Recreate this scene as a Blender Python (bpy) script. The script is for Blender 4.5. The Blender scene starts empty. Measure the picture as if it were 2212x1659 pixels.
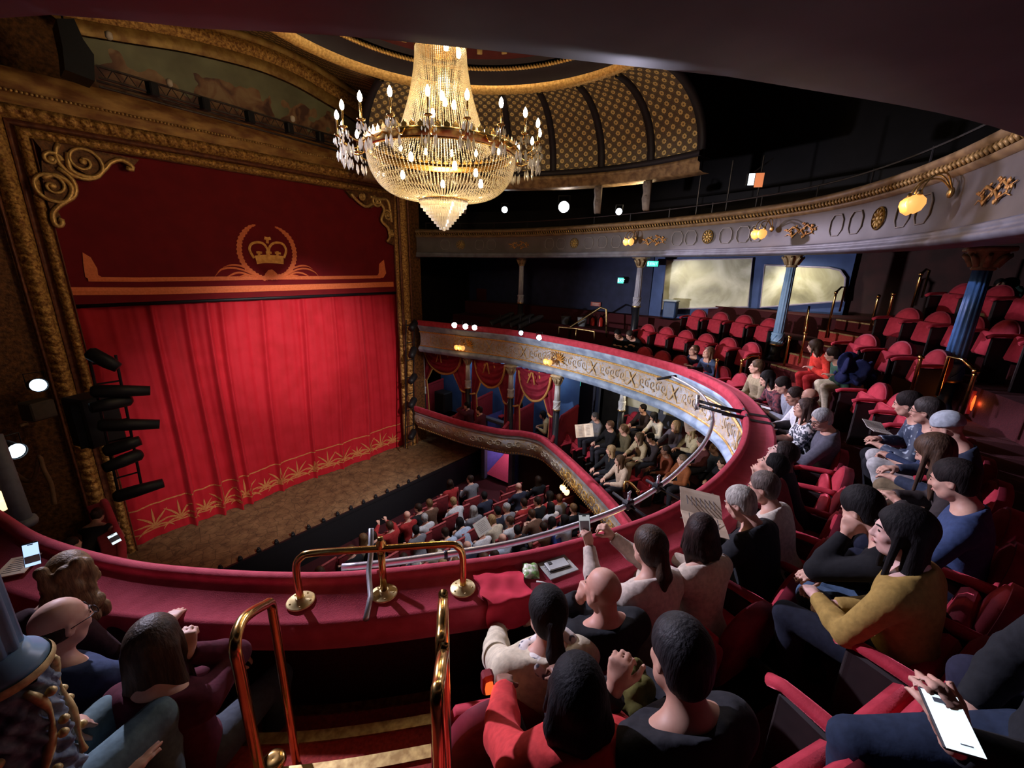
import bpy, math, random
import numpy as np
from mathutils import Vector, Matrix
PI = math.pi
rnd = random.Random(11)
SC = bpy.context.scene
COL = SC.collection

# ------------------------------------------------------------------ camera
CX, CY, FPX = 1106.0, 829.5, 912.09
_yaw, _pit, _rol = (math.radians(a) for a in (51.489, 15.895, 1.398))
_fw = np.array([math.sin(_yaw) * math.cos(_pit), math.cos(_yaw) * math.cos(_pit), -math.sin(_pit)])
_r = np.array([math.cos(_yaw), -math.sin(_yaw), 0.0])
_u = np.cross(_r, _fw)
_c, _s = math.cos(_rol), math.sin(_rol)
CR = np.stack([_c * _r + _s * _u, -_s * _r + _c * _u, -_fw], 1)


def ray(x, y):
    return CR @ np.array([(x - CX) / FPX, -(y - CY) / FPX, -1.0])


def at(x, y, X=None, Y=None, Z=None, D=None):
    """Survey helper: the place where the sight line of a photo point meets a real plane of the building."""
    d = ray(x, y)
    t = X / d[0] if X is not None else Y / d[1] if Y is not None else Z / d[2] if Z is not None else D
    return d * t


cam_data = bpy.data.cameras.new('camera')
cam = bpy.data.objects.new('camera', cam_data)
COL.objects.link(cam)
SC.camera = cam
cam_data.sensor_fit = 'HORIZONTAL'
cam_data.sensor_width = 36.0
cam_data.lens = FPX / 2212.0 * 36.0
cam_data.clip_start = 0.03
cam_data.clip_end = 100
cam.matrix_world = Matrix([[*CR[0], 0], [*CR[1], 0], [*CR[2], 0], [0, 0, 0, 1]])

# ------------------------------------------------------------------ world, exposure
W = bpy.data.worlds.new('world')
SC.world = W
W.use_nodes = True
W.node_tree.nodes['Background'].inputs['Color'].default_value = (0.02, 0.016, 0.02, 1)
W.node_tree.nodes['Background'].inputs['Strength'].default_value = 0.02
SC.view_settings.view_transform = 'Standard'
SC.view_settings.look = 'None'
SC.view_settings.exposure = 0.0
SC.view_settings.gamma = 1.0
SC.view_settings.use_curve_mapping = False


def light(kind, name, loc, power, color, target=None, size=0.1, angle=60, blend=0.6):
    l = bpy.data.lights.new(name, kind)
    l.energy = power
    l.color = color
    if kind == 'AREA':
        l.size = size
    else:
        l.shadow_soft_size = size
    if kind == 'SPOT':
        l.spot_size = math.radians(angle)
        l.spot_blend = blend
    o = bpy.data.objects.new(name, l)
    COL.objects.link(o)
    o.location = loc
    if target is not None:
        o.rotation_euler = (Vector(target) - Vector(loc)).to_track_quat('-Z', 'Y').to_euler()
    return o


WARM = (1.0, 0.72, 0.40)
COOL = (0.86, 0.88, 1.0)
LAV = (0.80, 0.76, 1.0)
# lamps inside the chandelier, warm
light('POINT', 'chandelier_glow', (4.84, 5.3, 1.25), 200, (1, .72, .38), size=.25)
light('POINT', 'chandelier_glow_upper', (4.84, 5.3, 2.25), 60, (1, .72, .38), size=.12)
# front-of-house lanterns: curtain wash
light('SPOT', 'curtain_wash', (4.9, -.2, 1.35), 3500, (1, .88, .90), (5.3, 11.8, -4.4), .12, 41, .7)
light('SPOT', 'curtain_wash_middle', (4.9, -.2, 1.35), 3600, (1, .88, .90), (5.1, 11.8, -2.2), .12, 22, 1.0)
# lanterns above the left of the stage arch: lavender key over the audience
light('SPOT', 'arch_lantern_light', (1.7, 10.2, 2.75), 6800, LAV, (4.0, .5, -2.1), .10, 58, .6)
light('SPOT', 'gallery_lantern_light', (10.15, 6.6, 1.45), 1700, (.86, .74, 1), (7.5, -.8, -1.9), .10, 44, .8)
light('SPOT', 'gallery_lantern_light_two', (10.2, 5.2, 1.45), 700, LAV, (1.2, 1.4, -2.0), .10, 45, .8)
light('SPOT', 'side_boom_light', (-.3, 8.8, -1.6), 4200, (.95, .93, 1), (10.0, 3.4, -2.0), .12, 48, .9)
light('SPOT', 'house_downlight', (7.5, 5.2, 3.45), 2800, (.80, .84, 1), (6.6, 6.0, -7), .2, 50, .8)
# flood in the gallery turned up to the cove
light('SPOT', 'cove_uplight', (10.9, 4.6, 1.3), 170, (1, .82, .52), (9.2, 5.2, 2.9), .06, 90, .9)


# ------------------------------------------------------------------ materials
_M = {}


def mat(name, c, rough=0.7, metal=0.0, c2=None, scale=20.0, bump=0.0, bscale=None, sheen=0.0, spec=0.3, detail=3.0, stretch=None, mix=(0.35, 0.65)):
    if name in _M:
        return _M[name]
    m = bpy.data.materials.new(name)
    m.use_nodes = True
    nt = m.node_tree
    b = nt.nodes['Principled BSDF']
    b.inputs['Roughness'].default_value = rough
    b.inputs['Metallic'].default_value = metal
    b.inputs['Specular IOR Level'].default_value = spec
    b.inputs['Base Color'].default_value = (*c, 1)
    if sheen:
        b.inputs['Sheen Weight'].default_value = sheen
        b.inputs['Sheen Roughness'].default_value = 0.4
        b.inputs['Sheen Tint'].default_value = (min(1, c[0] * 2.5 + .1), min(1, c[1] * 2.5 + .1), min(1, c[2] * 2.5 + .1), 1)
    if c2 is None:
        c2 = tuple(x * 0.8 for x in c)
    tc = nt.nodes.new('ShaderNodeTexCoord')
    src = tc.outputs['Object']
    if stretch:
        mp = nt.nodes.new('ShaderNodeMapping')
        mp.inputs['Scale'].default_value = stretch
        nt.links.new(src, mp.inputs['Vector'])
        src = mp.outputs['Vector']
    nz = nt.nodes.new('ShaderNodeTexNoise')
    nz.inputs['Scale'].default_value = scale
    nz.inputs['Detail'].default_value = detail
    nt.links.new(src, nz.inputs['Vector'])
    rp = nt.nodes.new('ShaderNodeValToRGB')
    rp.color_ramp.elements[0].position = mix[0]
    rp.color_ramp.elements[1].position = mix[1]
    rp.color_ramp.elements[0].color = (*c2, 1)
    rp.color_ramp.elements[1].color = (*c, 1)
    nt.links.new(nz.outputs['Fac'], rp.inputs['Fac'])
    nt.links.new(rp.outputs['Color'], b.inputs['Base Color'])
    if bump:
        bp = nt.nodes.new('ShaderNodeBump')
        bp.inputs['Strength'].default_value = bump
        bp.inputs['Distance'].default_value = 0.02
        if bscale:
            n2 = nt.nodes.new('ShaderNodeTexNoise')
            n2.inputs['Scale'].default_value = bscale
            n2.inputs['Detail'].default_value = 4
            nt.links.new(src, n2.inputs['Vector'])
            nt.links.new(n2.outputs['Fac'], bp.inputs['Height'])
        else:
            nt.links.new(nz.outputs['Fac'], bp.inputs['Height'])
        nt.links.new(bp.outputs['Normal'], b.inputs['Normal'])
    _M[name] = m
    return m


def emit(name, c, s):
    if name in _M:
        return _M[name]
    m = bpy.data.materials.new(name)
    m.use_nodes = True
    b = m.node_tree.nodes['Principled BSDF']
    b.inputs['Base Color'].default_value = (*[min(1, x * .8) for x in c], 1)
    b.inputs['Emission Color'].default_value = (*c, 1)
    b.inputs['Emission Strength'].default_value = s
    _M[name] = m
    return m


def cloth(c, v=0.75):
    k = 'cloth_%d_%d_%d' % tuple(int(x * 255) for x in c)
    return mat(k, c, 0.85, c2=tuple(x * v for x in c), scale=35, bump=0.25, bscale=14, sheen=0.15, spec=0.15)


def hairmat(c):
    k = 'hair_%d_%d_%d' % tuple(int(x * 255) for x in c)
    return mat(k, c, 0.55 if max(c) > .02 else .7, c2=tuple(x * 0.45 for x in c), scale=60, bump=0.28, bscale=95, spec=0.25 if max(c) > .04 else .15, stretch=(1, 1, 0.18))


def skinmat(c):
    k = 'skin_%d_%d_%d' % tuple(int(x * 255) for x in c)
    return mat(k, c, 0.55, c2=(c[0] * .86, c[1] * .74, c[2] * .72), scale=14, spec=0.35)


RED_VELVET = mat('red_velvet', (0.44, 0.028, 0.050), 0.8, c2=(0.36, 0.018, 0.036), scale=18, sheen=0.5, bump=0.1, bscale=120)
RED_RIM = mat('red_rim', (0.20, 0.012, 0.022), 0.6, scale=30)
LEDGE_RED = mat('ledge_plush', (0.46, 0.045, 0.075), 0.85, c2=(0.36, 0.026, 0.048), scale=9, sheen=0.5, bump=0.15, bscale=160)
CARPET = mat('carpet_dark', (0.055, 0.006, 0.009), 0.95, c2=(0.035, 0.004, 0.006), scale=70, bump=0.2)
CARPET_RED = mat('carpet_red', (0.30, 0.030, 0.022), 0.95, c2=(0.20, 0.018, 0.014), scale=60, bump=0.2)
BLACK = mat('black_paint', (0.012, 0.012, 0.014), 0.5, scale=30)
BLACKMET = mat('black_metal', (0.02, 0.02, 0.022), 0.4, 0.3, scale=30)
BRASS = mat('brass', (0.78, 0.50, 0.17), 0.22, 1.0, c2=(0.62, 0.36, 0.11), scale=14)
BRASS_OLD = mat('brass_worn', (0.62, 0.46, 0.20), 0.4, 1.0, c2=(0.34, 0.22, 0.09), scale=25)
CHROME = mat('steel_tube', (0.62, 0.63, 0.66), 0.33, 0.75, c2=(0.5, 0.51, 0.54), scale=20)
GILT = mat('gilded_plaster', (0.68, 0.38, 0.10), 0.45, 0.35, c2=(0.22, 0.085, 0.022), scale=22, bump=0.7, bscale=40)
GILT_BR = mat('gilt_bright', (0.80, 0.52, 0.18), 0.4, 0.45, c2=(0.5, 0.28, 0.08), scale=25, bump=0.3)
GILT_DK = mat('gilt_dark', (0.24, 0.10, 0.028), 0.55, 0.25, c2=(0.085, 0.035, 0.013), scale=14, bump=0.6, bscale=30)
PALEBLUE = mat('pale_blue_paint', (0.36, 0.46, 0.60), 0.55, c2=(0.19, 0.26, 0.38), scale=4, spec=0.3)
LILAC = mat('lilac_grey_paint', (0.25, 0.225, 0.23), 0.6, c2=(0.20, 0.175, 0.175), scale=5)
BLUECOL = mat('column_blue', (0.10, 0.24, 0.56), 0.42, c2=(0.07, 0.18, 0.45), scale=7)
CREAM = mat('cream_paint', (0.62, 0.55, 0.40), 0.6, c2=(0.50, 0.42, 0.28), scale=9)
NAVY = mat('navy_wall', (0.020, 0.026, 0.070), 0.75, c2=(0.014, 0.018, 0.05), scale=4)
NAVY2 = mat('dado_blue', (0.045, 0.075, 0.20), 0.7, c2=(0.035, 0.06, 0.16), scale=4)
DARKWALL = mat('dark_wall', (0.012, 0.010, 0.012), 0.85, scale=4)

# ------------------------------------------------------------------ mesh helpers


class MB:
    """Collects simple shapes and links them as one mesh object."""

    def __init__(self):
        self.v, self.f, self.uv, self.mi = [], [], [], []
        self.has_uv = False
        self.cur = 0

    def add(self, vs, fs, uvs=None):
        n = len(self.v)
        self.v += [tuple(map(float, p)) for p in vs]
        self.f += [tuple(i + n for i in f) for f in fs]
        if uvs is not None:
            self.has_uv = True
            self.uv += list(uvs)
        else:
            self.uv += [(0, 0)] * len(vs)
        self.mi += [self.cur] * len(fs)
        return self

    def box(self, c, s, rz=0.0, bev=0.0, M=None):
        x, y, z = (k / 2 for k in s)
        if bev > 0:
            b = min(bev, x * .9, y * .9, z * .9)
            vs = []
            for zz, ins in ((-z, b), (-z + b, 0), (z - b, 0), (z, b)):
                X, Y = x - ins, y - ins
                e = b if ins == 0 else 0
                vs += [(-X + e, -Y, zz), (X - e, -Y, zz), (X, -Y + e, zz), (X, Y - e, zz), (X - e, Y, zz), (-X + e, Y, zz), (-X, Y - e, zz), (-X, -Y + e, zz)]
            fs = [tuple(range(7, -1, -1)), tuple(range(24, 32))]
            for k in range(3):
                for i in range(8):
                    fs.append((k * 8 + i, k * 8 + (i + 1) % 8, k * 8 + 8 + (i + 1) % 8, k * 8 + 8 + i))
        else:
            vs = [(-x, -y, -z), (x, -y, -z), (x, y, -z), (-x, y, -z), (-x, -y, z), (x, -y, z), (x, y, z), (-x, y, z)]
            fs = [(3, 2, 1, 0), (4, 5, 6, 7), (0, 1, 5, 4), (1, 2, 6, 5), (2, 3, 7, 6), (3, 0, 4, 7)]
        ca, sa = math.cos(rz), math.sin(rz)
        out = []
        for p in vs:
            if M is not None:
                q = M @ Vector(p)
                out.append((q[0] + c[0], q[1] + c[1], q[2] + c[2]))
            else:
                out.append((p[0] * ca - p[1] * sa + c[0], p[0] * sa + p[1] * ca + c[1], p[2] + c[2]))
        return self.add(out, fs)

    def tube(self, pts, r, n=8, cap=True, closed=False):
        P = np.array(pts, float)
        m = len(P)
        rs = r if hasattr(r, '__len__') else [r] * m
        vs, fs = [], []
        prev = None
        for i in range(m):
            if closed:
                t = P[(i + 1) % m] - P[i - 1]
            else:
                t = P[min(i + 1, m - 1)] - P[max(i - 1, 0)]
            t = t / (np.linalg.norm(t) + 1e-12)
            if prev is None:
                a = np.array([0, 0, 1.0]) if abs(t[2]) < .9 else np.array([1.0, 0, 0])
            else:
                a = prev
            a = a - t * (a @ t)
            a /= np.linalg.norm(a) + 1e-12
            prev = a
            b = np.cross(t, a)
            for k in range(n):
                w = 2 * PI * k / n
                vs.append(P[i] + rs[i] * (math.cos(w) * a + math.sin(w) * b))
        for i in range(m if closed else m - 1):
            j = (i + 1) % m
            for k in range(n):
                fs.append((i * n + k, i * n + (k + 1) % n, j * n + (k + 1) % n, j * n + k))
        if cap and not closed:
            fs.append(tuple(range(n - 1, -1, -1)))
            fs.append(tuple((m - 1) * n + k for k in range(n)))
        return self.add(vs, fs)

    def lathe(self, prof, n=24, c=(0, 0, 0), flute=0, fd=0.0, M=None, cap=True):
        """prof: (radius, z) from bottom to top."""
        vs, fs = [], []
        for r, z in prof:
            for k in range(n):
                w = 2 * PI * k / n
                rr = r
                if flute:
                    rr = r * (1 - fd * (1 - abs(math.cos(w * flute / 2)) ** 0.6))
                p = (rr * math.cos(w), rr * math.sin(w), z)
                if M is not None:
                    p = M @ Vector(p)
                vs.append((p[0] + c[0], p[1] + c[1], p[2] + c[2]))
        m = len(prof)
        for i in range(m - 1):
            for k in range(n):
                fs.append((i * n + k, i * n + (k + 1) % n, (i + 1) * n + (k + 1) % n, (i + 1) * n + k))
        if cap:
            fs.append(tuple(range(n - 1, -1, -1)))
            fs.append(tuple((m - 1) * n + k for k in range(n)))
        return self.add(vs, fs)

    def ball(self, c, r, n=10, m=6, sx=1, sy=1, sz=1, M=None):
        prof = [(max(1e-4, math.cos(-PI / 2 + PI * i / m)), math.sin(-PI / 2 + PI * i / m)) for i in range(m + 1)]
        vs, fs = [], []
        for a, z in prof:
            for k in range(n):
                w = 2 * PI * k / n
                p = Vector((r * sx * a * math.cos(w), r * sy * a * math.sin(w), r * sz * z))
                if M is not None:
                    p = M @ p
                vs.append((p[0] + c[0], p[1] + c[1], p[2] + c[2]))
        for i in range(m):
            for k in range(n):
                fs.append((i * n + k, i * n + (k + 1) % n, (i + 1) * n + (k + 1) % n, (i + 1) * n + k))
        return self.add(vs, fs)

    def prism(self, poly, d, M=None, c=(0, 0, 0)):
        """poly in local xz plane, extruded along y by d (centred)."""
        n = len(poly)
        vs = [Vector((x, -d / 2, z)) for x, z in poly] + [Vector((x, d / 2, z)) for x, z in poly]
        if M is not None:
            vs = [M @ p for p in vs]
        vs = [(p[0] + c[0], p[1] + c[1], p[2] + c[2]) for p in vs]
        fs = [tuple(range(n)), tuple(range(2 * n - 1, n - 1, -1))]
        for i in range(n):
            j = (i + 1) % n
            fs.append((i, i + n, j + n, j))
        return self.add(vs, fs)

    def grid(self, rows, uvs=None):
        """rows: list of equal-length lists of points."""
        n = len(rows[0])
        vs = [p for r in rows for p in r]
        fs = []
        for i in range(len(rows) - 1):
            for k in range(n - 1):
                fs.append((i * n + k, i * n + k + 1, (i + 1) * n + k + 1, (i + 1) * n + k))
        return self.add(vs, fs, [q for r in uvs for q in r] if uvs else None)

    def mesh(self, name, mats, smooth=False):
        me = bpy.data.meshes.new(name)
        me.from_pydata(self.v, [], self.f)
        if self.has_uv:
            ul = me.uv_layers.new(name='UVMap')
            li = np.empty(len(me.loops), np.int32)
            me.loops.foreach_get('vertex_index', li)
            ul.data.foreach_set('uv', np.array(self.uv, np.float32)[li].ravel())
        for m in (mats if isinstance(mats, (list, tuple)) else [mats]):
            me.materials.append(m)
        if any(self.mi):
            me.polygons.foreach_set('material_index', np.array(self.mi, np.int32))
        if smooth:
            me.polygons.foreach_set('use_smooth', np.ones(len(me.polygons), bool))
        me.update()
        return me

    def build(self, name, mats, parent=None, smooth=False, kind=None, label=None, cat=None, group=None, loc=None):
        o = bpy.data.objects.new(name, self.mesh(name, mats, smooth))
        COL.objects.link(o)
        if parent is not None:
            o.parent = parent
        if loc is not None:
            o.location = loc
        tag(o, label, cat, group, kind)
        return o


def tag(o, label=None, cat=None, group=None, kind=None):
    if label:
        o['label'] = label
    if cat:
        o['category'] = cat
    if group:
        o['group'] = group
    if kind:
        o['kind'] = kind
    return o


def thing(name, label, cat, loc=(0, 0, 0), rz=0.0, group=None, kind=None):
    o = bpy.data.objects.new(name, None)
    COL.objects.link(o)
    o.empty_display_size = 0.1
    o.location = loc
    o.rotation_euler = (0, 0, rz)
    return tag(o, label, cat, group, kind)


def inst(name, me, parent=None, loc=(0, 0, 0), rot=(0, 0, 0), sc=(1, 1, 1), M=None):
    o = bpy.data.objects.new(name, me)
    COL.objects.link(o)
    if parent is not None:
        o.parent = parent
    if M is not None:
        o.matrix_local = M
    else:
        o.location = loc
        o.rotation_euler = rot
        o.scale = sc
    return o


def catmull(P, step):
    """Smooth open curve through P resampled at about `step`."""
    P = np.array(P, float)
    Q = np.vstack([2 * P[0] - P[1], P, 2 * P[-1] - P[-2]])
    out = []
    for i in range(1, len(Q) - 2):
        p0, p1, p2, p3 = Q[i - 1:i + 3]
        for t in np.linspace(0, 1, 24, endpoint=False):
            out.append(.5 * ((2 * p1) + (-p0 + p2) * t + (2 * p0 - 5 * p1 + 4 * p2 - p3) * t * t + (-p0 + 3 * p1 - 3 * p2 + p3) * t ** 3))
    out.append(P[-1])
    out = np.array(out)
    s = np.concatenate([[0], np.cumsum(np.linalg.norm(np.diff(out, axis=0), axis=1))])
    n = max(2, int(round(s[-1] / step)) + 1)
    ss = np.linspace(0, s[-1], n)
    return np.stack([np.interp(ss, s, out[:, k]) for k in range(out.shape[1])], 1)


class Path:
    """A plan curve (x, y[, z]) with outward (audience side) normals: the void lies on its left or right as given."""

    def __init__(self, P, step=0.08, side=1):
        self.p = catmull(P, step)
        d = np.gradient(self.p[:, :2], axis=0)
        d /= np.linalg.norm(d, axis=1)[:, None]
        self.t = d
        self.n = np.stack([d[:, 1], -d[:, 0]], 1) * side
        self.s = np.concatenate([[0], np.cumsum(np.linalg.norm(np.diff(self.p[:, :2], axis=0), axis=1))])
        self.L = self.s[-1]
        if self.p.shape[1] == 2:
            self.p = np.hstack([self.p, np.zeros((len(self.p), 1))])

    def at(self, s, o=0.0):
        x = [np.interp(s, self.s, self.p[:, k]) for k in range(3)]
        n = np.array([np.interp(s, self.s, self.n[:, k]) for k in range(2)])
        n /= np.linalg.norm(n)
        return np.array([x[0] + n[0] * o, x[1] + n[1] * o, x[2]]), n

    def near(self, q):
        k = np.argmin((self.p[:, 0] - q[0]) ** 2 + (self.p[:, 1] - q[1]) ** 2)
        d = np.array(q[:2]) - self.p[k, :2]
        return self.s[k], d @ self.n[k]

    def sweep(self, mb, prof, closed=False, s0=None, s1=None, maxn=None):
        """prof: list of (offset, z) relative to the path."""
        i0 = 0 if s0 is None else int(np.searchsorted(self.s, s0))
        i1 = len(self.s) if s1 is None else int(np.searchsorted(self.s, s1)) + 1
        pr = list(prof) + ([prof[0]] if closed else [])
        vl = np.concatenate([[0], np.cumsum([math.dist(a, b) for a, b in zip(pr[:-1], pr[1:])])])
        rows, uvs = [], []
        for i in range(i0, min(i1, len(self.s))):
            p, n = self.p[i], self.n[i]
            rows.append([(p[0] + n[0] * o, p[1] + n[1] * o, p[2] + z) for o, z in pr])
            uvs.append([(self.s[i], v) for v in vl])
        mb.grid(rows, uvs)
        return mb
# ------------------------------------------------------------------ sculpting: smooth solids turned into one skin


class Field:
    def __init__(self, lo, hi, h):
        self.h = h
        self.lo = np.array(lo, float) - 2 * h
        n = np.ceil((np.array(hi) + 2 * h - self.lo) / h).astype(int) + 1
        self.F = np.full(n, 0.5, np.float32)
        self.n = n

    def _sub(self, lo, hi):
        a = np.maximum(np.floor((lo - self.lo) / self.h).astype(int), 0)
        b = np.minimum(np.ceil((hi - self.lo) / self.h).astype(int) + 1, self.n)
        if (b <= a).any():
            return None, None
        ax = [(self.lo[i] + self.h * np.arange(a[i], b[i])).astype(np.float32) for i in range(3)]
        return (slice(a[0], b[0]), slice(a[1], b[1]), slice(a[2], b[2])), (ax[0][:, None, None], ax[1][None, :, None], ax[2][None, None, :])

    def _mix(self, sl, d, k, op):
        f = self.F[sl]
        if op == 'add':
            if k > 0:
                e = np.maximum(k - np.abs(f - d), 0)
                self.F[sl] = np.minimum(f, d) - e * e / (4 * k)
            else:
                self.F[sl] = np.minimum(f, d)
        elif op == 'sub':
            d = -d
            e = np.maximum(k - np.abs(f - d), 0)
            self.F[sl] = np.maximum(f, d) + e * e / (4 * k + 1e-9)

    def cap(self, a, b, ra, rb=None, k=0.02, op='add'):
        rb = ra if rb is None else rb
        a, b = np.array(a, np.float32), np.array(b, np.float32)
        m = max(ra, rb) + k + 3 * self.h
        sl, g = self._sub(np.minimum(a, b) - m, np.maximum(a, b) + m)
        if sl is None:
            return
        d = b - a
        L = max(float(d @ d), 1e-9)
        x, y, z = g[0] - a[0], g[1] - a[1], g[2] - a[2]
        t = np.clip((x * d[0] + y * d[1] + z * d[2]) / L, 0, 1)
        dist = np.sqrt((x - t * d[0]) ** 2 + (y - t * d[1]) ** 2 + (z - t * d[2]) ** 2) - (ra + (rb - ra) * t)
        self._mix(sl, dist, k, op)

    def ell(self, c, r, R=None, k=0.02, op='add'):
        c = np.array(c, np.float32)
        m = max(r) + k + 3 * self.h
        sl, g = self._sub(c - m, c + m)
        if sl is None:
            return
        x, y, z = g[0] - c[0], g[1] - c[1], g[2] - c[2]
        if R is not None:
            R = np.array(R, np.float32)
            x, y, z = (R[0, i] * x + R[1, i] * y + R[2, i] * z for i in range(3))
        q = np.sqrt((x / r[0]) ** 2 + (y / r[1]) ** 2 + (z / r[2]) ** 2)
        q2 = np.sqrt((x / r[0] ** 2) ** 2 + (y / r[1] ** 2) ** 2 + (z / r[2] ** 2) ** 2)
        dist = q * (q - 1) / np.maximum(q2, 1e-6)
        self._mix(sl, dist.astype(np.float32), k, op)

    def cut(self, p, n, k=0.0):
        """Keep the side the normal points away from."""
        n = np.array(n, np.float32)
        n = n / np.linalg.norm(n)
        ax = [(self.lo[i] + self.h * np.arange(self.n[i])).astype(np.float32) for i in range(3)]
        d = (ax[0][:, None, None] - p[0]) * n[0] + (ax[1][None, :, None] - p[1]) * n[1] + (ax[2][None, None, :] - p[2]) * n[2]
        self.F = np.maximum(self.F, d)

    def mesh(self, name, mats):
        F, h = self.F, self.h
        S = F < 0
        n = S.shape
        cnt = np.zeros([k - 1 for k in n], np.int8)
        for i in (0, 1):
            for j in (0, 1):
                for k in (0, 1):
                    cnt += S[i:n[0] - 1 + i, j:n[1] - 1 + j, k:n[2] - 1 + k]
        act = np.argwhere((cnt > 0) & (cnt < 8))
        idx = np.full(cnt.shape, -1, np.int32)
        idx[act[:, 0], act[:, 1], act[:, 2]] = np.arange(len(act))
        acc = np.zeros((len(act), 3))
        num = np.zeros(len(act))
        cs = [(i, j, k) for i in (0, 1) for j in (0, 1) for k in (0, 1)]
        vals = {c: F[act[:, 0] + c[0], act[:, 1] + c[1], act[:, 2] + c[2]] for c in cs}
        for c in cs:
            for ax in range(3):
                if c[ax] == 0:
                    e = list(c)
                    e[ax] = 1
                    a, b = vals[c], vals[tuple(e)]
                    m = (a < 0) != (b < 0)
                    t = np.where(m, a / np.where(m, a - b, 1), 0)
                    p = np.tile(np.array(c, float), (len(act), 1))
                    p[:, ax] += t
                    acc[m] += p[m]
                    num[m] += 1
        V = (act + acc / np.maximum(num, 1)[:, None]) * h + self.lo
        quads = []
        for ax in range(3):
            o1, o2 = [(1, 2), (2, 0), (0, 1)][ax]
            sh = list(n)
            sh[ax] -= 1
            A = S[tuple(slice(0, n[i] - 1) if i == ax else slice(0, n[i]) for i in range(3))]
            B = S[tuple(slice(1, n[i]) if i == ax else slice(0, n[i]) for i in range(3))]
            E = np.argwhere(A != B)
            E = E[(E[:, o1] > 0) & (E[:, o2] > 0) & (E[:, o1] < n[o1] - 1) & (E[:, o2] < n[o2] - 1)]
            if not len(E):
                continue
            q = []
            for d1, d2 in ((1, 1), (0, 1), (0, 0), (1, 0)):
                c = E.copy()
                c[:, o1] -= d1
                c[:, o2] -= d2
                q.append(idx[c[:, 0], c[:, 1], c[:, 2]])
            q = np.stack(q, 1)
            flip = ~A[E[:, 0], E[:, 1], E[:, 2]]
            q[flip] = q[flip][:, ::-1]
            quads.append(q)
        Q = np.concatenate(quads).astype(np.int32) if quads else np.zeros((0, 4), np.int32)
        return np_mesh(name, V, Q, mats)


def np_mesh(name, V, Q, mats, smooth=True):
    me = bpy.data.meshes.new(name)
    me.vertices.add(len(V))
    me.vertices.foreach_set('co', V.astype(np.float32).ravel())
    me.loops.add(len(Q) * 4)
    me.loops.foreach_set('vertex_index', Q.ravel())
    me.polygons.add(len(Q))
    me.polygons.foreach_set('loop_start', np.arange(0, len(Q) * 4, 4, dtype=np.int32))
    me.polygons.foreach_set('use_smooth', np.full(len(Q), smooth))
    for m in (mats if isinstance(mats, (list, tuple)) else [mats]):
        me.materials.append(m)
    me.update(calc_edges=True)
    return me


def rotm(yaw=0, pitch=0, roll=0):
    """Local frame: x right, y forward, z up. yaw turns left (+), pitch looks up (+), roll leans to the right (+)."""
    y, p, r = (math.radians(k) for k in (yaw, pitch, roll))
    return np.array(Matrix.Rotation(y, 3, 'Z') @ Matrix.Rotation(p, 3, 'X') @ Matrix.Rotation(r, 3, 'Y'))


def ik(a, b, l1, l2, pole):
    a, b = np.array(a, float), np.array(b, float)
    d = b - a
    L = np.linalg.norm(d)
    if L > (l1 + l2) * .985:
        b = a + d / L * (l1 + l2) * .985
        d = b - a
        L = np.linalg.norm(d)
    u = d / L
    x = (l1 * l1 - l2 * l2 + L * L) / (2 * L)
    hgt = math.sqrt(max(l1 * l1 - x * x, 0))
    p = np.array(pole, float)
    p = p - u * (p @ u)
    p /= np.linalg.norm(p) + 1e-9
    return a + u * x + p * hgt, b


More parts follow.
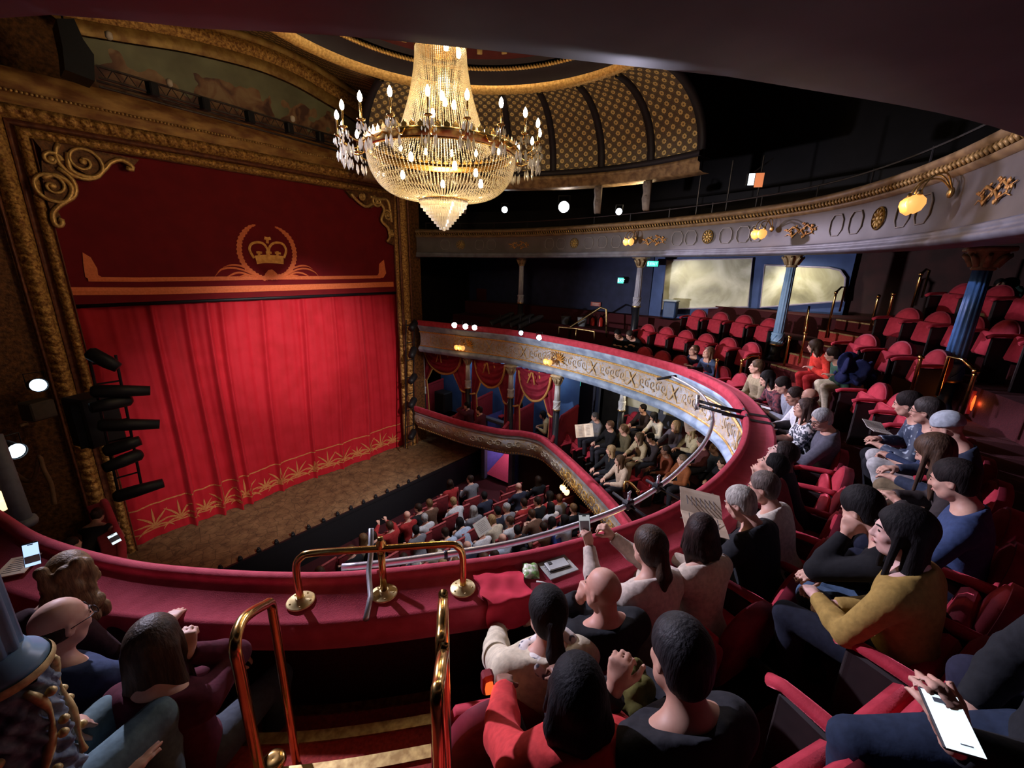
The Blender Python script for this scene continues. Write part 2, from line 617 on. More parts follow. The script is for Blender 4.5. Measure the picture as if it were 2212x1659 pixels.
class Pose:
    """A seated (or standing) figure in its own frame: origin on the floor under the pelvis, +y the way it faces."""

    def __init__(self, lean=0, twist=0, side=0, hy=0, hp=0, hr=0, lh=None, rh=None, lpole=(-.6, -.35, -.6), rpole=(.6, -.35, -.6), lcurl=.5, rcurl=.5,
                 ldir=None, rdir=None, lpalm=None, rpalm=None, sz=1.0, knees=(0, 0), kz=(0, 0), stand=False, seat=.44, build=1.0, foot=0.0, kup=0.0):
        s = sz
        self.s = s
        self.b = build
        self.pel = np.array([0, 0, (0.93 if stand else seat + .10)]) * (s if stand else 1)
        B = rotm(0, -lean, side)
        T = B @ rotm(twist)
        self.T = T
        up = lambda x, y, z: self.pel + T @ (np.array([x, y, z]) * s)
        self.up = up
        self.waist = up(0, .0, .14)
        self.chest = up(0, .01, .30)
        self.nb = up(0, .0, .455)
        self.H = T @ rotm(hy, hp + lean * .8, hr)
        self.neck = up(0, .02, .50)
        self.head = self.neck + self.H @ (np.array([0, .025, .135]) * s)
        bw = .5 + .5 * build
        self.sh = [up(-.18 * bw, 0, .385), up(.18 * bw, 0, .385)]
        d = [np.array([-.13, .40, .13]), np.array([.13, .40, .13])]
        hands = [lh, rh]
        poles = [lpole, rpole]
        self.el, self.wr, self.hd, self.pn = [], [], [], []
        dirs, palms = [ldir, rdir], [lpalm, rpalm]
        for i in (0, 1):
            if hands[i] is not None and hands[i][0] == 'h':
                h = self.head + T @ np.array(hands[i][1:], float)
            else:
                h = self.pel + (d[i] if hands[i] is None else np.array(hands[i])) * 1.0
            e, w = ik(self.sh[i], h, .285 * s, .255 * s, poles[i])
            self.el.append(e)
            self.wr.append(w)
            f = (w - e) / np.linalg.norm(w - e)
            self.hd.append(f if dirs[i] is None else np.array(dirs[i], float) / np.linalg.norm(dirs[i]))
            p = np.array((0, 0, -1.0) if palms[i] is None else palms[i], float)
            p = p - self.hd[i] * (p @ self.hd[i])
            self.pn.append(p / (np.linalg.norm(p) + 1e-9))
        self.curl = [lcurl, rcurl]
        self.hip = [self.pel + np.array([-.095, .02, -.01]) * s, self.pel + np.array([.095, .02, -.01]) * s]
        self.kn, self.an = [], []
        for i, sg in enumerate((-1, 1)):
            if stand:
                self.kn.append(np.array([sg * .10 + knees[i], .03, .50 * s]))
                self.an.append(np.array([sg * .11 + knees[i], -.01, .09 * s]))
            else:
                z = seat + .045 + kup + kz[i]
                dz = z - self.hip[i][2]
                fy = math.sqrt(max((.43 * s) ** 2 - dz * dz - (sg * .03 + knees[i]) ** 2, .02))
                k = self.hip[i] + np.array([sg * .03 + knees[i], fy, dz])
                self.kn.append(k)
                self.an.append(np.array([k[0], k[1] + foot - (.02 if kz[i] < .1 else .1), max(.09, z - .42 * s)]))

    def hand(self, F, i, extra=0.0):
        s = self.s
        w, d, p = self.wr[i], self.hd[i], self.pn[i]
        sg = -1 if i == 0 else 1
        x = np.cross(d, p)          # across the palm
        x = x * (1 if i == 0 else -1)
        # thumb lies towards +x*side
        th = np.cross(p, d) * (1 if i == 0 else -1)
        c = self.curl[i]
        kn0 = w + d * .085 * s
        F.cap(w, w + d * .03 * s, .024 * s, .027 * s, .015)
        for k, off in enumerate((-.030, -.010, .010, .029)):
            a = w + d * .035 * s + th * off * .7 * s
            b = w + d * (.088 - .006 * abs(k - 1.5)) * s + th * off * s
            F.cap(a, b, .0145 * s, .0125 * s, .012)
            l = (.062, .076, .082, .074)[k] * s
            ang = c * 1.0
            d1 = d * math.cos(ang) + p * math.sin(ang) + th * off * 1.2
            b2 = b + d1 * l * .5
            ang2 = c * 2.1
            d2 = d * math.cos(ang2) + p * math.sin(ang2) + th * off * .8
            b3 = b2 + d2 * l * .5
            F.cap(b, b2, .0098 * s, .009 * s, .004)
            F.cap(b2, b3, .009 * s, .0078 * s, .004)
        t0 = w + d * .030 * s + th * .026 * s
        t1 = t0 + (d * .62 + th * .62 + p * (.25 + .4 * c)) * .045 * s
        t2 = t1 + (d * .85 + th * .2 + p * (.2 + .6 * c)) * .036 * s
        F.cap(t0, t1, .0155 * s, .0118 * s, .01)
        F.cap(t1, t2, .0112 * s, .0088 * s, .004)

    def torso(self, F, g=0.0, k=.05):
        s, b, up = self.s, self.b, self.up
        R = self.T
        F.ell(self.pel + np.array([0, -.01, .0]), ((.165 * b + g) * s, (.125 * b + g) * s, (.12 + g) * s), R, k)
        F.ell(up(0, 0, .15), ((.135 * b + g) * s, (.100 * b + g) * s, (.15 + g) * s), R, k)
        F.ell(up(0, .0, .30), ((.155 * b + g) * s, (.110 * b + g) * s, (.15 + g) * s), R, k)
        F.cap(up(-.10, -.01, .385), up(.10, -.01, .385), (.072 + g) * s, None, k)
        F.cap(up(-.155, -.005, .385), up(0, -.01, .47), (.046 + g) * s, (.054 + g) * s, k)
        F.cap(up(.155, -.005, .385), up(0, -.01, .47), (.046 + g) * s, (.054 + g) * s, k)

    def arm(self, F, i, g=0.0, k=.03, to=1.0):
        s, b = self.s, .6 + .4 * self.b
        F.cap(self.sh[i], self.el[i], (.052 * b + g) * s, (.040 * b + g) * s, k)
        e, w = self.el[i], self.wr[i]
        F.cap(e, e + (w - e) * .35, (.040 * b + g) * s, (.041 * b + g) * s, .02)
        F.cap(e + (w - e) * .35, e + (w - e) * to, (.041 * b + g) * s, (.026 + g) * s, .02)

    def leg(self, F, i, g=0.0, k=.03, full=True):
        s, b = self.s, .6 + .4 * self.b
        h, kn, an = self.hip[i], self.kn[i], self.an[i]
        F.cap(h, kn, (.088 * b + g) * s, (.056 * b + g) * s, k)
        m = kn + (an - kn) * .3 + np.array([0, -.012, 0])
        F.cap(kn, m, (.054 * b + g) * s, (.055 * b + g) * s, .02)
        F.cap(m, an, (.055 * b + g) * s, (.036 + g) * s, .02)

    def bounds(self):
        P = np.array([self.pel, self.head, *self.sh, *self.el, *self.wr, *self.hip, *self.kn, *self.an, *[w + d * .2 for w, d in zip(self.wr, self.hd)]])
        return P.min(0) - .2, P.max(0) + .2

    def body(self, mats, h):
        lo, hi = self.bounds()
        F = Field(lo, hi, h)
        s, H = self.s, self.H
        self.torso(F)
        for i in (0, 1):
            self.arm(F, i)
            self.leg(F, i)
            self.hand(F, i)
            f0 = self.an[i] + np.array([0, -.03, -.055])
            F.cap(self.an[i] + np.array([0, 0, -.02]), f0, .034 * s, .034 * s, .02)
            F.cap(f0, f0 + np.array([0, .20, -.005]), .036 * s, .032 * s, .03)
        q = lambda x, y, z: self.head + H @ (np.array([x, y, z]) * s)
        F.cap(self.up(0, -.012, .43), q(0, -.03, -.07), .056 * s, .052 * s, .03)
        F.ell(q(0, -.012, .028), (.074 * s, .092 * s, .086 * s), H, .02)
        F.ell(q(0, .022, -.035), (.060 * s, .068 * s, .085 * s), H, .035)
        F.ell(q(0, .052, -.098), (.026 * s, .024 * s, .020 * s), H, .03)
        F.cap(q(-.042, .025, -.075), q(.042, .025, -.075), .028 * s, None, .03)
        # sockets, brow, nose, lips, cheeks, ears
        for sg in (-1, 1):
            F.ell(q(sg * .031, .094, .000), (.021 * s, .013 * s, .014 * s), H, .014, 'sub')
            F.ell(q(sg * .031, .076, -.001), (.0145 * s, .0115 * s, .010 * s), H, .004)
            F.cap(q(sg * .012, .084, .019), q(sg * .048, .068, .020), .009 * s, .007 * s, .012)
            F.ell(q(sg * .040, .062, -.032), (.022 * s, .020 * s, .020 * s), H, .02)
            F.ell(q(sg * .074, -.012, -.010), (.010 * s, .020 * s, .031 * s), H, .008)
            F.ell(q(sg * .084, -.006, -.006), (.008 * s, .010 * s, .016 * s), H, .005, 'sub')
            F.ell(q(sg * .009, .096, -.036), (.010 * s, .010 * s, .008 * s), H, .008)
        F.cap(q(0, .086, .012), q(0, .106, -.032), .0075 * s, .0105 * s, .012)
        F.ell(q(0, .085, -.062), (.022 * s, .012 * s, .006 * s), H, .006)
        F.ell(q(0, .083, -.073), (.019 * s, .012 * s, .007 * s), H, .006)
        me = F.mesh('body', mats)
        return me

    def top(self, mats, h, g=.016, sleeve=1.0, hem=-.08, collar=.0, long=False):
        """Shirt, jumper, coat or dress top over torso and arms."""
        lo, hi = self.bounds()
        F = Field(lo, hi, h)
        self.torso(F, g)
        s = self.s
        zc = self.up(0, 0, .455 + collar)
        F.cap(self.up(0, -.005, .42), self.up(0, 0, .49 + collar), (.066 + g) * s, (.058 + g * .4) * s, .03)
        F.cut(zc + self.T @ np.array([0, 0, .018]), self.T @ np.array([0, .42, 1.0]))
        G = Field(lo, hi, h)
        for i in (0, 1):
            self.arm(G, i, g * .95, to=1.0)
            e, w = self.el[i], self.wr[i]
            if sleeve >= .6:
                c = e + (w - e) * (sleeve - .02)
                n = (w - e)
            else:
                c = self.sh[i] + (e - self.sh[i]) * (sleeve * 2 * .9)
                n = e - self.sh[i]
            # cut the sleeve by removing everything beyond the cuff near this arm
            nn = n / np.linalg.norm(n)
            sl, gg = G._sub(np.minimum(np.minimum(e, w), c) - .12, np.maximum(np.maximum(e, w), c) + .12)
            if sl is not None:
                d = (gg[0] - c[0]) * nn[0] + (gg[1] - c[1]) * nn[1] + (gg[2] - c[2]) * nn[2]
                o = self.el[1 - i] + (self.wr[1 - i] - self.el[1 - i]) * .5
                near = (gg[0] - c[0]) ** 2 + (gg[1] - c[1]) ** 2 + (gg[2] - c[2]) ** 2 < (.30 if sleeve < .6 else .11) ** 2
                f = G.F[sl]
                G.F[sl] = np.where(near, np.maximum(f, d.astype(np.float32)), f)
            if sleeve < .6:
                sl, gg = G._sub(w - .30, w + .15)
        if not long:
            F.cut(self.pel + np.array([0, 0, hem]), (0, 0.25, -1.0))
        e2 = np.maximum(.03 - np.abs(F.F - G.F), 0)
        F.F = np.minimum(F.F, G.F) - e2 * e2 / .12
        if long:
            for i in (0, 1):
                F.cap(self.hip[i], self.hip[i] + (self.kn[i] - self.hip[i]) * .75, (.10 + g) * s, (.085 + g) * s, .06)
        return F.mesh('top', mats)

    def trousers(self, mats, h, g=.014):
        lo, hi = self.bounds()
        F = Field(lo, np.array([hi[0], hi[1], self.pel[2] + .2]), h)
        s = self.s
        F.ell(self.pel + np.array([0, -.01, .0]), (.175 * s * self.b, .135 * s * self.b, .125 * s), self.T, .05)
        for i in (0, 1):
            self.leg(F, i, g)
        F.cut(self.pel + np.array([0, 0, .10 * s]), (0, -.45, 1.0))
        for i in (0, 1):
            pass
        F.cut((0, 0, min(self.an[0][2], self.an[1][2]) - .0), (0, 0, -1.0))
        return F.mesh('trousers', mats)

    def shoe(self, mats, h, i):
        P = self.an[i]
        F = Field(P - .12, P + np.array([.12, .32, .08]), h)
        f0 = P + np.array([0, -.035, -.05])
        F.cap(f0, f0 + np.array([0, .215, -.008]), .043, .038, .03)
        F.cap(P, f0, .045, .045, .03)
        F.cut(P + np.array([0, 0, .02]), (0, 0, 1.0))
        return F.mesh('shoe', mats)

    def hair(self, mats, h, style='short'):
        s, H = self.s, self.H
        q = lambda x, y, z: self.head + H @ (np.array([x, y, z]) * s)
        lo, hi = self.head - .26 * s, self.head + .26 * s
        if style in ('long', 'tail', 'curly', 'bob', 'wavy'):
            lo = lo - np.array([.05, .1, .33])
        if style in ('afro', 'curly'):
            lo, hi = lo - .05, hi + .05
        F = Field(lo, hi, h)
        if style == 'beanie':
            F.ell(q(0, -.016, .050), (.090 * s, .108 * s, .094 * s), H, .02)
            F.cap(q(0, -.016, .03), q(0, -.016, .04), .088 * s, None, .02)
            F.cut(q(0, 0, .022), H @ np.array([0, .12, -1.0]))
            return F.mesh('hat', mats)
        if style == 'cap':
            F.ell(q(0, -.014, .045), (.083 * s, .102 * s, .085 * s), H, .02)
            F.cut(q(0, 0, .035), H @ np.array([0, .05, -1.0]))
            F.cap(q(-.03, .09, .04), q(-.02, .14, .034), .028 * s, .022 * s, .02)
            F.cap(q(.03, .09, .04), q(.02, .14, .034), .028 * s, .022 * s, .02)
            return F.mesh('hat', mats)
        fr = .080 if style == 'fringe' else 0
        if style == 'bald':      # a rim of short hair round the back
            F.ell(q(0, -.022, -.005), (.078 * s, .086 * s, .07 * s), H, .02)
            F.ell(q(0, .0, .075), (.12 * s, .14 * s, .062 * s), H, .01, 'sub')
            F.cut(q(0, .0, -.03), H @ np.array([0, 1.0, -.15]))
            F.cut(q(0, 0, -.075), (0, 0, -1.0))
        elif style == 'afro':
            F.ell(q(0, -.03, .06), (.135 * s, .145 * s, .125 * s), H, .03)
            r2 = random.Random(5)
            for k in range(60):
                v = np.array([r2.gauss(0, 1) for _ in range(3)])
                v /= np.linalg.norm(v)
                F.ell(q(*(np.array([0, -.03, .06]) + v * np.array([.125, .135, .115]))), (.03, .03, .03), None, .012)
            F.ell(q(0, .12, -.05), (.068 * s, .09 * s, .085 * s), H, .02, 'sub')
        else:
            t = .012 if style == 'short' else .018
            F.ell(q(0, -.018, .036), ((.074 + t) * s, (.094 + t) * s, (.086 + t) * s), H, .02)
            F.ell(q(0, -.045, -.03), (.072 * s, .062 * s, .07 * s), H, .03)
            if style in ('long', 'wavy', 'curly', 'bob'):
                L = {'long': .36, 'wavy': .34, 'curly': .27, 'bob': .17}[style]
                dn = np.array([0, 0, -1.0])
                back = self.T @ np.array([0, -1.0, 0])
                for sg in (-1, -.5, 0, .5, 1):
                    a = q(sg * .066, -.04 - .03 * (1 - abs(sg)), .0)
                    b = a + dn * L * (.95 + .1 * (sg % .7)) * s + back * (.045 - .02 * abs(sg)) + self.T @ np.array([sg * .02, 0, 0])
                    F.cap(a, (a + b) / 2, .036 * s, .038 * s, .02)
                    F.cap((a + b) / 2, b, .038 * s, .016 * s, .02)
                for sg in (-1, 1):
                    a = q(sg * .078, .022, .01)
                    b = a + dn * L * .8 * s + self.T @ np.array([sg * .015, .01, 0])
                    F.cap(a, b, .018 * s, .012 * s, .02)
                if style == 'curly':
                    r2 = random.Random(7)
                    for k in range(70):
                        sg = r2.uniform(-1, 1)
                        zz = r2.uniform(-.24, .12)
                        p = q(0, -.03, 0) + H @ np.array([sg * .10, -.07 * math.sqrt(max(0, 1 - sg * sg)) - .02, 0]) * s + np.array([0, 0, zz]) * s
                        F.ell(p, (.03, .03, .034), None, .012)
            if style in ('tail', 'bun'):
                F.ell(q(0, -.115, .03), (.03 * s, .03 * s, .03 * s), H, .02)
                if style == 'tail':
                    a = q(0, -.125, .02)
                    b = a + np.array([0, 0, -.12]) + self.T @ np.array([0, -.03, 0])
                    c = b + np.array([0, 0, -.13]) + self.T @ np.array([.01, .0, 0])
                    F.cap(a, b, .032 * s, .042 * s, .02)
                    F.cap(b, c, .042 * s, .012 * s, .02)
                else:
                    F.ell(q(0, -.13, .02), (.045 * s, .04 * s, .045 * s), H, .01)
            # the face stays clear
            F.ell(q(0, .108, -.046 if style in ('short', 'tail') else -.055), (.068 * s, .084 * s, (.122 if style in ('short', 'tail') else .108) * s), H, .012, 'sub')
            if style == 'short':
                F.cut(q(0, -.05, -.075), H @ np.array([0, .6, -1.0]))
                for sg in (-1, 1):
                    F.ell(q(sg * .085, .012, -.045), (.03 * s, .055 * s, .055 * s), H, .008, 'sub')
        return F.mesh('hair', mats)


PROTO_EYE = MB().ball((0, 0, 0), .0095, 8, 5, sx=1.25, sy=.5, sz=.62).mesh('eyes', mat('eye_dark', (.03, .022, .02), .2, spec=.6), True)
PROTO_LIP = MB().ball((0, 0, 0), .0195, 10, 5, sx=1, sy=.42, sz=.36).mesh('lips', mat('lip_pink', (.42, .15, .13), .5), True)
_mb = MB()
_mb.tube([(-.0, 0, 0), (.010, .001, .003), (.024, -.004, .003), (.036, -.014, -.003)], [.003, .0042, .0036, .002], 6)
_eyebrow = {}


def eyebrow(m):
    if m.name not in _eyebrow:
        b = MB()
        for sg in (-1, 1):
            b.tube([(sg * .012, .094, .018), (sg * .024, .092, .022), (sg * .036, .085, .022), (sg * .048, .073, .016)], [.003, .0045, .004, .002], 6)
        _eyebrow[m.name] = b.mesh('eyebrows', m, True)
    return _eyebrow[m.name]


_glasses = {}


def glasses_mesh():
    if 'g' not in _glasses:
        b = MB()
        for sg in (-1, 1):
            b.tube([(sg * .033 + .023 * math.cos(a), .105, -.002 + .018 * math.sin(a)) for a in np.linspace(0, 2 * PI, 14)[:-1]], .0022, 5, closed=True)
            b.tube([(sg * .056, .103, .002), (sg * .078, .06, .004), (sg * .082, -.01, .002)], .002, 5)
        b.tube([(-.010, .106, .002), (0, .109, .005), (.010, .106, .002)], .002, 5)
        _glasses['g'] = b.mesh('glasses', BLACKMET, True)
    return _glasses['g']


SKIN_L = skinmat((.60, .36, .27))
SKIN_M = skinmat((.48, .27, .19))
SKIN_D = skinmat((.22, .11, .07))
SHOE = mat('shoe_leather', (.018, .015, .014), .45, scale=30)
_pose_mesh = {}


def person(name_label, pose, head=None, pos=None, rz=0.0, skin=None, hair=('short', (.05, .03, .02)), top=(.2, .2, .2), legs=(.02, .02, .03), h=.011, sleeve=1.0,
           face=True, glasses=False, g=.016, group=None, key=None, topmat=None, collar=0.0, floor=0.0, hem=-.08, long=False, legmat=None):
    """A person as one continuous body with hair and clothes as parts. head: the photo point of the head, on the given floor height."""
    skin = skin or SKIN_L
    P = pose if isinstance(pose, Pose) else Pose(**pose)
    rzr = math.radians(rz)
    Rz = np.array(Matrix.Rotation(rzr, 3, 'Z'))
    if head is not None:
        hw = Rz @ P.head
        q = at(head[0], head[1], Z=floor + hw[2])
        pos = (q[0] - hw[0], q[1] - hw[1], floor)
    root = thing('person', name_label, 'person', pos, rzr, group)
    tm = topmat or cloth(top)
    lm = legmat or cloth(legs)
    hs, hc = hair
    hm = (cloth(hc) if hs in ('beanie', 'cap') else hairmat(hc)) if hs else None
    kb = key
    if kb is None or (kb, 'b') not in _pose_mesh:
        ms = {'b': P.body(skin, h), 't': P.top(tm, h * 1.45, g, sleeve, hem, collar, long), 'l': P.trousers(lm, h * 1.7), 'x': P.shoe(SHOE, h * 1.8, 0), 'y': P.shoe(SHOE, h * 1.8, 1)}
        if kb is not None:
            for a, b in ms.items():
                _pose_mesh[(kb, a)] = b
    else:
        ms = {a: _pose_mesh[(kb, a)] for a in 'btlxy'}
    kh = (kb, hs)
    if hs is None:
        mh = None
    elif kb is None or kh not in _pose_mesh:
        mh = P.hair(hm, h * 1.2, hs)
        _pose_mesh[kh] = mh
    else:
        mh = _pose_mesh[kh]

    def put(nm, me, m):
        o = inst(nm, me, root)
        if me.materials[0] is not m:
            o.material_slots[0].link = 'OBJECT'
            o.material_slots[0].material = m
        return o
    put('body', ms['b'], skin)
    put('top', ms['t'], tm)
    put('trousers', ms['l'], lm)
    put('shoe', ms['x'], SHOE)
    put('shoe', ms['y'], SHOE)
    if mh is not None:
        put('hat' if hs in ('beanie', 'cap') else 'hair', mh, hm)
    if face:
        s = P.s
        HM = Matrix.Translation(Vector(P.head)) @ Matrix(P.H.tolist()).to_4x4() @ Matrix.Scale(s, 4)
        for sg in (-1, 1):
            inst('eye', PROTO_EYE, root, M=HM @ Matrix.Translation((sg * .031, .0845, -.001)))
        inst('lips', PROTO_LIP, root, M=HM @ Matrix.Translation((0, .0925, -.067)))
        inst('eyebrows', eyebrow(hairmat((.05, .03, .02)) if hs in ('beanie', 'cap', 'bald', None) else hm), root, M=HM)
        if glasses:
            inst('glasses', glasses_mesh(), root, M=HM)
    root['_'] = 0
    del root['_']
    return root, P
# ------------------------------------------------------------------ survey of the building


def pr(p):
    c = CR.T @ np.array(p, float)
    return np.array((CX + FPX * c[0] / -c[2], CY - FPX * c[1] / -c[2]))


def PY(L, Y):
    return [at(x, y, Y=Y) for x, y in L]


def path_s(path, px, dz=0.0, lo=0.0, hi=None):
    """Arc length at which a path is seen in a given picture column."""
    hi = path.L if hi is None else hi
    best, bs = 1e9, 0
    for s in np.linspace(lo, hi, 500):
        p, n = path.at(s)
        c = CR.T @ (p + np.array([0, 0, dz]))
        if c[2] > -.1:
            continue
        e = abs(CX + FPX * c[0] / -c[2] - px)
        if e < best:
            best, bs = e, s
    return bs


ZL = -1.98        # upper circle ledge
LF = Path([(-1.0, 11.2), (-1.0, 9.4), (-.85, 7.6), (-.55, 6.0), (-.24, 4.75), (-.06, 4.05), (.24, 3.35), (.55, 2.85), (.89, 2.4), (1.18, 2.09), (1.65, 1.69), (2.04, 1.4), (2.54, 1.13), (3.07, .91), (3.6, .78),
           (4.22, .7), (5., .69), (5.82, .79), (6.58, 1.), (7.55, 1.48), (8.43, 2.37), (8.93, 3.31), (9.39, 4.67), (9.65, 6.2), (9.74, 7.93), (9.41, 9.6), (9.07, 11.3)], .09, side=1)
LF.p[:, 2] = ZL
ZG = .26
GP = Path([(-.2, 11.0, .2), (-1.0, 8, .24), (-1.05, 5, .26), (-.85, 3, .26), (-.42, 1.7, .26), (.08, .83, .274), (.18, .73, .274), (.35, .54, .274), (.63, .29, .274), (.81, .14, .274), (1.31, -.19, .272), (2.2, -.58, .265), (3.2, -.8, .26),
           (4.4, -.77, .26), (6.04, -.43, .26), (7.65, .24, .26), (8.84, 1.15, .26), (9.75, 2.6, .25), (10.42, 4.33, .235), (10.75, 6.2, .21), (10.69, 8.25, .18), (10.2, 9.9, .16), (9.22, 11.44, .14)], .09, side=1)
ZB = -4.95        # boxes and lower circle
LP = Path([(8.83, 11.35), (8.83, 11.1), (8.86, 10.1), (8.92, 9.06), (9.22, 7.76), (9.55, 7.15), (9.62, 6.6), (9.41, 6.1), (8.8, 5.03), (8.01, 3.81), (7.5, 3.11), (7.0, 2.58), (6.2, 2.1), (5.2, 1.8), (4.2, 1.8), (3.2, 2.2), (2.4, 2.8)], .08, side=-1)
LP.p[:, 2] = ZB
ZST = -6.45       # stage
ZFL = -7.35       # stalls floor

# ------------------------------------------------------------------ patterned paints (all in metres along the surface)


def uv_mat(name, builder, rough=.55, metal=0.0, bump=.0):
    m = bpy.data.materials.new(name)
    m.use_nodes = True
    nt = m.node_tree
    b = nt.nodes['Principled BSDF']
    b.inputs['Roughness'].default_value = rough
    b.inputs['Metallic'].default_value = metal
    uv = nt.nodes.new('ShaderNodeUVMap')
    col, hgt = builder(nt, uv.outputs['UV'])
    nt.links.new(col, b.inputs['Base Color'])
    if hgt is not None and bump:
        bp = nt.nodes.new('ShaderNodeBump')
        bp.inputs['Strength'].default_value = bump
        bp.inputs['Distance'].default_value = .03
        nt.links.new(hgt, bp.inputs['Height'])
        nt.links.new(bp.outputs['Normal'], b.inputs['Normal'])
    _M[name] = m
    return m


def nd(nt, kind, **kw):
    n = nt.nodes.new(kind)
    for k, v in kw.items():
        if k.startswith('i_'):
            n.inputs[k[2:].replace('_', ' ')].default_value = v
        else:
            setattr(n, k, v)
    return n


def ramp(nt, src, stops, interp='LINEAR'):
    r = nt.nodes.new('ShaderNodeValToRGB')
    r.color_ramp.interpolation = interp
    el = r.color_ramp.elements
    while len(el) < len(stops):
        el.new(.5)
    for e, (p, c) in zip(el, stops):
        e.position = p
        e.color = (*c, 1)
    nt.links.new(src, r.inputs['Fac'])
    return r.outputs['Color']


def mth(nt, op, a, b=None, c=None):
    n = nt.nodes.new('ShaderNodeMath')
    n.operation = op
    for i, x in enumerate((a, b, c)):
        if x is None:
            continue
        if isinstance(x, (int, float)):
            n.inputs[i].default_value = x
        else:
            nt.links.new(x, n.inputs[i])
    return n.outputs[0]


def mixc(nt, f, a, b):
    n = nt.nodes.new('ShaderNodeMix')
    n.data_type = 'RGBA'
    if isinstance(f, (int, float)):
        n.inputs[0].default_value = f
    else:
        nt.links.new(f, n.inputs[0])
    for i, x in ((6, a), (7, b)):
        if isinstance(x, tuple):
            n.inputs[i].default_value = (*x, 1)
        else:
            nt.links.new(x, n.inputs[i])
    return n.outputs[2]


def arabesque(base, base2, gold, sc=3.2, cover=.5):
    """Painted scrollwork: meandering gilt lines and leaves over a mottled ground."""
    def f(nt, uv):
        n1 = nd(nt, 'ShaderNodeTexNoise', i_Scale=1.7, i_Detail=4.0)
        nt.links.new(uv, n1.inputs['Vector'])
        ground = ramp(nt, n1.outputs['Fac'], [(.36, base), (.60, base2)])
        n2 = nd(nt, 'ShaderNodeTexNoise', i_Scale=sc, i_Detail=2.0, i_Distortion=2.2)
        nt.links.new(uv, n2.inputs['Vector'])
        band = mth(nt, 'ABSOLUTE', mth(nt, 'SUBTRACT', mth(nt, 'FRACT', mth(nt, 'MULTIPLY', n2.outputs['Fac'], 5.0)), .5))
        line = mth(nt, 'LESS_THAN', band, .17 * cover * 2)
        v = nd(nt, 'ShaderNodeTexVoronoi', i_Scale=sc * 2.4)
        nt.links.new(uv, v.inputs['Vector'])
        leaf = mth(nt, 'LESS_THAN', v.outputs['Distance'], .30)
        m = mth(nt, 'MINIMUM', mth(nt, 'ADD', mth(nt, 'MULTIPLY', line, .75), mth(nt, 'MULTIPLY', leaf, .45)), 1.0)
        n3 = nd(nt, 'ShaderNodeTexNoise', i_Scale=14.0, i_Detail=3.0)
        nt.links.new(uv, n3.inputs['Vector'])
        g = ramp(nt, n3.outputs['Fac'], [(.35, tuple(k * .45 for k in gold)), (.62, gold)])
        return mixc(nt, m, ground, g), m
    return f


FASCIA_PAINT = uv_mat('circle_front_paint', arabesque((.32, .27, .23), (.46, .49, .56), (.60, .42, .20), 3.4, .40), .5, bump=.35)
BOX_PAINT = uv_mat('box_front_paint', arabesque((.40, .40, .42), (.26, .19, .12), (.58, .42, .18), 3.0, .40), .5, bump=.5)
LILAC_PAINT = uv_mat('gallery_front_paint', lambda nt, uv: (ramp(nt, (lambda n: (nt.links.new(uv, n.inputs['Vector']), n.outputs['Fac'])[1])(nd(nt, 'ShaderNodeTexNoise', i_Scale=2.2, i_Detail=4.0)), [(.35, (.066, .055, .054)), (.65, (.098, .083, .083))]), None), .55)


def rosette_wall(nt, uv):
    """Gilt medallions in staggered rows on a brown ground, with thin octagon lines."""
    sep = nd(nt, 'ShaderNodeSeparateXYZ')
    nt.links.new(uv, sep.inputs[0])
    x, y = sep.outputs[0], sep.outputs[1]
    S = .215

    def cell(ox, oy):
        a = mth(nt, 'SUBTRACT', mth(nt, 'FRACT', mth(nt, 'ADD', mth(nt, 'DIVIDE', x, S), ox)), .5)
        b = mth(nt, 'SUBTRACT', mth(nt, 'FRACT', mth(nt, 'ADD', mth(nt, 'DIVIDE', y, S * 1.0), oy)), .5)
        r = mth(nt, 'SQRT', mth(nt, 'ADD', mth(nt, 'MULTIPLY', a, a), mth(nt, 'MULTIPLY', b, b)))
        an = mth(nt, 'ARCTAN2', a, b)
        return mth(nt, 'SUBTRACT', r, mth(nt, 'MULTIPLY', mth(nt, 'COSINE', mth(nt, 'MULTIPLY', an, 8.0)), .018))
    r = mth(nt, 'MINIMUM', cell(0, 0), cell(.5, .5))
    c = ramp(nt, r, [(.0, (.20, .10, .03)), (.055, (.20, .10, .03)), (.075, (.70, .52, .22)), (.225, (.70, .52, .22)), (.25, (.085, .060, .042)), (.30, (.095, .068, .048)), (.312, (.26, .19, .10)), (.335, (.26, .19, .10)), (.35, (.10, .07, .05))])
    h = ramp(nt, r, [(.05, (.4, .4, .4)), (.09, (1, 1, 1)), (.20, (1, 1, 1)), (.25, (0, 0, 0)), (.30, (0, 0, 0)), (.33, (.4, .4, .4)), (.36, (0, 0, 0))])
    return c, h


COVE = uv_mat('cove_medallion_paper', rosette_wall, .5, .15, bump=.8)


def stage_floor(nt, uv):
    n = nd(nt, 'ShaderNodeTexNoise', i_Scale=3.5, i_Detail=8.0, i_Roughness=.7)
    nt.links.new(uv, n.inputs['Vector'])
    v = nd(nt, 'ShaderNodeTexVoronoi', feature='DISTANCE_TO_EDGE', i_Scale=4.5)
    nt.links.new(uv, v.inputs['Vector'])
    c = ramp(nt, n.outputs['Fac'], [(.32, (.10, .055, .025)), (.5, (.22, .135, .06)), (.68, (.34, .22, .10))])
    e = mth(nt, 'LESS_THAN', v.outputs['Distance'], .03)
    return mixc(nt, mth(nt, 'MULTIPLY', e, .6), c, (.06, .035, .018)), n.outputs['Fac']


STAGE = uv_mat('stage_cloth', stage_floor, .75, bump=.6)


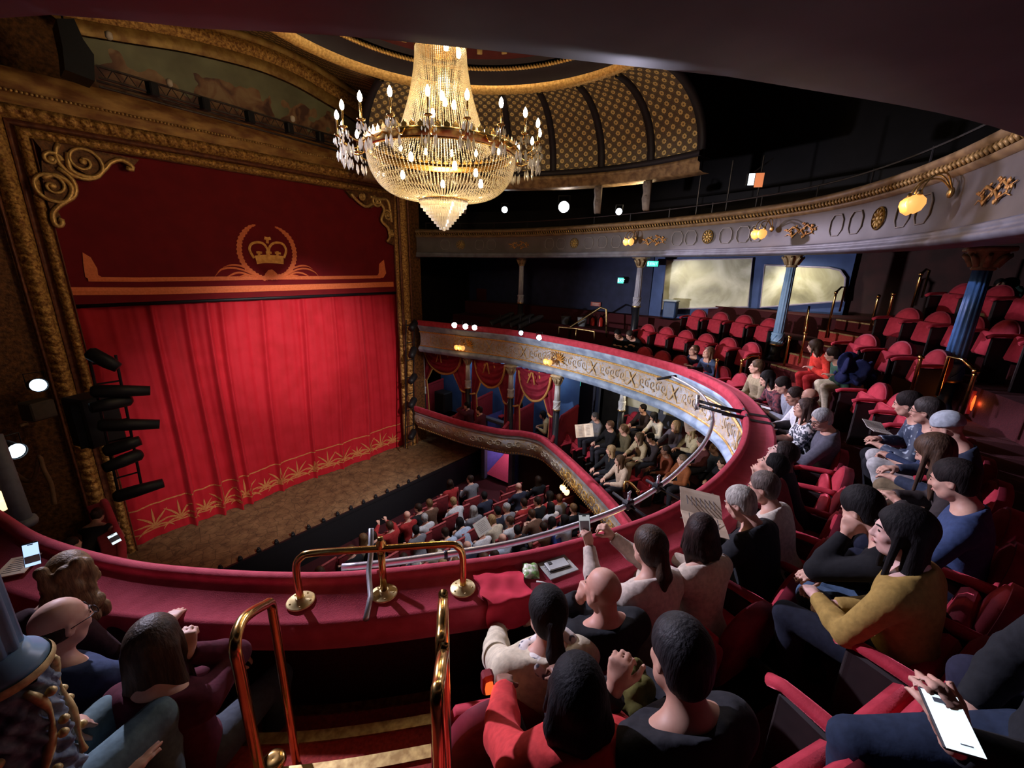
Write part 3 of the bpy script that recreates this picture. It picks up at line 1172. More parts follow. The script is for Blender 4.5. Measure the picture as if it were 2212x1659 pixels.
def marble(nt, uv):
    n = nd(nt, 'ShaderNodeTexNoise', i_Scale=.9, i_Detail=5.0, i_Distortion=1.6)
    nt.links.new(uv, n.inputs['Vector'])
    return ramp(nt, n.outputs['Fac'], [(.30, (.17, .155, .09)), (.47, (.36, .33, .20)), (.58, (.50, .47, .33)), (.72, (.66, .63, .48))]), None


MARBLE = uv_mat('mottled_cream_panel', marble, .45)

# ------------------------------------------------------------------ building shell


def struct(name, mb, m, parent=None, smooth=False):
    return mb.build(name, m, parent, smooth, kind='structure' if parent is None else None)


def slab(x0, x1, y0, y1, z0, z1):
    return ((x0 + x1) / 2, (y0 + y1) / 2, (z0 + z1) / 2), (x1 - x0, y1 - y0, z1 - z0)


# stalls floor, pit wall, stage
mb = MB()
mb.grid([[(x, y, ZFL + max(0, 8.6 - y) * .075) for x in (-2.5, 12.6)] for y in (11.8, 8.6, -4.5)])
struct('floor', mb, CARPET)
m = MB()
m.grid([[(x, y, ZST) for x in np.linspace(-1.6, 11.6, 30)] for y in np.linspace(9.48, 14.5, 12)], [[(x, y) for x in np.linspace(-1.6, 11.6, 30)] for y in np.linspace(9.48, 14.5, 12)])
stage = struct('floor_stage', m, STAGE)
m = MB()
m.grid([[(-1.6, 9.48, z), (11.6, 9.48, z)] for z in (ZST, ZFL - .1)])
m.box(((-1.6 + 11.6) / 2, 9.49, ZST - .03), (13.2, .06, .07))
struct('stage_front', m, BLACK, stage)
# outer shell
m = MB()
LF.sweep(m, [(8.2, -7.7), (8.2, -3.2), (8.2, .1), (8.2, 6.5)])
struct('wall_outer', m, DARKWALL)
m = MB()
m.grid([[(13.6, y, z) for y in (13.5, -6.0)] for z in (-7.7, 6.5)])
struct('wall_far', m, DARKWALL)
m = MB()
m.grid([[(x, y, 7.0) for x in (-6, 15)] for y in (-6, 14)])
struct('ceiling_void', m, DARKWALL)
m = MB()
m.grid([[(-5.5, y, z) for y in (13.5, -6.0)] for z in (-7.7, 7)])
struct('wall_near', m, DARKWALL)
m = MB()
m.grid([[(x, 14.6, z) for x in (-6, 15)] for z in (-7.7, 7)])
struct('wall_stage_back', m, DARKWALL)

# ---- upper circle: stepped floor, soffit, fascia, ledge
ROW0, PITCH, RISE, FL0 = .26, .83, .44, -2.75
m = MB()
pf = [(.14, -.12), (.15, -.14), (.15, FL0 - ZL)]
for r in range(5):
    z = FL0 - ZL + RISE * r
    pf += [(ROW0 + PITCH * r + .08, z), (ROW0 + PITCH * (r + 1) + .08, z)]
pf += [(6.2, pf[-1][1])]
LF.sweep(m, pf)
uc = struct('floor_upper_circle', m, CARPET)
m = MB()
LF.sweep(m, [(.05, -.98), (.4, -1.05), (4.3, -1.05)])
struct('soffit_upper_circle', m, mat('soffit_paint', (.16, .14, .14), .7, scale=4), uc)

circle = thing('circle_parapet', 'pale blue and gold painted front of the upper circle under a red plush ledge', 'balcony front')
m = MB()
LF.sweep(m, [(-.03, -.07), (-.045, .05), (-.03, .085), (.0, .10), (.03, .085), (.04, .065), (.042, .032), (.29, .024), (.325, .005), (.33, -.06), (.33, -.14), (.30, -.15), (.15, -.16)])
m.build('ledge', LEDGE_RED, circle, True)
m = MB()
LF.sweep(m, [(.0, -.06), (-.03, -.09), (-.02, -.13), (.05, -.22), (.07, -.27)])
m.build('upper_cove', PALEBLUE, circle, True)
m = MB()
LF.sweep(m, [(.06, -.27), (.035, -.28), (.03, -.30), (.05, -.315)])
LF.sweep(m, [(.05, -.745), (.03, -.76), (.035, -.78), (.06, -.79)])
m.build('gilt_bead', GILT_BR, circle, True)
m = MB()
LF.sweep(m, [(.06, -.30), (.095, -.42), (.10, -.64), (.06, -.76)])
m.build('painted_panel_band', FASCIA_PAINT, circle, True)
m = MB()
LF.sweep(m, [(.06, -.78), (.01, -.80), (-.03, -.84), (-.04, -.88), (-.01, -.91), (.0, -.96), (.06, -.99), (.2, -1.0)])
m.build('lower_moulding', PALEBLUE, circle, True)
struct_parent_circle = circle

# ---- lower circle and box front
lower = thing('lower_circle_parapet', 'scrolled cream and gold front of the boxes and lower circle, above the stalls', 'balcony front')
m = MB()
LP.sweep(m, [(-.03, -.09), (-.05, .03), (-.03, .07), (.02, .085), (.06, .07), (.07, .03), (.17, .02), (.20, -.02), (.20, -.7)])
m.build('ledge', LEDGE_RED, lower, True)
m = MB()
LP.sweep(m, [(.0, -.08), (.02, -.13), (-.02, -.17), (.02, -.22)])
LP.sweep(m, [(.12, -.70), (.10, -.74), (.16, -.80), (.4, -.82), (3.4, -.82)])
m.build('plain_moulding', mat('grey_blue_moulding', (.36, .38, .42), .6, c2=(.24, .25, .28), scale=5), lower, True)
m = MB()
LP.sweep(m, [(.02, -.21), (-.03, -.30), (-.03, -.45), (.03, -.60), (.12, -.71)])
m.build('painted_panel_band', BOX_PAINT, lower, True)
m = MB()
for s in np.arange(.05, LP.L * .78, .085):
    p, n = LP.at(s, .085)
    m.ball(p + np.array([0, 0, -.715]), .026, 6, 4)
m.build('gilt_bead_row', GILT_BR, lower, True, kind='stuff')
m = MB()
pf = [(.20, -.75)]
for r in range(6):
    z = -.75 + .22 * r
    pf += [(.20 + .78 * r, z), (.20 + .78 * (r + 1), z)]
LP.sweep(m, pf, s0=path_s(LP, 1190) + .1)
struct('floor_lower_circle', m, CARPET)
m = MB()
LP.sweep(m, [(.20, -.73), (1.0, -.73), (1.9, -.73)], s1=path_s(LP, 1190))
struct('floor_boxes', m, mat('box_carpet', (.30, .07, .045), .9, scale=30))

# near-side box ledge, mirror of the far one
LN = Path([(.80, 11.35), (.80, 11.1), (.76, 10.1), (.70, 9.06), (.40, 7.76), (.05, 7.1), (-.4, 6.7)], .08, side=1)
LN.p[:, 2] = ZB
nb = thing('near_box_parapet', 'red plush box ledge beside the left foot of the stage arch', 'balcony front')
m = MB()
LN.sweep(m, [(-.03, -.09), (-.05, .03), (-.03, .07), (.02, .085), (.06, .07), (.07, .03), (.26, .02), (.28, -.02), (.28, -.7)])
m.build('ledge', LEDGE_RED, nb, True)
m = MB()
LN.sweep(m, [(.0, -.08), (-.03, -.30), (-.03, -.45), (.03, -.60), (.12, -.80), (2.5, -.82)])
m.build('painted_panel_band', BOX_PAINT, nb, True)
m = MB()
LN.sweep(m, [(.28, -.75), (3.0, -.75)])
struct('floor_near_box', m, CARPET)

# ---- gallery front (above), its soffit and floor
gal = thing('gallery_parapet', 'long grey lilac gallery front with gilt rope top and rosettes above the columns', 'balcony front')
m = MB()
GP.sweep(m, [(.02, .14), (.04, .20), (.05, .34), (.05, .56), (.02, .62)])
m.build('panel_band', LILAC_PAINT, gal, True)
m = MB()
GP.sweep(m, [(.35, -.0), (.10, .0), (-.03, .0), (-.06, .02), (-.065, .05), (-.03, .07), (-.02, .10), (-.04, .12), (.02, .15)])
m.build('lower_moulding', mat('pale_lilac_moulding', (.15, .15, .18), .5, c2=(.10, .095, .115), scale=5), gal, True)
m = MB()
GP.sweep(m, [(.02, .61), (-.03, .64), (-.03, .66), (.0, .68)])
GP.sweep(m, [(.0, .74), (-.05, .76), (-.06, .80), (-.02, .83), (.05, .86), (.40, .86), (.42, .80), (.42, .1)])
m.build('top_moulding', mat('gallery_top_paint', (.21, .13, .06), .55, c2=(.13, .075, .038), scale=8), gal, True)
m = MB()
for s in np.arange(GP.L * .40, GP.L, .075):
    p, n = GP.at(s, -.012)
    t = np.array([-n[1], n[0], 0])
    a = p + np.array([0, 0, .675]) - t * .022
    b = p + np.array([0, 0, .745]) + t * .022
    m.tube([a, (a + b) / 2 - np.array([n[0], n[1], 0]) * .012, b], [.014, .022, .014], 6)
m.build('rope_moulding', mat('rope_gilt', (.36, .22, .075), .5, .3, c2=(.20, .11, .035), scale=14), gal, True, kind='stuff')
m = MB()
GP.sweep(m, [(.05, .02), (.5, .12), (1.6, .62), (3.2, 1.15), (4.2, 1.2)])
struct('soffit_gallery', m, mat('gallery_soffit', (.040, .016, .018), .85, c2=(.030, .012, .013), scale=3))
m = MB()
GP.sweep(m, [(.42, .1), (.42, .35), (1.2, .35), (1.2, .8), (2.0, .8), (2.0, 1.25), (2.9, 1.25), (2.9, 1.7), (4.5, 1.7)])
struct('floor_gallery', m, DARKWALL)
# ------------------------------------------------------------------ stage arch
YP = 11.66
XL, XR, ZT = 1.14, 8.50, 1.86


def leaf_relief(u, v, w):
    """Acanthus-like relief, u along the band, v across 0..1."""
    c = math.sin(PI * v)
    a = abs(math.sin(u / .145 * PI + math.sin(v * PI) * 1.1))
    b = abs(math.sin(u / .0725 * PI + 2.2 * v))
    return w * c * (.45 + .40 * a + .22 * b * (1 - c * .4))


def arch_run(mb, d0, d1, fn, ny=7, step=.036, proud=.0):
    """A band of the frame between distances d0 and d1 outside the opening, mitred at the top corners; fn gives its height."""
    def line(side):
        rows = []
        for k in range(ny + 1):
            d = d0 + (d1 - d0) * k / ny
            row = []
            if side == 'L':
                n = int((ZT + d1 - ZST) / step)
                for i in range(n + 1):
                    z = ZST + (ZT + d - ZST) * i / n
                    row.append((XL - d, YP - proud - fn(z, k / ny), z))
            elif side == 'R':
                n = int((ZT + d1 - ZST) / step)
                for i in range(n + 1):
                    z = ZST + (ZT + d - ZST) * i / n
                    row.append((XR + d, YP - proud - fn(z, k / ny), z))
            else:
                n = int((XR - XL + 2 * d1) / step)
                for i in range(n + 1):
                    x = XL - d + (XR - XL + 2 * d) * i / n
                    row.append((x, YP - proud - fn(x, k / ny), ZT + d))
            rows.append(row)
        return rows
    for s in 'LTR':
        mb.grid(line(s))
    return mb


arch = thing('proscenium_arch', 'carved gilt stage arch framing the red curtain', 'arch')
m = MB()
arch_run(m, .0, .03, lambda u, v: .05 * math.sin(PI * v) + .02, 3)
arch_run(m, .19, .29, lambda u, v: .03 - .07 * math.sin(PI * v), 3, .3)
arch_run(m, .56, .62, lambda u, v: .05 * math.sin(PI * v) + .03, 3, .3)
m.build('channel_mouldings', mat('gilt_red_channel', (.22, .075, .03), .5, .15, c2=(.10, .03, .015), scale=10), arch, True)
m = MB()
arch_run(m, .03, .19, lambda u, v: leaf_relief(u, v, .09), 8, .024)
m.build('inner_leaf_band', GILT, arch, True)
m = MB()
arch_run(m, .29, .56, lambda u, v: leaf_relief(u * .8, v, .14), 10, .024)
m.build('outer_leaf_band', GILT, arch, True)
# frieze over the opening: gilt panels, string of beads, plain frieze
m = MB()
m.grid([[(x, YP - .10 - .06 * a + .02 * math.sin(x * 5.1) * math.sin(a * 9), ZT + .60 + a) for x in np.arange(-.6, 9.9, .05)] for a in np.linspace(0, .12, 3)])
m.grid([[(x, YP - .12 - .035 * abs(math.sin(x * 3.3)) * abs(math.sin((a) * 9)), ZT + .50 + a) for x in np.arange(-.6, 9.6, .05)] for a in np.linspace(0, .22, 7)])
m.grid([[(x, YP - .16 - .04 * abs(math.sin(x * 3.3 + 1)) * abs(math.sin((a) * 9)), 2.56 + a) for x in np.arange(-.6, 9.6, .05)] for a in np.linspace(0, .34, 8)])
m.build('frieze', mat('gilt_frieze', (.46, .25, .065), .55, .2, c2=(.21, .08, .020), scale=4.5, bump=.5, bscale=18, stretch=(.6, 1, 1.6)), arch, True)
m = MB()
for x in np.arange(-.5, 9.4, .058):
    m.ball((x, YP - .20, 2.545), .026, 6, 4)
m.build('bead_string', GILT_BR, arch, True, kind='stuff')
m = MB()
m.grid([[(x, YP - .15 + .5 * a, 2.90 + .02 * a) for x in (-.8, 9.6)] for a in (0, 1)])
m.grid([[(x, YP + .06, z) for x in (-1.6, XL - .55)] for z in (ZST, 6)])
m.grid([[(x, YP + .06, z) for x in (XR + .55, 9.6)] for z in (ZST, 6)])
m.grid([[(x, YP + .42, z) for x in (-1.6, 4.5, 10)] for z in (2.75, 6)])
m.build('wall_face', GILT_DK, arch)

# corner brackets -------------------------------------------------
def spiral(mb, c, r0, r1, turns, a0, Y, rad=.032, hand=1, n=46, y1=None):
    P = []
    for i in range(n):
        t = i / (n - 1)
        r = r0 + (r1 - r0) * t
        a = a0 + hand * turns * 2 * PI * t
        P.append((c[0] + r * math.cos(a), Y - .03 * t, c[2] + r * math.sin(a)))
    mb.tube(P, [rad * (1 - .45 * i / (n - 1)) for i in range(n)], 7)
    return P


def pix_poly(mb, L, Y, d):
    P = PY(L, Y)
    n = len(P)
    mb.add([(p[0], Y - d / 2, p[2]) for p in P] + [(p[0], Y + d / 2, p[2]) for p in P],
           [tuple(range(n)), tuple(range(2 * n - 1, n - 1, -1))] + [(i, i + n, (i + 1) % n + n, (i + 1) % n) for i in range(n)])


YB = 11.62
for nm, label, poly, tubes, spis in (
    ('corner_bracket', 'gilt corner bracket with two large scrolls at the upper left of the stage arch',
     [(88, 322), (70, 300), (300, 345), (282, 366), (262, 348), (240, 352), (222, 372), (190, 380), (160, 362), (150, 345), (148, 372), (158, 400), (150, 425), (132, 438), (124, 455), (134, 475), (130, 490), (118, 485), (110, 460), (96, 420), (90, 380)],
     [[(146, 330), (150, 362), (172, 378), (205, 382), (226, 366), (238, 352), (258, 345), (276, 352), (287, 362), (284, 367), (272, 362)],
      [(92, 385), (118, 378), (146, 392), (156, 412), (146, 432), (126, 446), (114, 462), (118, 484), (130, 489), (136, 478), (126, 474)]],
     [((178, 350), .36, 1.9, 2.4, 1), ((112, 402), .33, 1.9, 1.2, -1), ((110, 345), .13, 1.0, 0, 1)]),
    ('corner_bracket', 'gilt leafy corner bracket with bulging scrolls at the upper right of the stage arch',
     [(745, 412), (850, 418), (850, 530), (838, 525), (845, 500), (832, 488), (822, 470), (828, 450), (815, 440), (800, 450), (785, 440), (775, 425), (758, 428)],
     [[(758, 418), (770, 432), (790, 446), (806, 440), (822, 440), (830, 455), (824, 476), (838, 492), (842, 512), (836, 522)],
      [(800, 425), (818, 430), (836, 432), (842, 450), (846, 480)]],
     [((812, 436), .16, 1.4, 2.0, 1), ((834, 466), .15, 1.4, 2.0, -1), ((842, 505), .10, 1.2, 1.0, 1), ((778, 425), .10, 1.2, 1.0, -1)])):
    t = thing(nm, label, 'bracket')
    b = MB()
    pix_poly(b, poly, YB, .10)
    b.build('backing', GILT_DK, t)
    for L in tubes:
        b = MB()
        P = np.array([at(*p, Y=YB - .07) for p in L])
        P = catmull(P, .05)
        b.tube(P, [.042] * len(P), 7)
        b.build('scroll_rim', GILT_BR, t, True)
    for (c, r0, turns, a0, hand) in spis:
        b = MB()
        spiral(b, at(*c, Y=YB), r0, .04, turns, a0, YB - .07, .038, hand)
        q = at(*c, Y=YB)
        b.ball((q[0], YB - .08, q[2]), .055, 9, 6, sy=.7)
        b.build('volute', GILT_BR, t, True)

# mural recess over the frieze ------------------------------------
def mural_paint(nt, uv):
    sep = nd(nt, 'ShaderNodeSeparateXYZ')
    nt.links.new(uv, sep.inputs[0])
    n = nd(nt, 'ShaderNodeTexNoise', i_Scale=1.3, i_Detail=3.0)
    nt.links.new(uv, n.inputs['Vector'])
    sky = ramp(nt, n.outputs['Fac'], [(.35, (.15, .14, .07)), (.65, (.25, .25, .13))])
    n2 = nd(nt, 'ShaderNodeTexNoise', i_Scale=3.0, i_Detail=2.0, i_Distortion=1.0)
    nt.links.new(uv, n2.inputs['Vector'])
    fig = ramp(nt, n2.outputs['Fac'], [(.35, (.10, .035, .018)), (.5, (.26, .12, .05)), (.65, (.36, .22, .10))])
    n3 = nd(nt, 'ShaderNodeTexNoise', i_Scale=2.1, i_Detail=1.5)
    nt.links.new(uv, n3.inputs['Vector'])
    low = mth(nt, 'LESS_THAN', sep.outputs[1], mth(nt, 'MULTIPLY_ADD', n3.outputs['Fac'], 1.9, -.36))
    return mixc(nt, low, sky, fig), None


MURAL = uv_mat('mural_paint', mural_paint, .6)
arch_o = [at(x, y, Y=11.5) for x, y in [(20, -60), (200, -20), (380, 20), (560, 75), (660, 120), (740, 170), (820, 225), (880, 280), (905, 330)]]
AO = catmull([(p[0], p[2]) for p in arch_o], .10)
arch_c = at(430, 330, Y=11.5)
cx0, cz0 = 4.3, 1.4


def ring_pt(i, k, Y):
    x, z = AO[i]
    return (cx0 + (x - cx0) * k, Y, cz0 + (z - cz0) * k)


mur = thing('mural', 'curved painted mural panel of soft figures under a pale sky above the stage arch', 'mural')
b = MB()
rows, uvs = [], []
for f in np.linspace(0, 1, 10):
    row, uv = [], []
    for i in range(len(AO)):
        p = ring_pt(i, .80, YP + .02)
        z = 2.9 + (max(p[2], 2.95) - 2.9) * f
        row.append((p[0], YP + .30 - .25 * f, z))
        uv.append((p[0], z - 2.9))
    rows.append(row)
    uvs.append(uv)
b.grid(rows, uvs)
b.build('painted_panel', MURAL, mur)
b = MB()
for k0, k1, pr_, nn in ((.80, .87, .04, 4), (.955, 1.0, .05, 4)):
    b.grid([[ring_pt(i, k0 + (k1 - k0) * j / nn, YP - .05 - pr_ * math.sin(PI * j / nn)) for i in range(len(AO))] for j in range(nn + 1)])
b.build('plain_band', GILT_BR and mat('gilt_arch_band', (.45, .28, .08), .5, .25, c2=(.26, .13, .035), scale=6, bump=.4, bscale=20), mur, True)
b = MB()
nn = 7
AOf = catmull(AO, .035)
b.grid([[(cx0 + (x - cx0) * (.87 + .085 * j / nn), YP - .06 - leaf_relief(i * .035, j / nn, .10), cz0 + (z - cz0) * (.87 + .085 * j / nn)) for i, (x, z) in enumerate(AOf)] for j in range(nn + 1)])
b.build('leaf_band', GILT, mur, True)

# ------------------------------------------------------------------ house curtain and pelmet
YC = 11.88


def fold(x, z):
    """Depth of the pleated curtain; pleats lean a little and deepen towards the hem."""
    t = (z - ZST) / 5.6
    q = x + .05 * math.sin(z * .7 + x)
    a = 0
    for f, ph, am in ((2.1, .3, .045), (5.3, 1.1, .035), (9.7, 2.0, .028), (15.5, .6, .014)):
        a += am * (math.sin(q * f + ph) ** 3 if f > 5 else math.sin(q * f + ph))
    deep = 0
    for xc, dp, w in FOLDS:
        d = (q - xc + .10 * (1 - t)) / w
        deep += dp * math.exp(-d * d) * (1.15 - .8 * t)
    return a * .8 + deep


FOLDS = [(2.35, .22, .055), (2.95, .20, .06), (3.35, .22, .05), (3.62, .14, .05), (4.5, .10, .05), (5.55, .14, .05), (6.4, .09, .05), (7.3, .10, .06)]
cur = thing('house_curtain', 'bright red pleated stage curtain with gold palmette border along its hem', 'curtain')
b = MB()
xs = np.arange(.95, 8.75, .022)
zs = np.linspace(ZST + .01, -.70, 40)
b.grid([[(x, YC - fold(x, z), z) for x in xs] for z in zs])
CURT = mat('curtain_velvet', (.50, .010, .022), .75, c2=(.43, .006, .014), scale=3, sheen=.6, bump=.1, bscale=60)
b.build('drape', CURT, cur, True)
EMB = mat('embroidery_gold', (.62, .26, .085), .6, c2=(.50, .16, .05), scale=40)


def on_curtain(x, z, o=.012):
    return (x, YC - fold(x, z) - o, z)


def strip(mb, P, w):
    """A flat ribbon of embroidery lying on the curtain."""
    P = np.array(P, float)
    d = np.gradient(P, axis=0)
    d /= np.linalg.norm(d, axis=1)[:, None] + 1e-9
    ws = w if hasattr(w, '__len__') else [w] * len(P)
    A = [on_curtain(p[0] - q[1] * k, p[1] + q[0] * k) for p, q, k in zip(P, d, ws)]
    B = [on_curtain(p[0] + q[1] * k, p[1] - q[0] * k) for p, q, k in zip(P, d, ws)]
    mb.grid([A, B])


for z0 in (ZST + .24, ZST + .86):
    b = MB()
    strip(b, [(x, z0) for x in np.arange(1.05, 8.6, .03)], .016)
    b.build('border_line', EMB, cur)
x = 1.55
kk = 0
while x < 8.4:
    b = MB()
    big = kk % 3 != 2
    s = 1.0 if big else .62
    zb = ZST + .30
    for a in (-75, -50, -25, 0, 25, 50, 75):
        ar = math.radians(a)
        P = []
        for t in np.linspace(0, 1, 7):
            l = (.46 if abs(a) < 30 else .40) * s * t
            bend = ar * (1 + .55 * t)
            P.append((x + math.sin(bend) * l, zb + math.cos(bend) * l * (1 if abs(a) < 60 else .9)))
        strip(b, P, [.008, .016, .022, .022, .018, .012, .004])
    strip(b, [(x - .12 * s, zb), (x, zb - .03), (x + .12 * s, zb)], .012)
    b.build('palmette', EMB, cur)
    x += .50 if big else .42
    kk += 1

pel = thing('pelmet', 'flat red valance with orange bands and a wreathed crown above the curtain', 'valance')
b = MB()
b.grid([[(x, YP + .05 - (.0 if z > -.9 else 0), z) for x in np.linspace(.95, 8.7, 20)] for z in np.linspace(-.955, 2.3, 12)])
b.grid([[(x, YP + .05 + k, -.955) for x in np.linspace(.95, 8.7, 20)] for k in (0, .04)])
b.build('cloth', mat('pelmet_red', (.17, .003, .006), .85, c2=(.14, .002, .005), scale=3, sheen=.1), pel)
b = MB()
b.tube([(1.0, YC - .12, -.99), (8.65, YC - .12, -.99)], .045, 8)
b.build('shadow_gap_tube', BLACK, pel, True)  # black tube added to stand for the shadow gap under the pelmet
ORANGE = mat('pelmet_applique', (.84, .21, .07), .65, c2=(.74, .165, .05), scale=30)
CROWN = mat('crown_applique', (.92, .46, .11), .55, c2=(.74, .30, .06), scale=12)
YA = YP + .035


def flat_pts(P, w, mb, y=YA):
    P = np.array(P, float)
    d = np.gradient(P, axis=0)
    d /= np.linalg.norm(d, axis=1)[:, None] + 1e-9
    ws = np.array(w if hasattr(w, '__len__') else [w] * len(P))
    A = np.stack([P[:, 0] - d[:, 1] * ws, P[:, 1] + d[:, 0] * ws], 1)
    B = np.stack([P[:, 0] + d[:, 1] * ws, P[:, 1] - d[:, 0] * ws], 1)
    mb.grid([[(p[0], y, p[1]) for p in A], [(p[0], y - .012, p[1]) for p in P], [(p[0], y, p[1]) for p in B]])


def pxz(L):
    return [(p[0], p[2]) for p in PY(L, YA)]


def zoomed(L):        # points read in the close view of the crest
    return pxz([(440 + x / 5.027, 460 + y / 5.027) for x, y in L])


b = MB()
flat_pts(pxz([(190, 603), (300, 604), (450, 602), (600, 600), (700, 600), (822, 598)]), .045, b)
b.build('upper_band', ORANGE, pel)
b = MB()
flat_pts(pxz([(152, 629), (300, 629), (450, 626), (600, 622), (700, 619), (850, 614)]), .075, b)
b.build('lower_band', ORANGE, pel)
for L in ([(178, 545), (196, 556), (210, 580), (212, 594), (226, 602), (196, 606), (184, 598), (180, 570)], [(818, 590), (819, 570), (829, 561), (832, 580), (834, 590), (828, 600), (812, 601)]):
    b = MB()
    P = pxz(L)
    b.add([(p[0], YA - .004, p[1]) for p in P], [tuple(range(len(P)))])
    b.build('corner_leaf', ORANGE, pel)
for L in ([(560, 130), (500, 150), (440, 210), (395, 290), (385, 380), (395, 460), (440, 560), (520, 640), (620, 700), (690, 710)],
          [(770, 150), (830, 180), (900, 240), (950, 310), (980, 400), (985, 490), (960, 580), (900, 660), (830, 690), (760, 705)]):
    b = MB()
    P = catmull(zoomed(L), .03)
    w = [.055 * min(1, .3 + 4 * min(i / len(P), 1.15 - i / len(P))) * (1 + .22 * ((i % 3) - 1)) for i in range(len(P))]
    flat_pts(P, w, b, YA - .004)
    b.build('wreath_branch', ORANGE, pel)
b = MB()
for L in ([(620, 700), (500, 620), (400, 575), (300, 565), (210, 590)], [(600, 705), (480, 640), (340, 600), (200, 610), (120, 690)], [(560, 705), (450, 660), (360, 650), (240, 700)], [(600, 710), (480, 675), (370, 700)],
          [(820, 695), (950, 610), (1050, 575), (1130, 580), (1180, 610)], [(850, 700), (1000, 620), (1110, 605), (1200, 640), (1245, 685)], [(900, 700), (990, 650), (1070, 655), (1150, 690)], [(880, 705), (980, 680), (1060, 700)]):
    P = catmull(zoomed(L), .03)
    flat_pts(P, [.022 * min(1, .15 + 3 * (1 - i / len(P))) for i in range(len(P))], b, YA - .006)
P = zoomed([(655, 700), (665, 660), (700, 620), (740, 612), (775, 640), (815, 680), (830, 705), (740, 730)])
b.add([(p[0], YA - .012, p[1]) for p in P], [tuple(range(len(P)))])
b.build('acanthus_spray', ORANGE, pel)
b = MB()
for L, w in (([(565, 510), (640, 500), (720, 500), (800, 505), (865, 512)], .10), ([(545, 490), (510, 430), (495, 385), (520, 335), (580, 318), (640, 330), (680, 375), (700, 420), (700, 470)], .028),
             ([(870, 490), (890, 430), (890, 390), (860, 340), (800, 322), (745, 335), (715, 370), (702, 420)], .028), ([(690, 330), (690, 300), (688, 262)], .03), ([(655, 270), (690, 280), (725, 275)], .035),
             ([(700, 470), (700, 430), (700, 395)], .045), ([(672, 430), (700, 432), (735, 432)], .028), ([(600, 480), (600, 445), (600, 415)], .03), ([(570, 430), (600, 428), (632, 432)], .026), ([(800, 480), (800, 450), (800, 415)], .03), ([(770, 432), (800, 434), (835, 440)], .026)):
    P = catmull(zoomed(L), .03)
    flat_pts(P, w, b, YA - .008)
b.build('crown', CROWN, pel)

# footlights along the stage edge
ORD = 'first second third fourth fifth sixth seventh eighth ninth tenth eleventh twelfth thirteenth fourteenth fifteenth sixteenth seventeenth eighteenth nineteenth twentieth'.split()
ORD += ['%s further' % k for k in ORD]
fl0 = MB()
fl0.box((0, 0, .035), (.09, .07, .07), bev=.012).ball((0, 0, .085), .035, 8, 5)
fm = fl0.mesh('housing', BLACK, True)
for i, x in enumerate(np.linspace(2.1, 7.45, 15)):
    t = inst('footlight', fm, None, (x, 9.53, ZST))
    tag(t, '%s small black footlight on the stage edge, counting from its near left end' % ORD[i], 'footlight', 'footlights along the stage edge')

# ------------------------------------------------------------------ ceiling: dome ring, cove panels
DC = np.array([5.1, 5.0])
DR, DZ, BR_, BZ = 3.45, 3.6, 5.06, 2.3


def ringp(a, r, z):
    return (DC[0] + r * math.cos(a), DC[1] + r * math.sin(a), z)


dome = thing('ceiling_dome', 'round ceiling dome ring of gilt rope mouldings with red and gold brackets', 'ceiling')
angs = np.linspace(0, 2 * PI, 129)
b = MB()
b.grid([[ringp(a, r, z) for a in angs] for r, z in ((DR + .12, DZ - .02), (DR + .02, DZ - .07), (DR - .06, DZ - .03), (DR - .10, DZ + .06))])
b.build('outer_moulding', GILT_BR, dome, True)
b = MB()
b.grid([[ringp(a, r, z) for a in angs] for r, z in ((DR - .10, DZ + .06), (DR - .2, DZ + .18), (DR - .42, DZ + .22))])
b.grid([[ringp(a, r, z) for a in angs] for r, z in ((DR - .50, DZ + .28), (DR - .60, DZ + .34))])
b.build('dark_cove', mat('dome_dark_paint', (.022, .016, .020), .6, scale=5), dome, True)
b = MB()
for a in np.linspace(0, 2 * PI, 300, endpoint=False):
    b.tube([ringp(a - .010, DR - .46, DZ + .20), ringp(a, DR - .47, DZ + .21), ringp(a + .010, DR - .46, DZ + .26)], [.018, .03, .018], 6)
b.build('rope_moulding', GILT_BR, dome, True, kind='stuff')
b = MB()
b.grid([[ringp(a, r, z) for a in angs] for r, z in ((DR - .60, DZ + .34), (DR - .60, DZ + .74))])
b.build('red_drum', mat('dome_red', (.10, .018, .02), .6, scale=6), dome, True)
bk = MB().box((0, 0, 0), (.12, .15, .20), bev=.03)
bk.box((0, 0, .12), (.16, .20, .06), bev=.02)
bkm = bk.mesh('bracket', mat('gilt_bracket', (.40, .26, .10), .5, .3, scale=9), True)
for a in np.linspace(0, 2 * PI, 36, endpoint=False):
    inst('bracket', bkm, dome, ringp(a, DR - .55, DZ + .50), (0, 0, a))
b = MB()
b.grid([[ringp(a, r, z) for a in angs] for r, z in ((DR - .60, DZ + .74), (DR - 1.4, DZ + 1.05), (DR - 2.2, DZ + 1.4), (.02, DZ + 1.6))])
b.build('dome_shell', mat('dome_shell_paint', (.05, .03, .028), .7, scale=3), dome, True)


def cove_pt(a, t, o=0.0):
    """t 0 at the wall, 1 at the ring; hollow quarter curve."""
    w = t * PI / 2
    r = BR_ - (BR_ - DR - .12) * (1 - math.cos(w))
    z = BZ + (DZ - .02 - BZ) * math.sin(w)
    return ringp(a, r - o * math.cos(w), z - o * math.sin(w))


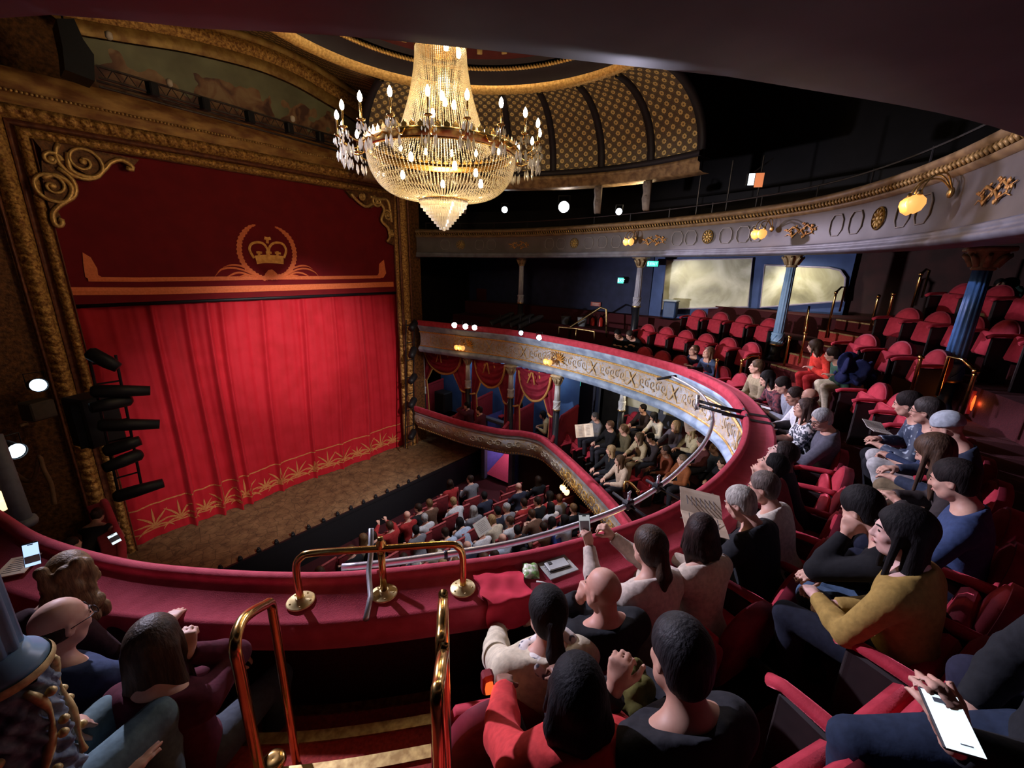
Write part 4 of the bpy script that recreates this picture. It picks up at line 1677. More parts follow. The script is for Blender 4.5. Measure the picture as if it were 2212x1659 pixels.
rib_px = [(1098, 300), (1193, 300), (1297, 300), (1402, 270)]
ribs = []
for px, py in rib_px:
    best = min(np.linspace(-1.2, 1.6, 800), key=lambda a: abs(pr(cove_pt(a, .35))[0] - px))
    ribs.append(best)
d0 = np.mean(np.diff(ribs))
ribs = [ribs[0] - 3 * d0, ribs[0] - 2 * d0, ribs[0] - d0] + ribs + [ribs[-1] + d0]
cove = thing('cove', 'coved ceiling panels papered with gilt medallions between dark ribs', 'ceiling')
for a0, a1 in zip(ribs[:-1], ribs[1:]):
    b = MB()
    aa = np.linspace(a0, a1, 14)
    ts = np.linspace(0, 1, 14)
    b.grid([[cove_pt(a, t) for a in aa] for t in ts], [[(a * 4.4, t * 1.95) for a in aa] for t in ts])
    b.build('medallion_panel', COVE, cove, True)
RIBM = mat('cove_rib_paint', (.018, .014, .020), .6, scale=6)
for a in ribs:
    b = MB()
    w = .016
    b.grid([[cove_pt(a + k * w, t, o) for t in np.linspace(0, 1, 14)] for k, o in ((-1, -.02), (-1, .05), (1, .05), (1, -.02))])
    b.build('rib', RIBM, cove, True)
b = MB()
aa = np.linspace(ribs[0], ribs[-1], 60)
b.grid([[ringp(a, r, z) for a in aa] for r, z in ((BR_ + .02, BZ + .02), (BR_ - .02, BZ + .02), (BR_ - .06, BZ - .02), (BR_ - .06, BZ - .10), (BR_ + .3, BZ - .12))])
b.build('rib_base', RIBM, cove, True)
fr = thing('frieze_beam', 'brown gilt beam running under the cove above the gallery', 'beam')
b = MB()
b.grid([[ringp(a, BR_ + .02 + o, z) for a in aa] for o, z in ((.0, BZ - .10), (-.10, BZ - .13), (-.10, BZ - .20), (-.02, BZ - .23), (-.02, BZ - .36), (.12, BZ - .40), (.3, BZ - .40))])
b.build('moulded_face', mat('frieze_gilt', (.30, .19, .09), .55, .2, c2=(.14, .08, .04), scale=8, bump=.3), fr, True)
cons = MB()
cons.prism([(-.0, 0), (.10, -.02), (.14, -.12), (.08, -.26), (.12, -.40), (.05, -.62), (0, -.66)], .16)
cons.ball((.10, 0, -.10), .06, 8, 5, sy=1.1).ball((.08, 0, -.36), .05, 8, 5)
cm = cons.mesh('console', mat('console_lilac', (.20, .16, .13), .6, c2=(.12, .09, .08), scale=9), True)
for px in (948, 1000, 1290, 1395):
    a = min(np.linspace(ribs[0], ribs[-1], 500), key=lambda q: abs(pr(ringp(q, BR_, BZ - .6))[0] - px))
    inst('console', cm, fr, ringp(a, BR_ + .12, BZ - .38), (0, 0, a + PI))
# pendentive between the stage arch and the ring
b = MB()
rows, uvs = [], []
sel = [i for i in range(len(AO)) if AO[i][0] > 1.5]
for t in np.linspace(0, 1, 12):
    row, uv = [], []
    for n_, i in enumerate(sel):
        p = np.array(ring_pt(i, 1.0, YP - .06))
        f = n_ / (len(sel) - 1)
        q = np.array(ringp(2.3 - f * (2.3 - ribs[0]), DR + .12, DZ - .02))
        if f > .8:
            g = (f - .8) / .2
            q = np.array(cove_pt(ribs[0], 1 - g * .9))
        bow = math.sin(PI * t) * .12
        x = p + (q - p) * t + np.array([0, 0, bow])
        row.append(tuple(x))
        uv.append((f * 7, t * 2.2))
    rows.append(row)
    uvs.append(uv)
b.grid(rows, uvs)
b.build('pendentive', COVE, cove, True)

# ------------------------------------------------------------------ chandelier
CHC = np.array([4.84, 5.30])
ch = thing('chandelier', 'huge crystal chandelier of glass bead strings with candle bulbs round a gilt rim', 'chandelier', (CHC[0], CHC[1], 0))


def crystal(name, c, a=.35):
    m = bpy.data.materials.new(name)
    m.use_nodes = True
    nt = m.node_tree
    nt.nodes.remove(nt.nodes['Principled BSDF'])
    out = nt.nodes['Material Output']
    tr = nd(nt, 'ShaderNodeBsdfTransparent')
    tl = nd(nt, 'ShaderNodeBsdfTranslucent')
    df = nd(nt, 'ShaderNodeBsdfDiffuse')
    gl = nd(nt, 'ShaderNodeBsdfGlossy', i_Roughness=.12)
    for n_ in (tl, df, gl):
        n_.inputs['Color'].default_value = (*c, 1)
    m1, m2, m3 = (nd(nt, 'ShaderNodeMixShader') for _ in range(3))
    m1.inputs[0].default_value = .45
    m2.inputs[0].default_value = .35
    m3.inputs[0].default_value = a
    nt.links.new(tl.outputs[0], m1.inputs[1])
    nt.links.new(df.outputs[0], m1.inputs[2])
    nt.links.new(m1.outputs[0], m2.inputs[1])
    nt.links.new(gl.outputs[0], m2.inputs[2])
    nt.links.new(m2.outputs[0], m3.inputs[1])
    nt.links.new(tr.outputs[0], m3.inputs[2])
    nt.links.new(m3.outputs[0], out.inputs['Surface'])
    return m


CRYST = crystal('crystal_bead', (.64, .58, .44), .20)
CRYST2 = crystal('crystal_drop', (.55, .52, .46), .25)
BULB = emit('candle_bulb', (1.0, .86, .62), 60.0)
GLOBE_IN = emit('inner_lamp', (1.0, .86, .62), 30.0)
ZR = 1.60            # rim height


def bead_v(mb, P, r):
    for p in P:
        mb.add([(p[0] + r, p[1], p[2]), (p[0], p[1] + r, p[2]), (p[0] - r, p[1], p[2]), (p[0], p[1] - r, p[2]), (p[0], p[1], p[2] + r * 1.2), (p[0], p[1], p[2] - r * 1.2)],
               [(0, 1, 4), (1, 2, 4), (2, 3, 4), (3, 0, 4), (1, 0, 5), (2, 1, 5), (3, 2, 5), (0, 3, 5)])


b = MB()
NS = 88
for k in range(NS):
    a = 2 * PI * k / NS
    P = []
    for t in np.linspace(0, 1, 62):
        r = .36 + (.72 - .36) * (t ** 1.7)
        z = 2.92 + (ZR + .02 - 2.92) * t
        P.append((r * math.cos(a), r * math.sin(a), z))
    bead_v(b, P, .0115)
b.build('upper_bead_strings', CRYST, ch, kind='stuff')
b = MB()
for k in range(116):
    a = 2 * PI * k / 116
    P = []
    for t in np.linspace(0, 1, 36):
        w = t * PI / 2
        r = .36 + (1.10 - .36) * math.cos(w) ** .75
        z = ZR - .08 - (ZR - .08 - .93) * math.sin(w) ** 1.0
        P.append((r * math.cos(a), r * math.sin(a), z))
    bead_v(b, P, .0125)
b.build('basket_bead_strings', CRYST, ch, kind='stuff')
b = MB()
for i, (r, z) in enumerate(((.37, .92), (.35, .86), (.31, .81), (.27, .765), (.23, .72), (.19, .675), (.15, .63), (.11, .585), (.07, .545))):
    n = max(8, int(2 * PI * r / .035))
    for k in range(n):
        a = 2 * PI * k / n
        b.box((r * math.cos(a), r * math.sin(a), z - .02), (.012, .026, .062), rz=a)
b.ball((0, 0, .50), .03, 10, 7)
b.build('bottom_drop_tiers', CRYST2, ch, kind='stuff')
b = MB()
b.lathe([(1.09, ZR - .09), (1.14, ZR - .07), (1.13, ZR), (1.16, ZR + .03), (1.10, ZR + .05), (1.08, ZR), (1.07, ZR - .08)], 72, cap=False)
b.build('gilt_rim', BRASS, ch, True)
b = MB()
for k in range(64):
    a = 2 * PI * k / 64
    b.prism([(-.035, 0), (-.04, .035), (-.015, .055), (0, .085), (.015, .055), (.04, .035), (.035, 0)], .012, M=Matrix.Rotation(a + PI / 2, 3, 'Z'), c=(1.12 * math.cos(a), 1.12 * math.sin(a), ZR + .04))
b.build('rim_cresting', BRASS, ch, kind='stuff')
b = MB()
b.lathe([(.30, 2.90), (.37, 2.91), (.38, 2.96), (.34, 2.99), (.10, 3.02)], 40)
b.build('top_crown', BRASS, ch, True)
b = MB()
b.tube([(0, 0, 3.0), (0, 0, 4.9)], .025, 8)
b.build('hanging_chain', BRASS_OLD, ch, True)
b = MB()
b.lathe([(.355, .90), (.375, .905), (.38, .935), (.36, .945)], 40, cap=False)
b.build('lower_gilt_ring', BRASS, ch, True)
arm_m = MB()
arm_m.tube(catmull([(0, 0, 0), (.12, 0, -.10), (.26, 0, -.06), (.34, 0, .02)], .04), .012, 6)
arm_m.lathe([(.012, .02), (.05, .035), (.055, .045), (.015, .05), (.013, .22), (.011, .23)], 10, c=(.34, 0, 0))
armmesh = arm_m.mesh('candle_arm', BRASS, True)
blb = MB().lathe([(.004, .225), (.022, .245), (.03, .275), (.024, .31), (.006, .345), (.001, .35)], 10, c=(.34, 0, 0))
blbm = blb.mesh('bulb', BULB, True)
dr = MB()
for q in range(7):
    aa_ = 2 * PI * q / 7
    cx_, cy_ = .34 + .055 * math.cos(aa_), .055 * math.sin(aa_)
    dr.lathe([(.001, -.13), (.014, -.10), (.010, -.06), (.001, -.04)], 6, c=(cx_, cy_, .045), cap=False)
for q in range(5):
    aa_ = 2 * PI * q / 5
    cx_, cy_ = .30 + .10 * math.cos(aa_) * .6, .09 * math.sin(aa_)
    dr.lathe([(.001, -.40), (.020, -.34), (.013, -.28), (.001, -.25)], 6, c=(cx_, cy_, .10), cap=False)
    dr.lathe([(.001, -.22), (.010, -.2), (.001, -.17)], 5, c=(cx_, cy_, .10), cap=False)
drm = dr.mesh('drops', CRYST2)
for k in range(20):
    a = 2 * PI * (k + .3) / 20
    q = inst('candle_arm', armmesh, ch, (1.12 * math.cos(a), 1.12 * math.sin(a), ZR + .02), (0, 0, a))
    inst('bulb', blbm, q)
    inst('drops', drm, q)
lamp = MB().lathe([(.001, -.06), (.028, -.05), (.036, -.01), (.028, .04), (.014, .06), (.001, .065)], 12)
lampm = lamp.mesh('inner_bulb', GLOBE_IN, True)
for p in ((-.28, -.55, 1.30), (.18, -.62, 1.13), (.40, .45, 1.25), (-.45, .40, 1.25), (-.6, .0, 1.42), (.62, -.1, 1.4), (.06, -.20, 2.2), (-.12, -.14, 2.28), (.12, .06, 2.3), (.0, .2, 2.15), (-.08, -.2, 2.88), (.18, -.18, 2.88)):
    inst('inner_bulb', lampm, ch, p)
# ------------------------------------------------------------------ columns
SHAFT_UP = mat('column_lilac', (.40, .40, .47), .5, c2=(.32, .31, .37), scale=7)
CAPM = mat('capital_gilt', (.46, .33, .17), .5, .2, c2=(.26, .17, .09), scale=12)


def column(label, x, y, z0, z1, r, zb, shaft, lower_m, cap=CAPM, drum=.22, group=None):
    """Slim iron column: plain lower shaft, ornamental drum, fluted upper shaft, leafy capital."""
    t = thing('column', label, 'column', (x, y, z0), 0, group)
    H = z1 - z0
    b = MB()
    b.lathe([(r * 1.5, 0), (r * 1.5, .05), (r * 1.15, .10), (r * 1.05, .14), (r * 1.05, zb)], 20)
    b.build('lower_shaft', lower_m, t, True)
    b = MB()
    b.lathe([(r * 1.25, zb), (r * 1.32, zb + .02), (r * 1.12, zb + .05), (r * 1.12, zb + drum), (r * 1.3, zb + drum + .02), (r * 1.15, zb + drum + .05)], 20)
    for k in range(6):
        a = 2 * PI * k / 6
        b.tube([(r * 1.15 * math.cos(a), r * 1.15 * math.sin(a), zb + .06), (r * 1.18 * math.cos(a + .5), r * 1.18 * math.sin(a + .5), zb + drum * .6), (r * 1.15 * math.cos(a + 1), r * 1.15 * math.sin(a + 1), zb + drum)], r * .10, 5)
    b.build('drum', shaft, t, True)
    b = MB()
    b.lathe([(r * 1.28, zb - .01), (r * 1.36, zb + .01), (r * 1.28, zb + .03)], 20, cap=False)
    b.build('gilt_ring', BRASS_OLD, t, True)
    b = MB()
    ch = .30 if H > 2 else .22
    b.lathe([(r, zb + drum + .05), (r * .86, H - ch)], 48, flute=12, fd=.16)
    b.build('fluted_shaft', shaft, t, True)
    b = MB()
    b.lathe([(r * .95, H - ch), (r * 1.1, H - ch + .02), (r * .95, H - ch + .05), (r * 1.2, H - ch * .55), (r * 1.7, H - .07), (r * 1.8, H - .05)], 20)
    b.box((0, 0, H - .03), (r * 3.9, r * 3.9, .06), bev=.012)
    for k in range(8):
        a = 2 * PI * k / 8
        b.tube([(r * 1.0 * math.cos(a), r * 1.0 * math.sin(a), H - ch + .05), (r * 1.45 * math.cos(a), r * 1.45 * math.sin(a), H - ch * .5), (r * 2.0 * math.cos(a), r * 2.0 * math.sin(a), H - .10), (r * 1.75 * math.cos(a), r * 1.75 * math.sin(a), H - .14)], [r * .3, r * .34, r * .22, r * .1], 6)
    b.build('capital', cap, t, True)
    return t


for label, (px, py), X, zb_px, shaft, r, g in (
    ('slim lilac column in front of the dark far wall, the one nearest the stage', (1126, 600), 11.1, 655, SHAFT_UP, .085, 0),
    ('lilac column beside the green lit sign, left of the cream panels', (1381, 600), 11.6, 663, SHAFT_UP, .095, 0),
    ('pale blue fluted column in front of the cream wall panels', (1697, 640), 10.5, 745, mat('column_pale_blue', (.30, .46, .68), .42, c2=(.22, .38, .60), scale=7), .10, 0),
    ('bright blue fluted column among the right-hand red seats', (2105, 640), 8.45, 822, BLUECOL, .115, 0)):
    q = at(px, py, X=X)
    s_, o_ = LF.near(q)
    row = max(0, int((o_ - ROW0 - .08) / PITCH))
    z0 = FL0 + RISE * row
    zt = ZG + .10 if X < 11 else .24 if X < 11.3 else .28
    zb = -1.0
    for z in np.linspace(z0, zt, 300):
        if pr((q[0], q[1], z))[1] < zb_px:
            zb = z
            break
    column(label, q[0], q[1], z0, zt, r, zb - z0, shaft, mat('column_foot_black', (.015, .016, .022), .35, scale=6) if X != 8.45 else mat('column_foot_blue', (.02, .05, .13), .4, scale=6))

for label, (px, py) in (('white box column beside the stage arch', (915, 850)), ('white column between the first and second boxes', (1011, 838)), ('white column between the second and third boxes', (1103, 858)), ('white column at the end of the third box, beside the dark doorway', (1202, 885))):
    q = at(px, py, X=9.68)
    column(label, q[0], q[1], -5.68, -2.93, .085, q[2] + 5.68 - .0, mat('column_white', (.56, .58, .60), .45, c2=(.46, .47, .46), scale=7), mat('column_foot_black', (.015, .016, .022), .35, scale=6), cap=mat('capital_cream', (.50, .42, .27), .5, .1, c2=(.34, .25, .14), scale=12))
q = at(1345, 860, X=10.4)
column('pale column in the lower circle behind the seated crowd', q[0], q[1], -5.2, -2.98, .08, q[2] - .35 + 5.2, mat('column_white', (.56, .58, .60)), mat('column_foot_black', (.015, .016, .022)))

# near column at the left edge: shaft, flared gilt-edged collar, carved drum
NCX = at(-12, 1440, D=1.12)
t = thing('column', 'close blue fluted column with gilt collar and carved leaf drum at the left edge', 'column', (NCX[0], NCX[1], 0))
zc = NCX[2]
b = MB()
b.lathe([(.062, zc + .03), (.055, .6)], 48, flute=10, fd=.22)
NBLUE = mat('column_steel_blue', (.20, .33, .46), .35, c2=(.14, .25, .37), scale=9)
b.build('fluted_shaft', NBLUE, t, True)
b = MB()
b.lathe([(.078, zc - .028), (.100, zc - .012), (.094, zc + .004), (.074, zc + .02), (.064, zc + .045)], 40)
b.build('collar', NBLUE, t, True)
b = MB()
b.lathe([(.085, zc - .045), (.106, zc - .034), (.110, zc - .022), (.104, zc - .010)], 40, cap=False)
NGOLD = mat('column_gilding', (.72, .58, .28), .45, .3, c2=(.40, .31, .14), scale=40)
b.build('gilt_rim', NGOLD, t, True)
b = MB()
rows = []
for i in range(60):
    z = zc - .045 - .40 * i / 59
    row = []
    for k in range(97):
        w = 2 * PI * k / 96
        rr = .088 + .010 * math.sin(w * 8 + 2.2 * math.sin(z * 40)) * math.sin(z * 52) + .006 * math.sin(w * 13 + z * 90)
        row.append((rr * math.cos(w), rr * math.sin(w), z))
    rows.append(row)
b.grid(rows)
b.build('carved_drum', mat('drum_steel_blue', (.22, .32, .44), .5, c2=(.06, .09, .15), scale=26, bump=.5), t, True)
b = MB()
for k in range(5):
    a = -2.4 + k * 1.25
    P = [(.092 * math.cos(a + .30 * math.sin(u * 5)), .092 * math.sin(a + .30 * math.sin(u * 5)), zc - .06 - .34 * u) for u in np.linspace(0, 1, 14)]
    P = [(p[0] * 1.06, p[1] * 1.06, p[2]) for p in P]
    b.tube(P, [.009 + .004 * math.sin(i) for i in range(14)], 6)
    for u in (.12, .45, .55, .8):
        aa_ = a + .30 * math.sin(u * 5) + .22
        b.ball((.108 * math.cos(aa_), .108 * math.sin(aa_), zc - .06 - .34 * u), .013, 8, 5)
b.build('gilt_leaf_scrolls', NGOLD, t, True)
b = MB()
b.lathe([(.075, FL0 + RISE), (.075, zc - .445), (.09, zc - .44)], 20)
b.build('lower_shaft', BLACK, t, True)

# ------------------------------------------------------------------ gallery ornament: rosettes, octagons, sprays, lamps
ROSM = mat('rosette_gilt', (.52, .35, .10), .5, .25, c2=(.26, .14, .03), scale=20)
rb = MB()
rb.ball((0, 0, 0), .035, 8, 5, sx=1, sy=.6)
for k in range(10):
    a = 2 * PI * k / 10
    rb.ball((.078 * math.cos(a), 0, .078 * math.sin(a)), .045, 7, 5, sx=1.0, sy=.42, sz=.42, M=None if k % 5 == 0 else Matrix.Rotation(-a, 3, 'Y'))
rb.lathe([(.125, -.012), (.140, .0), (.125, .014)], 28, M=Matrix.Rotation(PI / 2, 3, 'X'), cap=False)
rosm = rb.mesh('rosette', ROSM, True)
ob = MB()
oc = [(.10, .17), (-.10, .17), (-.17, .08), (-.17, -.08), (-.10, -.17), (.10, -.17), (.17, -.08), (.17, .08)]
ob.tube([(x, 0, z) for x, z in oc], .011, 5, closed=True)
octm = ob.mesh('octagon_moulding', mat('lilac_light_moulding', (.24, .21, .20), .5, scale=8), True)
sb = MB()
rr = random.Random(3)
for k in range(26):
    sx = rr.uniform(-1, 1)
    cxx, czz = sx * .42, rr.uniform(-1, 1) * .15 * (1.15 - abs(sx))
    sb.ball((cxx, -.01, czz), rr.uniform(.018, .034), 6, 4, sx=1.3, sy=.5, sz=.7, M=Matrix.Rotation(rr.uniform(0, 3), 3, 'Y'))
for sg in (-1, 1):
    sb.tube([(sg * .02, 0, 0), (sg * .18, -.01, .08), (sg * .32, -.01, .0), (sg * .45, 0, .04)], [.018, .015, .012, .006], 5)
    sb.tube([(sg * .02, 0, 0), (sg * .15, -.01, -.10), (sg * .30, -.01, -.06), (sg * .40, 0, -.10)], [.016, .013, .010, .005], 5)
sprm = sb.mesh('leaf_spray', mat('spray_gilt', (.60, .32, .10), .45, .3, c2=(.36, .15, .04), scale=14), True)


def on_front(name, me, path, px, o, dz, parent, lo=0.0, hi=None, s=None, sc=1.0):
    s = path_s(path, px, dz, lo, hi) if s is None else s
    p, n = path.at(s, o)
    return inst(name, me, parent, (p[0], p[1], p[2] + dz), (0, 0, math.atan2(n[1], n[0]) - PI / 2), (sc,) * 3), s


lampm_arm = MB()
lampm_arm.tube(catmull([(-.0, .02, .0), (0, -.10, .12), (0, -.22, .10), (0, -.26, .0)], .04), .008, 6)
lampm_arm.tube(catmull([(-.0, .02, .0), (.05, -.08, .16), (.10, -.20, .12), (.11, -.26, .0)], .04), .008, 6)
lampm_arm.tube(catmull([(-.0, .02, .0), (-.05, -.08, .16), (-.10, -.20, .12), (-.11, -.26, .0)], .04), .008, 6)
for sx in (-.11, .11):
    lampm_arm.lathe([(.012, -.03), (.028, -.02), (.014, .02)], 8, c=(sx, -.26, 0))
lampm_arm.ball((0, .0, 0), .05, 8, 5, sy=.5)
lampm_arm = lampm_arm.mesh('bracket_arm', BRASS_OLD, True)
shade = MB().lathe([(.004, -.15), (.045, -.125), (.066, -.08), (.062, -.045), (.035, -.02), (.02, -.015)], 14)
shadem = shade.mesh('glass_shade', emit('lamp_shade_glow', (1.0, .44, .11), 1.15), True)
shadem_b = shade.mesh('glass_shade', emit('lamp_shade_bright', (1.0, .68, .34), 2.0), True)
starb = MB()
for k in range(7):
    a = PI * (k - 3) / 7.5
    starb.tube([(0, 0, 0), (.12 * math.sin(a + .1), -.03, .12 * math.cos(a + .1)), (.24 * math.sin(a), -.02, .24 * math.cos(a))], [.02, .026, .004], 6)
starb.ball((0, -.01, 0), .05, 8, 5)
starm = starb.mesh('leaf_fan', mat('fan_gilt', (.66, .38, .10), .45, .3, c2=(.40, .18, .04), scale=16), True)


def sconce(label, path, px, dz, o=.0, n=2, bright=False, lo=0.0, hi=None, group='wall lamps on the balcony fronts', fan=True, power=3.0, sc=1.0, s=None):
    s = path_s(path, px, dz, lo, hi) if s is None else s
    p, nn = path.at(s, o)
    rz = math.atan2(nn[1], nn[0]) - PI / 2
    t = thing('wall_lamp', label, 'lamp', (p[0], p[1], p[2] + dz), rz, group)
    t.scale = (sc,) * 3
    inst('bracket_arm', lampm_arm, t)
    for sx in ([-.075, .075] if n == 2 else [-.12, 0, .12]):
        inst('glass_shade', shadem_b if bright else shadem, t, (sx, -.26, 0), sc=(1.15, 1.15, 1.25))
    if fan:
        inst('leaf_fan', starm, t, (.18, .0, -.02), (0, math.radians(40), 0))
    q = p - np.array([nn[0], nn[1], 0]) * .36 * sc
    light('POINT', 'lamp_light', (q[0], q[1], p[2] + dz - .1), power, (1, .6, .25), size=.05)
    return t


GH = GP.L * .42
for px in (995, 1238, 1525, 1890):
    on_front('rosette', rosm, GP, px, .035, .39, gal, GH)
for px in (1120, 1410, 1725, 2135):
    on_front('leaf_spray', sprm, GP, px, .035, .38, gal, GH, sc=.85 if px != 2135 else .7)
for px in (960, 1035, 1060, 1185, 1210, 1270, 1300, 1330, 1460, 1490, 1565, 1600, 1628, 1800, 1840, 1940, 1985):
    on_front('octagon_moulding', octm, GP, px, .04, .39, gal, GH, sc=.85)
sconce('pair of glowing amber heart lamps on the gallery front, nearest the chandelier', GP, 1372, .44, lo=GH, fan=False)
sconce('pair of glowing amber heart lamps at the middle of the gallery front', GP, 1668, .44, lo=GH, fan=False)
sconce('largest pair of glowing amber lamps on the gallery front, far right', GP, 2052, .47, lo=GH, fan=False)
LH = LF.L * .45
sconce('pair of cream lamps with gilt fan on the upper circle front nearest the stage', LF, 1000, -.52, .08, True, lo=LH)
sconce('pair of cream lamps with gilt fan on the upper circle front above the third box', LF, 1193, -.50, .08, lo=LH)
sconce('pair of amber lamps on the upper circle front beside the black lantern', LF, 1402, -.46, .08, lo=LH, hi=path_s(LF, 1612, 0, LH), fan=True)
sconce('amber lamp on the upper circle front under the ledge bend, above the lower circle crowd', LF, 1560, -.55, .08, n=2, lo=path_s(LF, 1612, 0, LF.L * .3) - .8, hi=path_s(LF, 1612, 0, LF.L * .3) + .6, fan=False)
sconce('cluster of three bright lamps on the lower circle front beside the gilt scrollwork', LP, 1240, -.47, .0, n=3, bright=True, hi=LP.L * .6, fan=False)
sconce('bright lamps on the lower circle front, low beside the raised phone', LP, 1330, -.40, .0, n=3, bright=True, lo=LP.L * .40, hi=LP.L * .75, fan=False)

# scroll relief on the lower fronts
def scroll_mesh(name, m, s=1.0):
    b = MB()
    for sg in (-1, 1):
        P = []
        for i in range(30):
            u = i / 29
            a = sg * (.4 + u * 8.5)
            r = .16 * (1 - u * .8) * s
            P.append((sg * .19 * s + r * math.cos(a) * sg, -.015, .02 + r * math.sin(a) * .95))
        b.tube(P, [.020 * (1 - .5 * i / 29) for i in range(30)], 6)
        b.tube([(0, -.01, -.12 * s), (sg * .10 * s, -.02, .0), (sg * .05 * s, -.02, .13 * s)], [.02, .028, .006], 6)
    b.ball((0, -.02, -.02), .045, 8, 5, sy=.6)
    return b.mesh(name, m, True)


scrA = scroll_mesh('scroll_relief', mat('scroll_gilt', (.66, .42, .12), .45, .3, c2=(.40, .22, .06), scale=18))
scrB = scroll_mesh('scroll_relief', mat('scroll_cream', (.50, .46, .38), .5, .1, c2=(.36, .30, .2), scale=18), .9)
for s in np.arange(.35, LP.L * .86, .62):
    p, n = LP.at(s)
    x = pr(p)[0]
    on_front('scroll_relief', scrA if x > 1205 else scrB, LP, 0, -.02, -.40, lower, s=s, sc=.95 if x > 1205 else .8)
xm = MB()
for sg in (-1, 1):
    xm.tube(catmull([(sg * .13, 0, .20), (sg * .05, -.02, .08), (0, -.025, 0), (-sg * .05, -.02, -.08), (-sg * .13, 0, -.20)], .05), [.012, .018, .024, .024, .024, .022, .018, .014, .012][:9] if False else .017, 6)
    xm.tube([(sg * .13, 0, .20), (sg * .22, -.01, .17), (sg * .26, 0, .20)], [.016, .014, .006], 6)
    xm.tube([(sg * .13, 0, -.20), (sg * .22, -.01, -.17), (sg * .26, 0, -.20)], [.016, .014, .006], 6)
xmm = xm.mesh('crossed_scroll', mat('crossed_scroll_paint', (.62, .46, .24), .5, .15, c2=(.42, .28, .12), scale=14), True)
fm_ = MB()
for z in (.205, -.205):
    fm_.tube([(-.42, 0, z), (.42, 0, z)], .010, 5)
for x in (-.42, .42):
    fm_.tube([(x, 0, -.205), (x, 0, .205)], .010, 5)
frm = fm_.mesh('panel_frame', mat('frame_gilt', (.58, .40, .16), .5, .2, scale=14), True)
vine = MB()
rr = random.Random(9)
for k in range(5):
    x0 = -.32 + .16 * k
    sg = 1 if k % 2 else -1
    P = [(x0 + .09 * (1 - u) * math.cos(sg * (u * 7 + 1)), -.01, .11 * (1 - u * .7) * math.sin(sg * (u * 7 + 1))) for u in np.linspace(0, 1, 14)]
    vine.tube(P, [.012 * (1 - .6 * i / 13) for i in range(14)], 5)
    vine.ball((x0 + .05, -.012, sg * .12), .028, 6, 4, sy=.5, sz=.7)
vinm = vine.mesh('vine_relief', mat('vine_paint', (.56, .46, .30), .5, .1, c2=(.38, .25, .12), scale=14), True)
s = LF.L * .44
k = 0
while s < LF.L - .3:
    if k % 2 == 0:
        on_front('crossed_scroll', xmm, LF, 0, .085, -.53, circle, s=s, sc=.92)
        s += .62
    else:
        on_front('panel_frame', frm, LF, 0, .088, -.53, circle, s=s, sc=.95)
        on_front('vine_relief', vinm, LF, 0, .09, -.53, circle, s=s)
        s += .62
    k += 1

# ------------------------------------------------------------------ boxes: blue back walls, red divisions, swagged curtains
BOXB = mat('box_blue_paint', (.06, .14, .33), .55, c2=(.04, .10, .26), scale=2.5)
ys = [at(px, py, X=9.68)[1] for px, py in ((905, 850), (1011, 838), (1103, 858), (1202, 885))]
b = MB()
b.grid([[(10.95, y, z) for y in (ys[0] + .2, ys[3])] for z in (-5.7, -2.9)])
struct('wall_boxes', b, BOXB)
DIVM = mat('division_plush', (.26, .015, .028), .8, scale=14, sheen=.3)
for i, lab in ((0, 'red plush box partition beside the stage arch'), (1, 'red plush partition between the first and second boxes'), (2, 'red plush partition between the second and third boxes'), (3, 'tall red plush partition at the end of the third box')):
    y = ys[i]
    x0 = LP.p[np.argmin(np.abs(LP.p[:120, 1] - y)), 0] + .12 if i < 3 else 9.5
    z0 = -4.9
    b = MB()
    M = Matrix.Rotation(0, 3, 'Z')
    zt = -4.55 if i < 3 else -4.25
    b.prism([(x0, -5.68), (x0, z0), (10.0, zt), (10.9, zt + .1), (10.9, -5.68)], .06, c=(0, y, 0))
    b.tube([(x0, y, z0), (10.0, y, zt), (10.9, y, zt + .1)], .05, 8)
    tag(b.build('box_partition', DIVM), lab, 'partition', 'partitions between the boxes')
SWAG = mat('swag_velvet', (.30, .018, .045), .75, c2=(.20, .010, .028), scale=6, sheen=.5)
TRIM = mat('swag_fringe', (.62, .36, .12), .6, c2=(.46, .22, .06), scale=50)
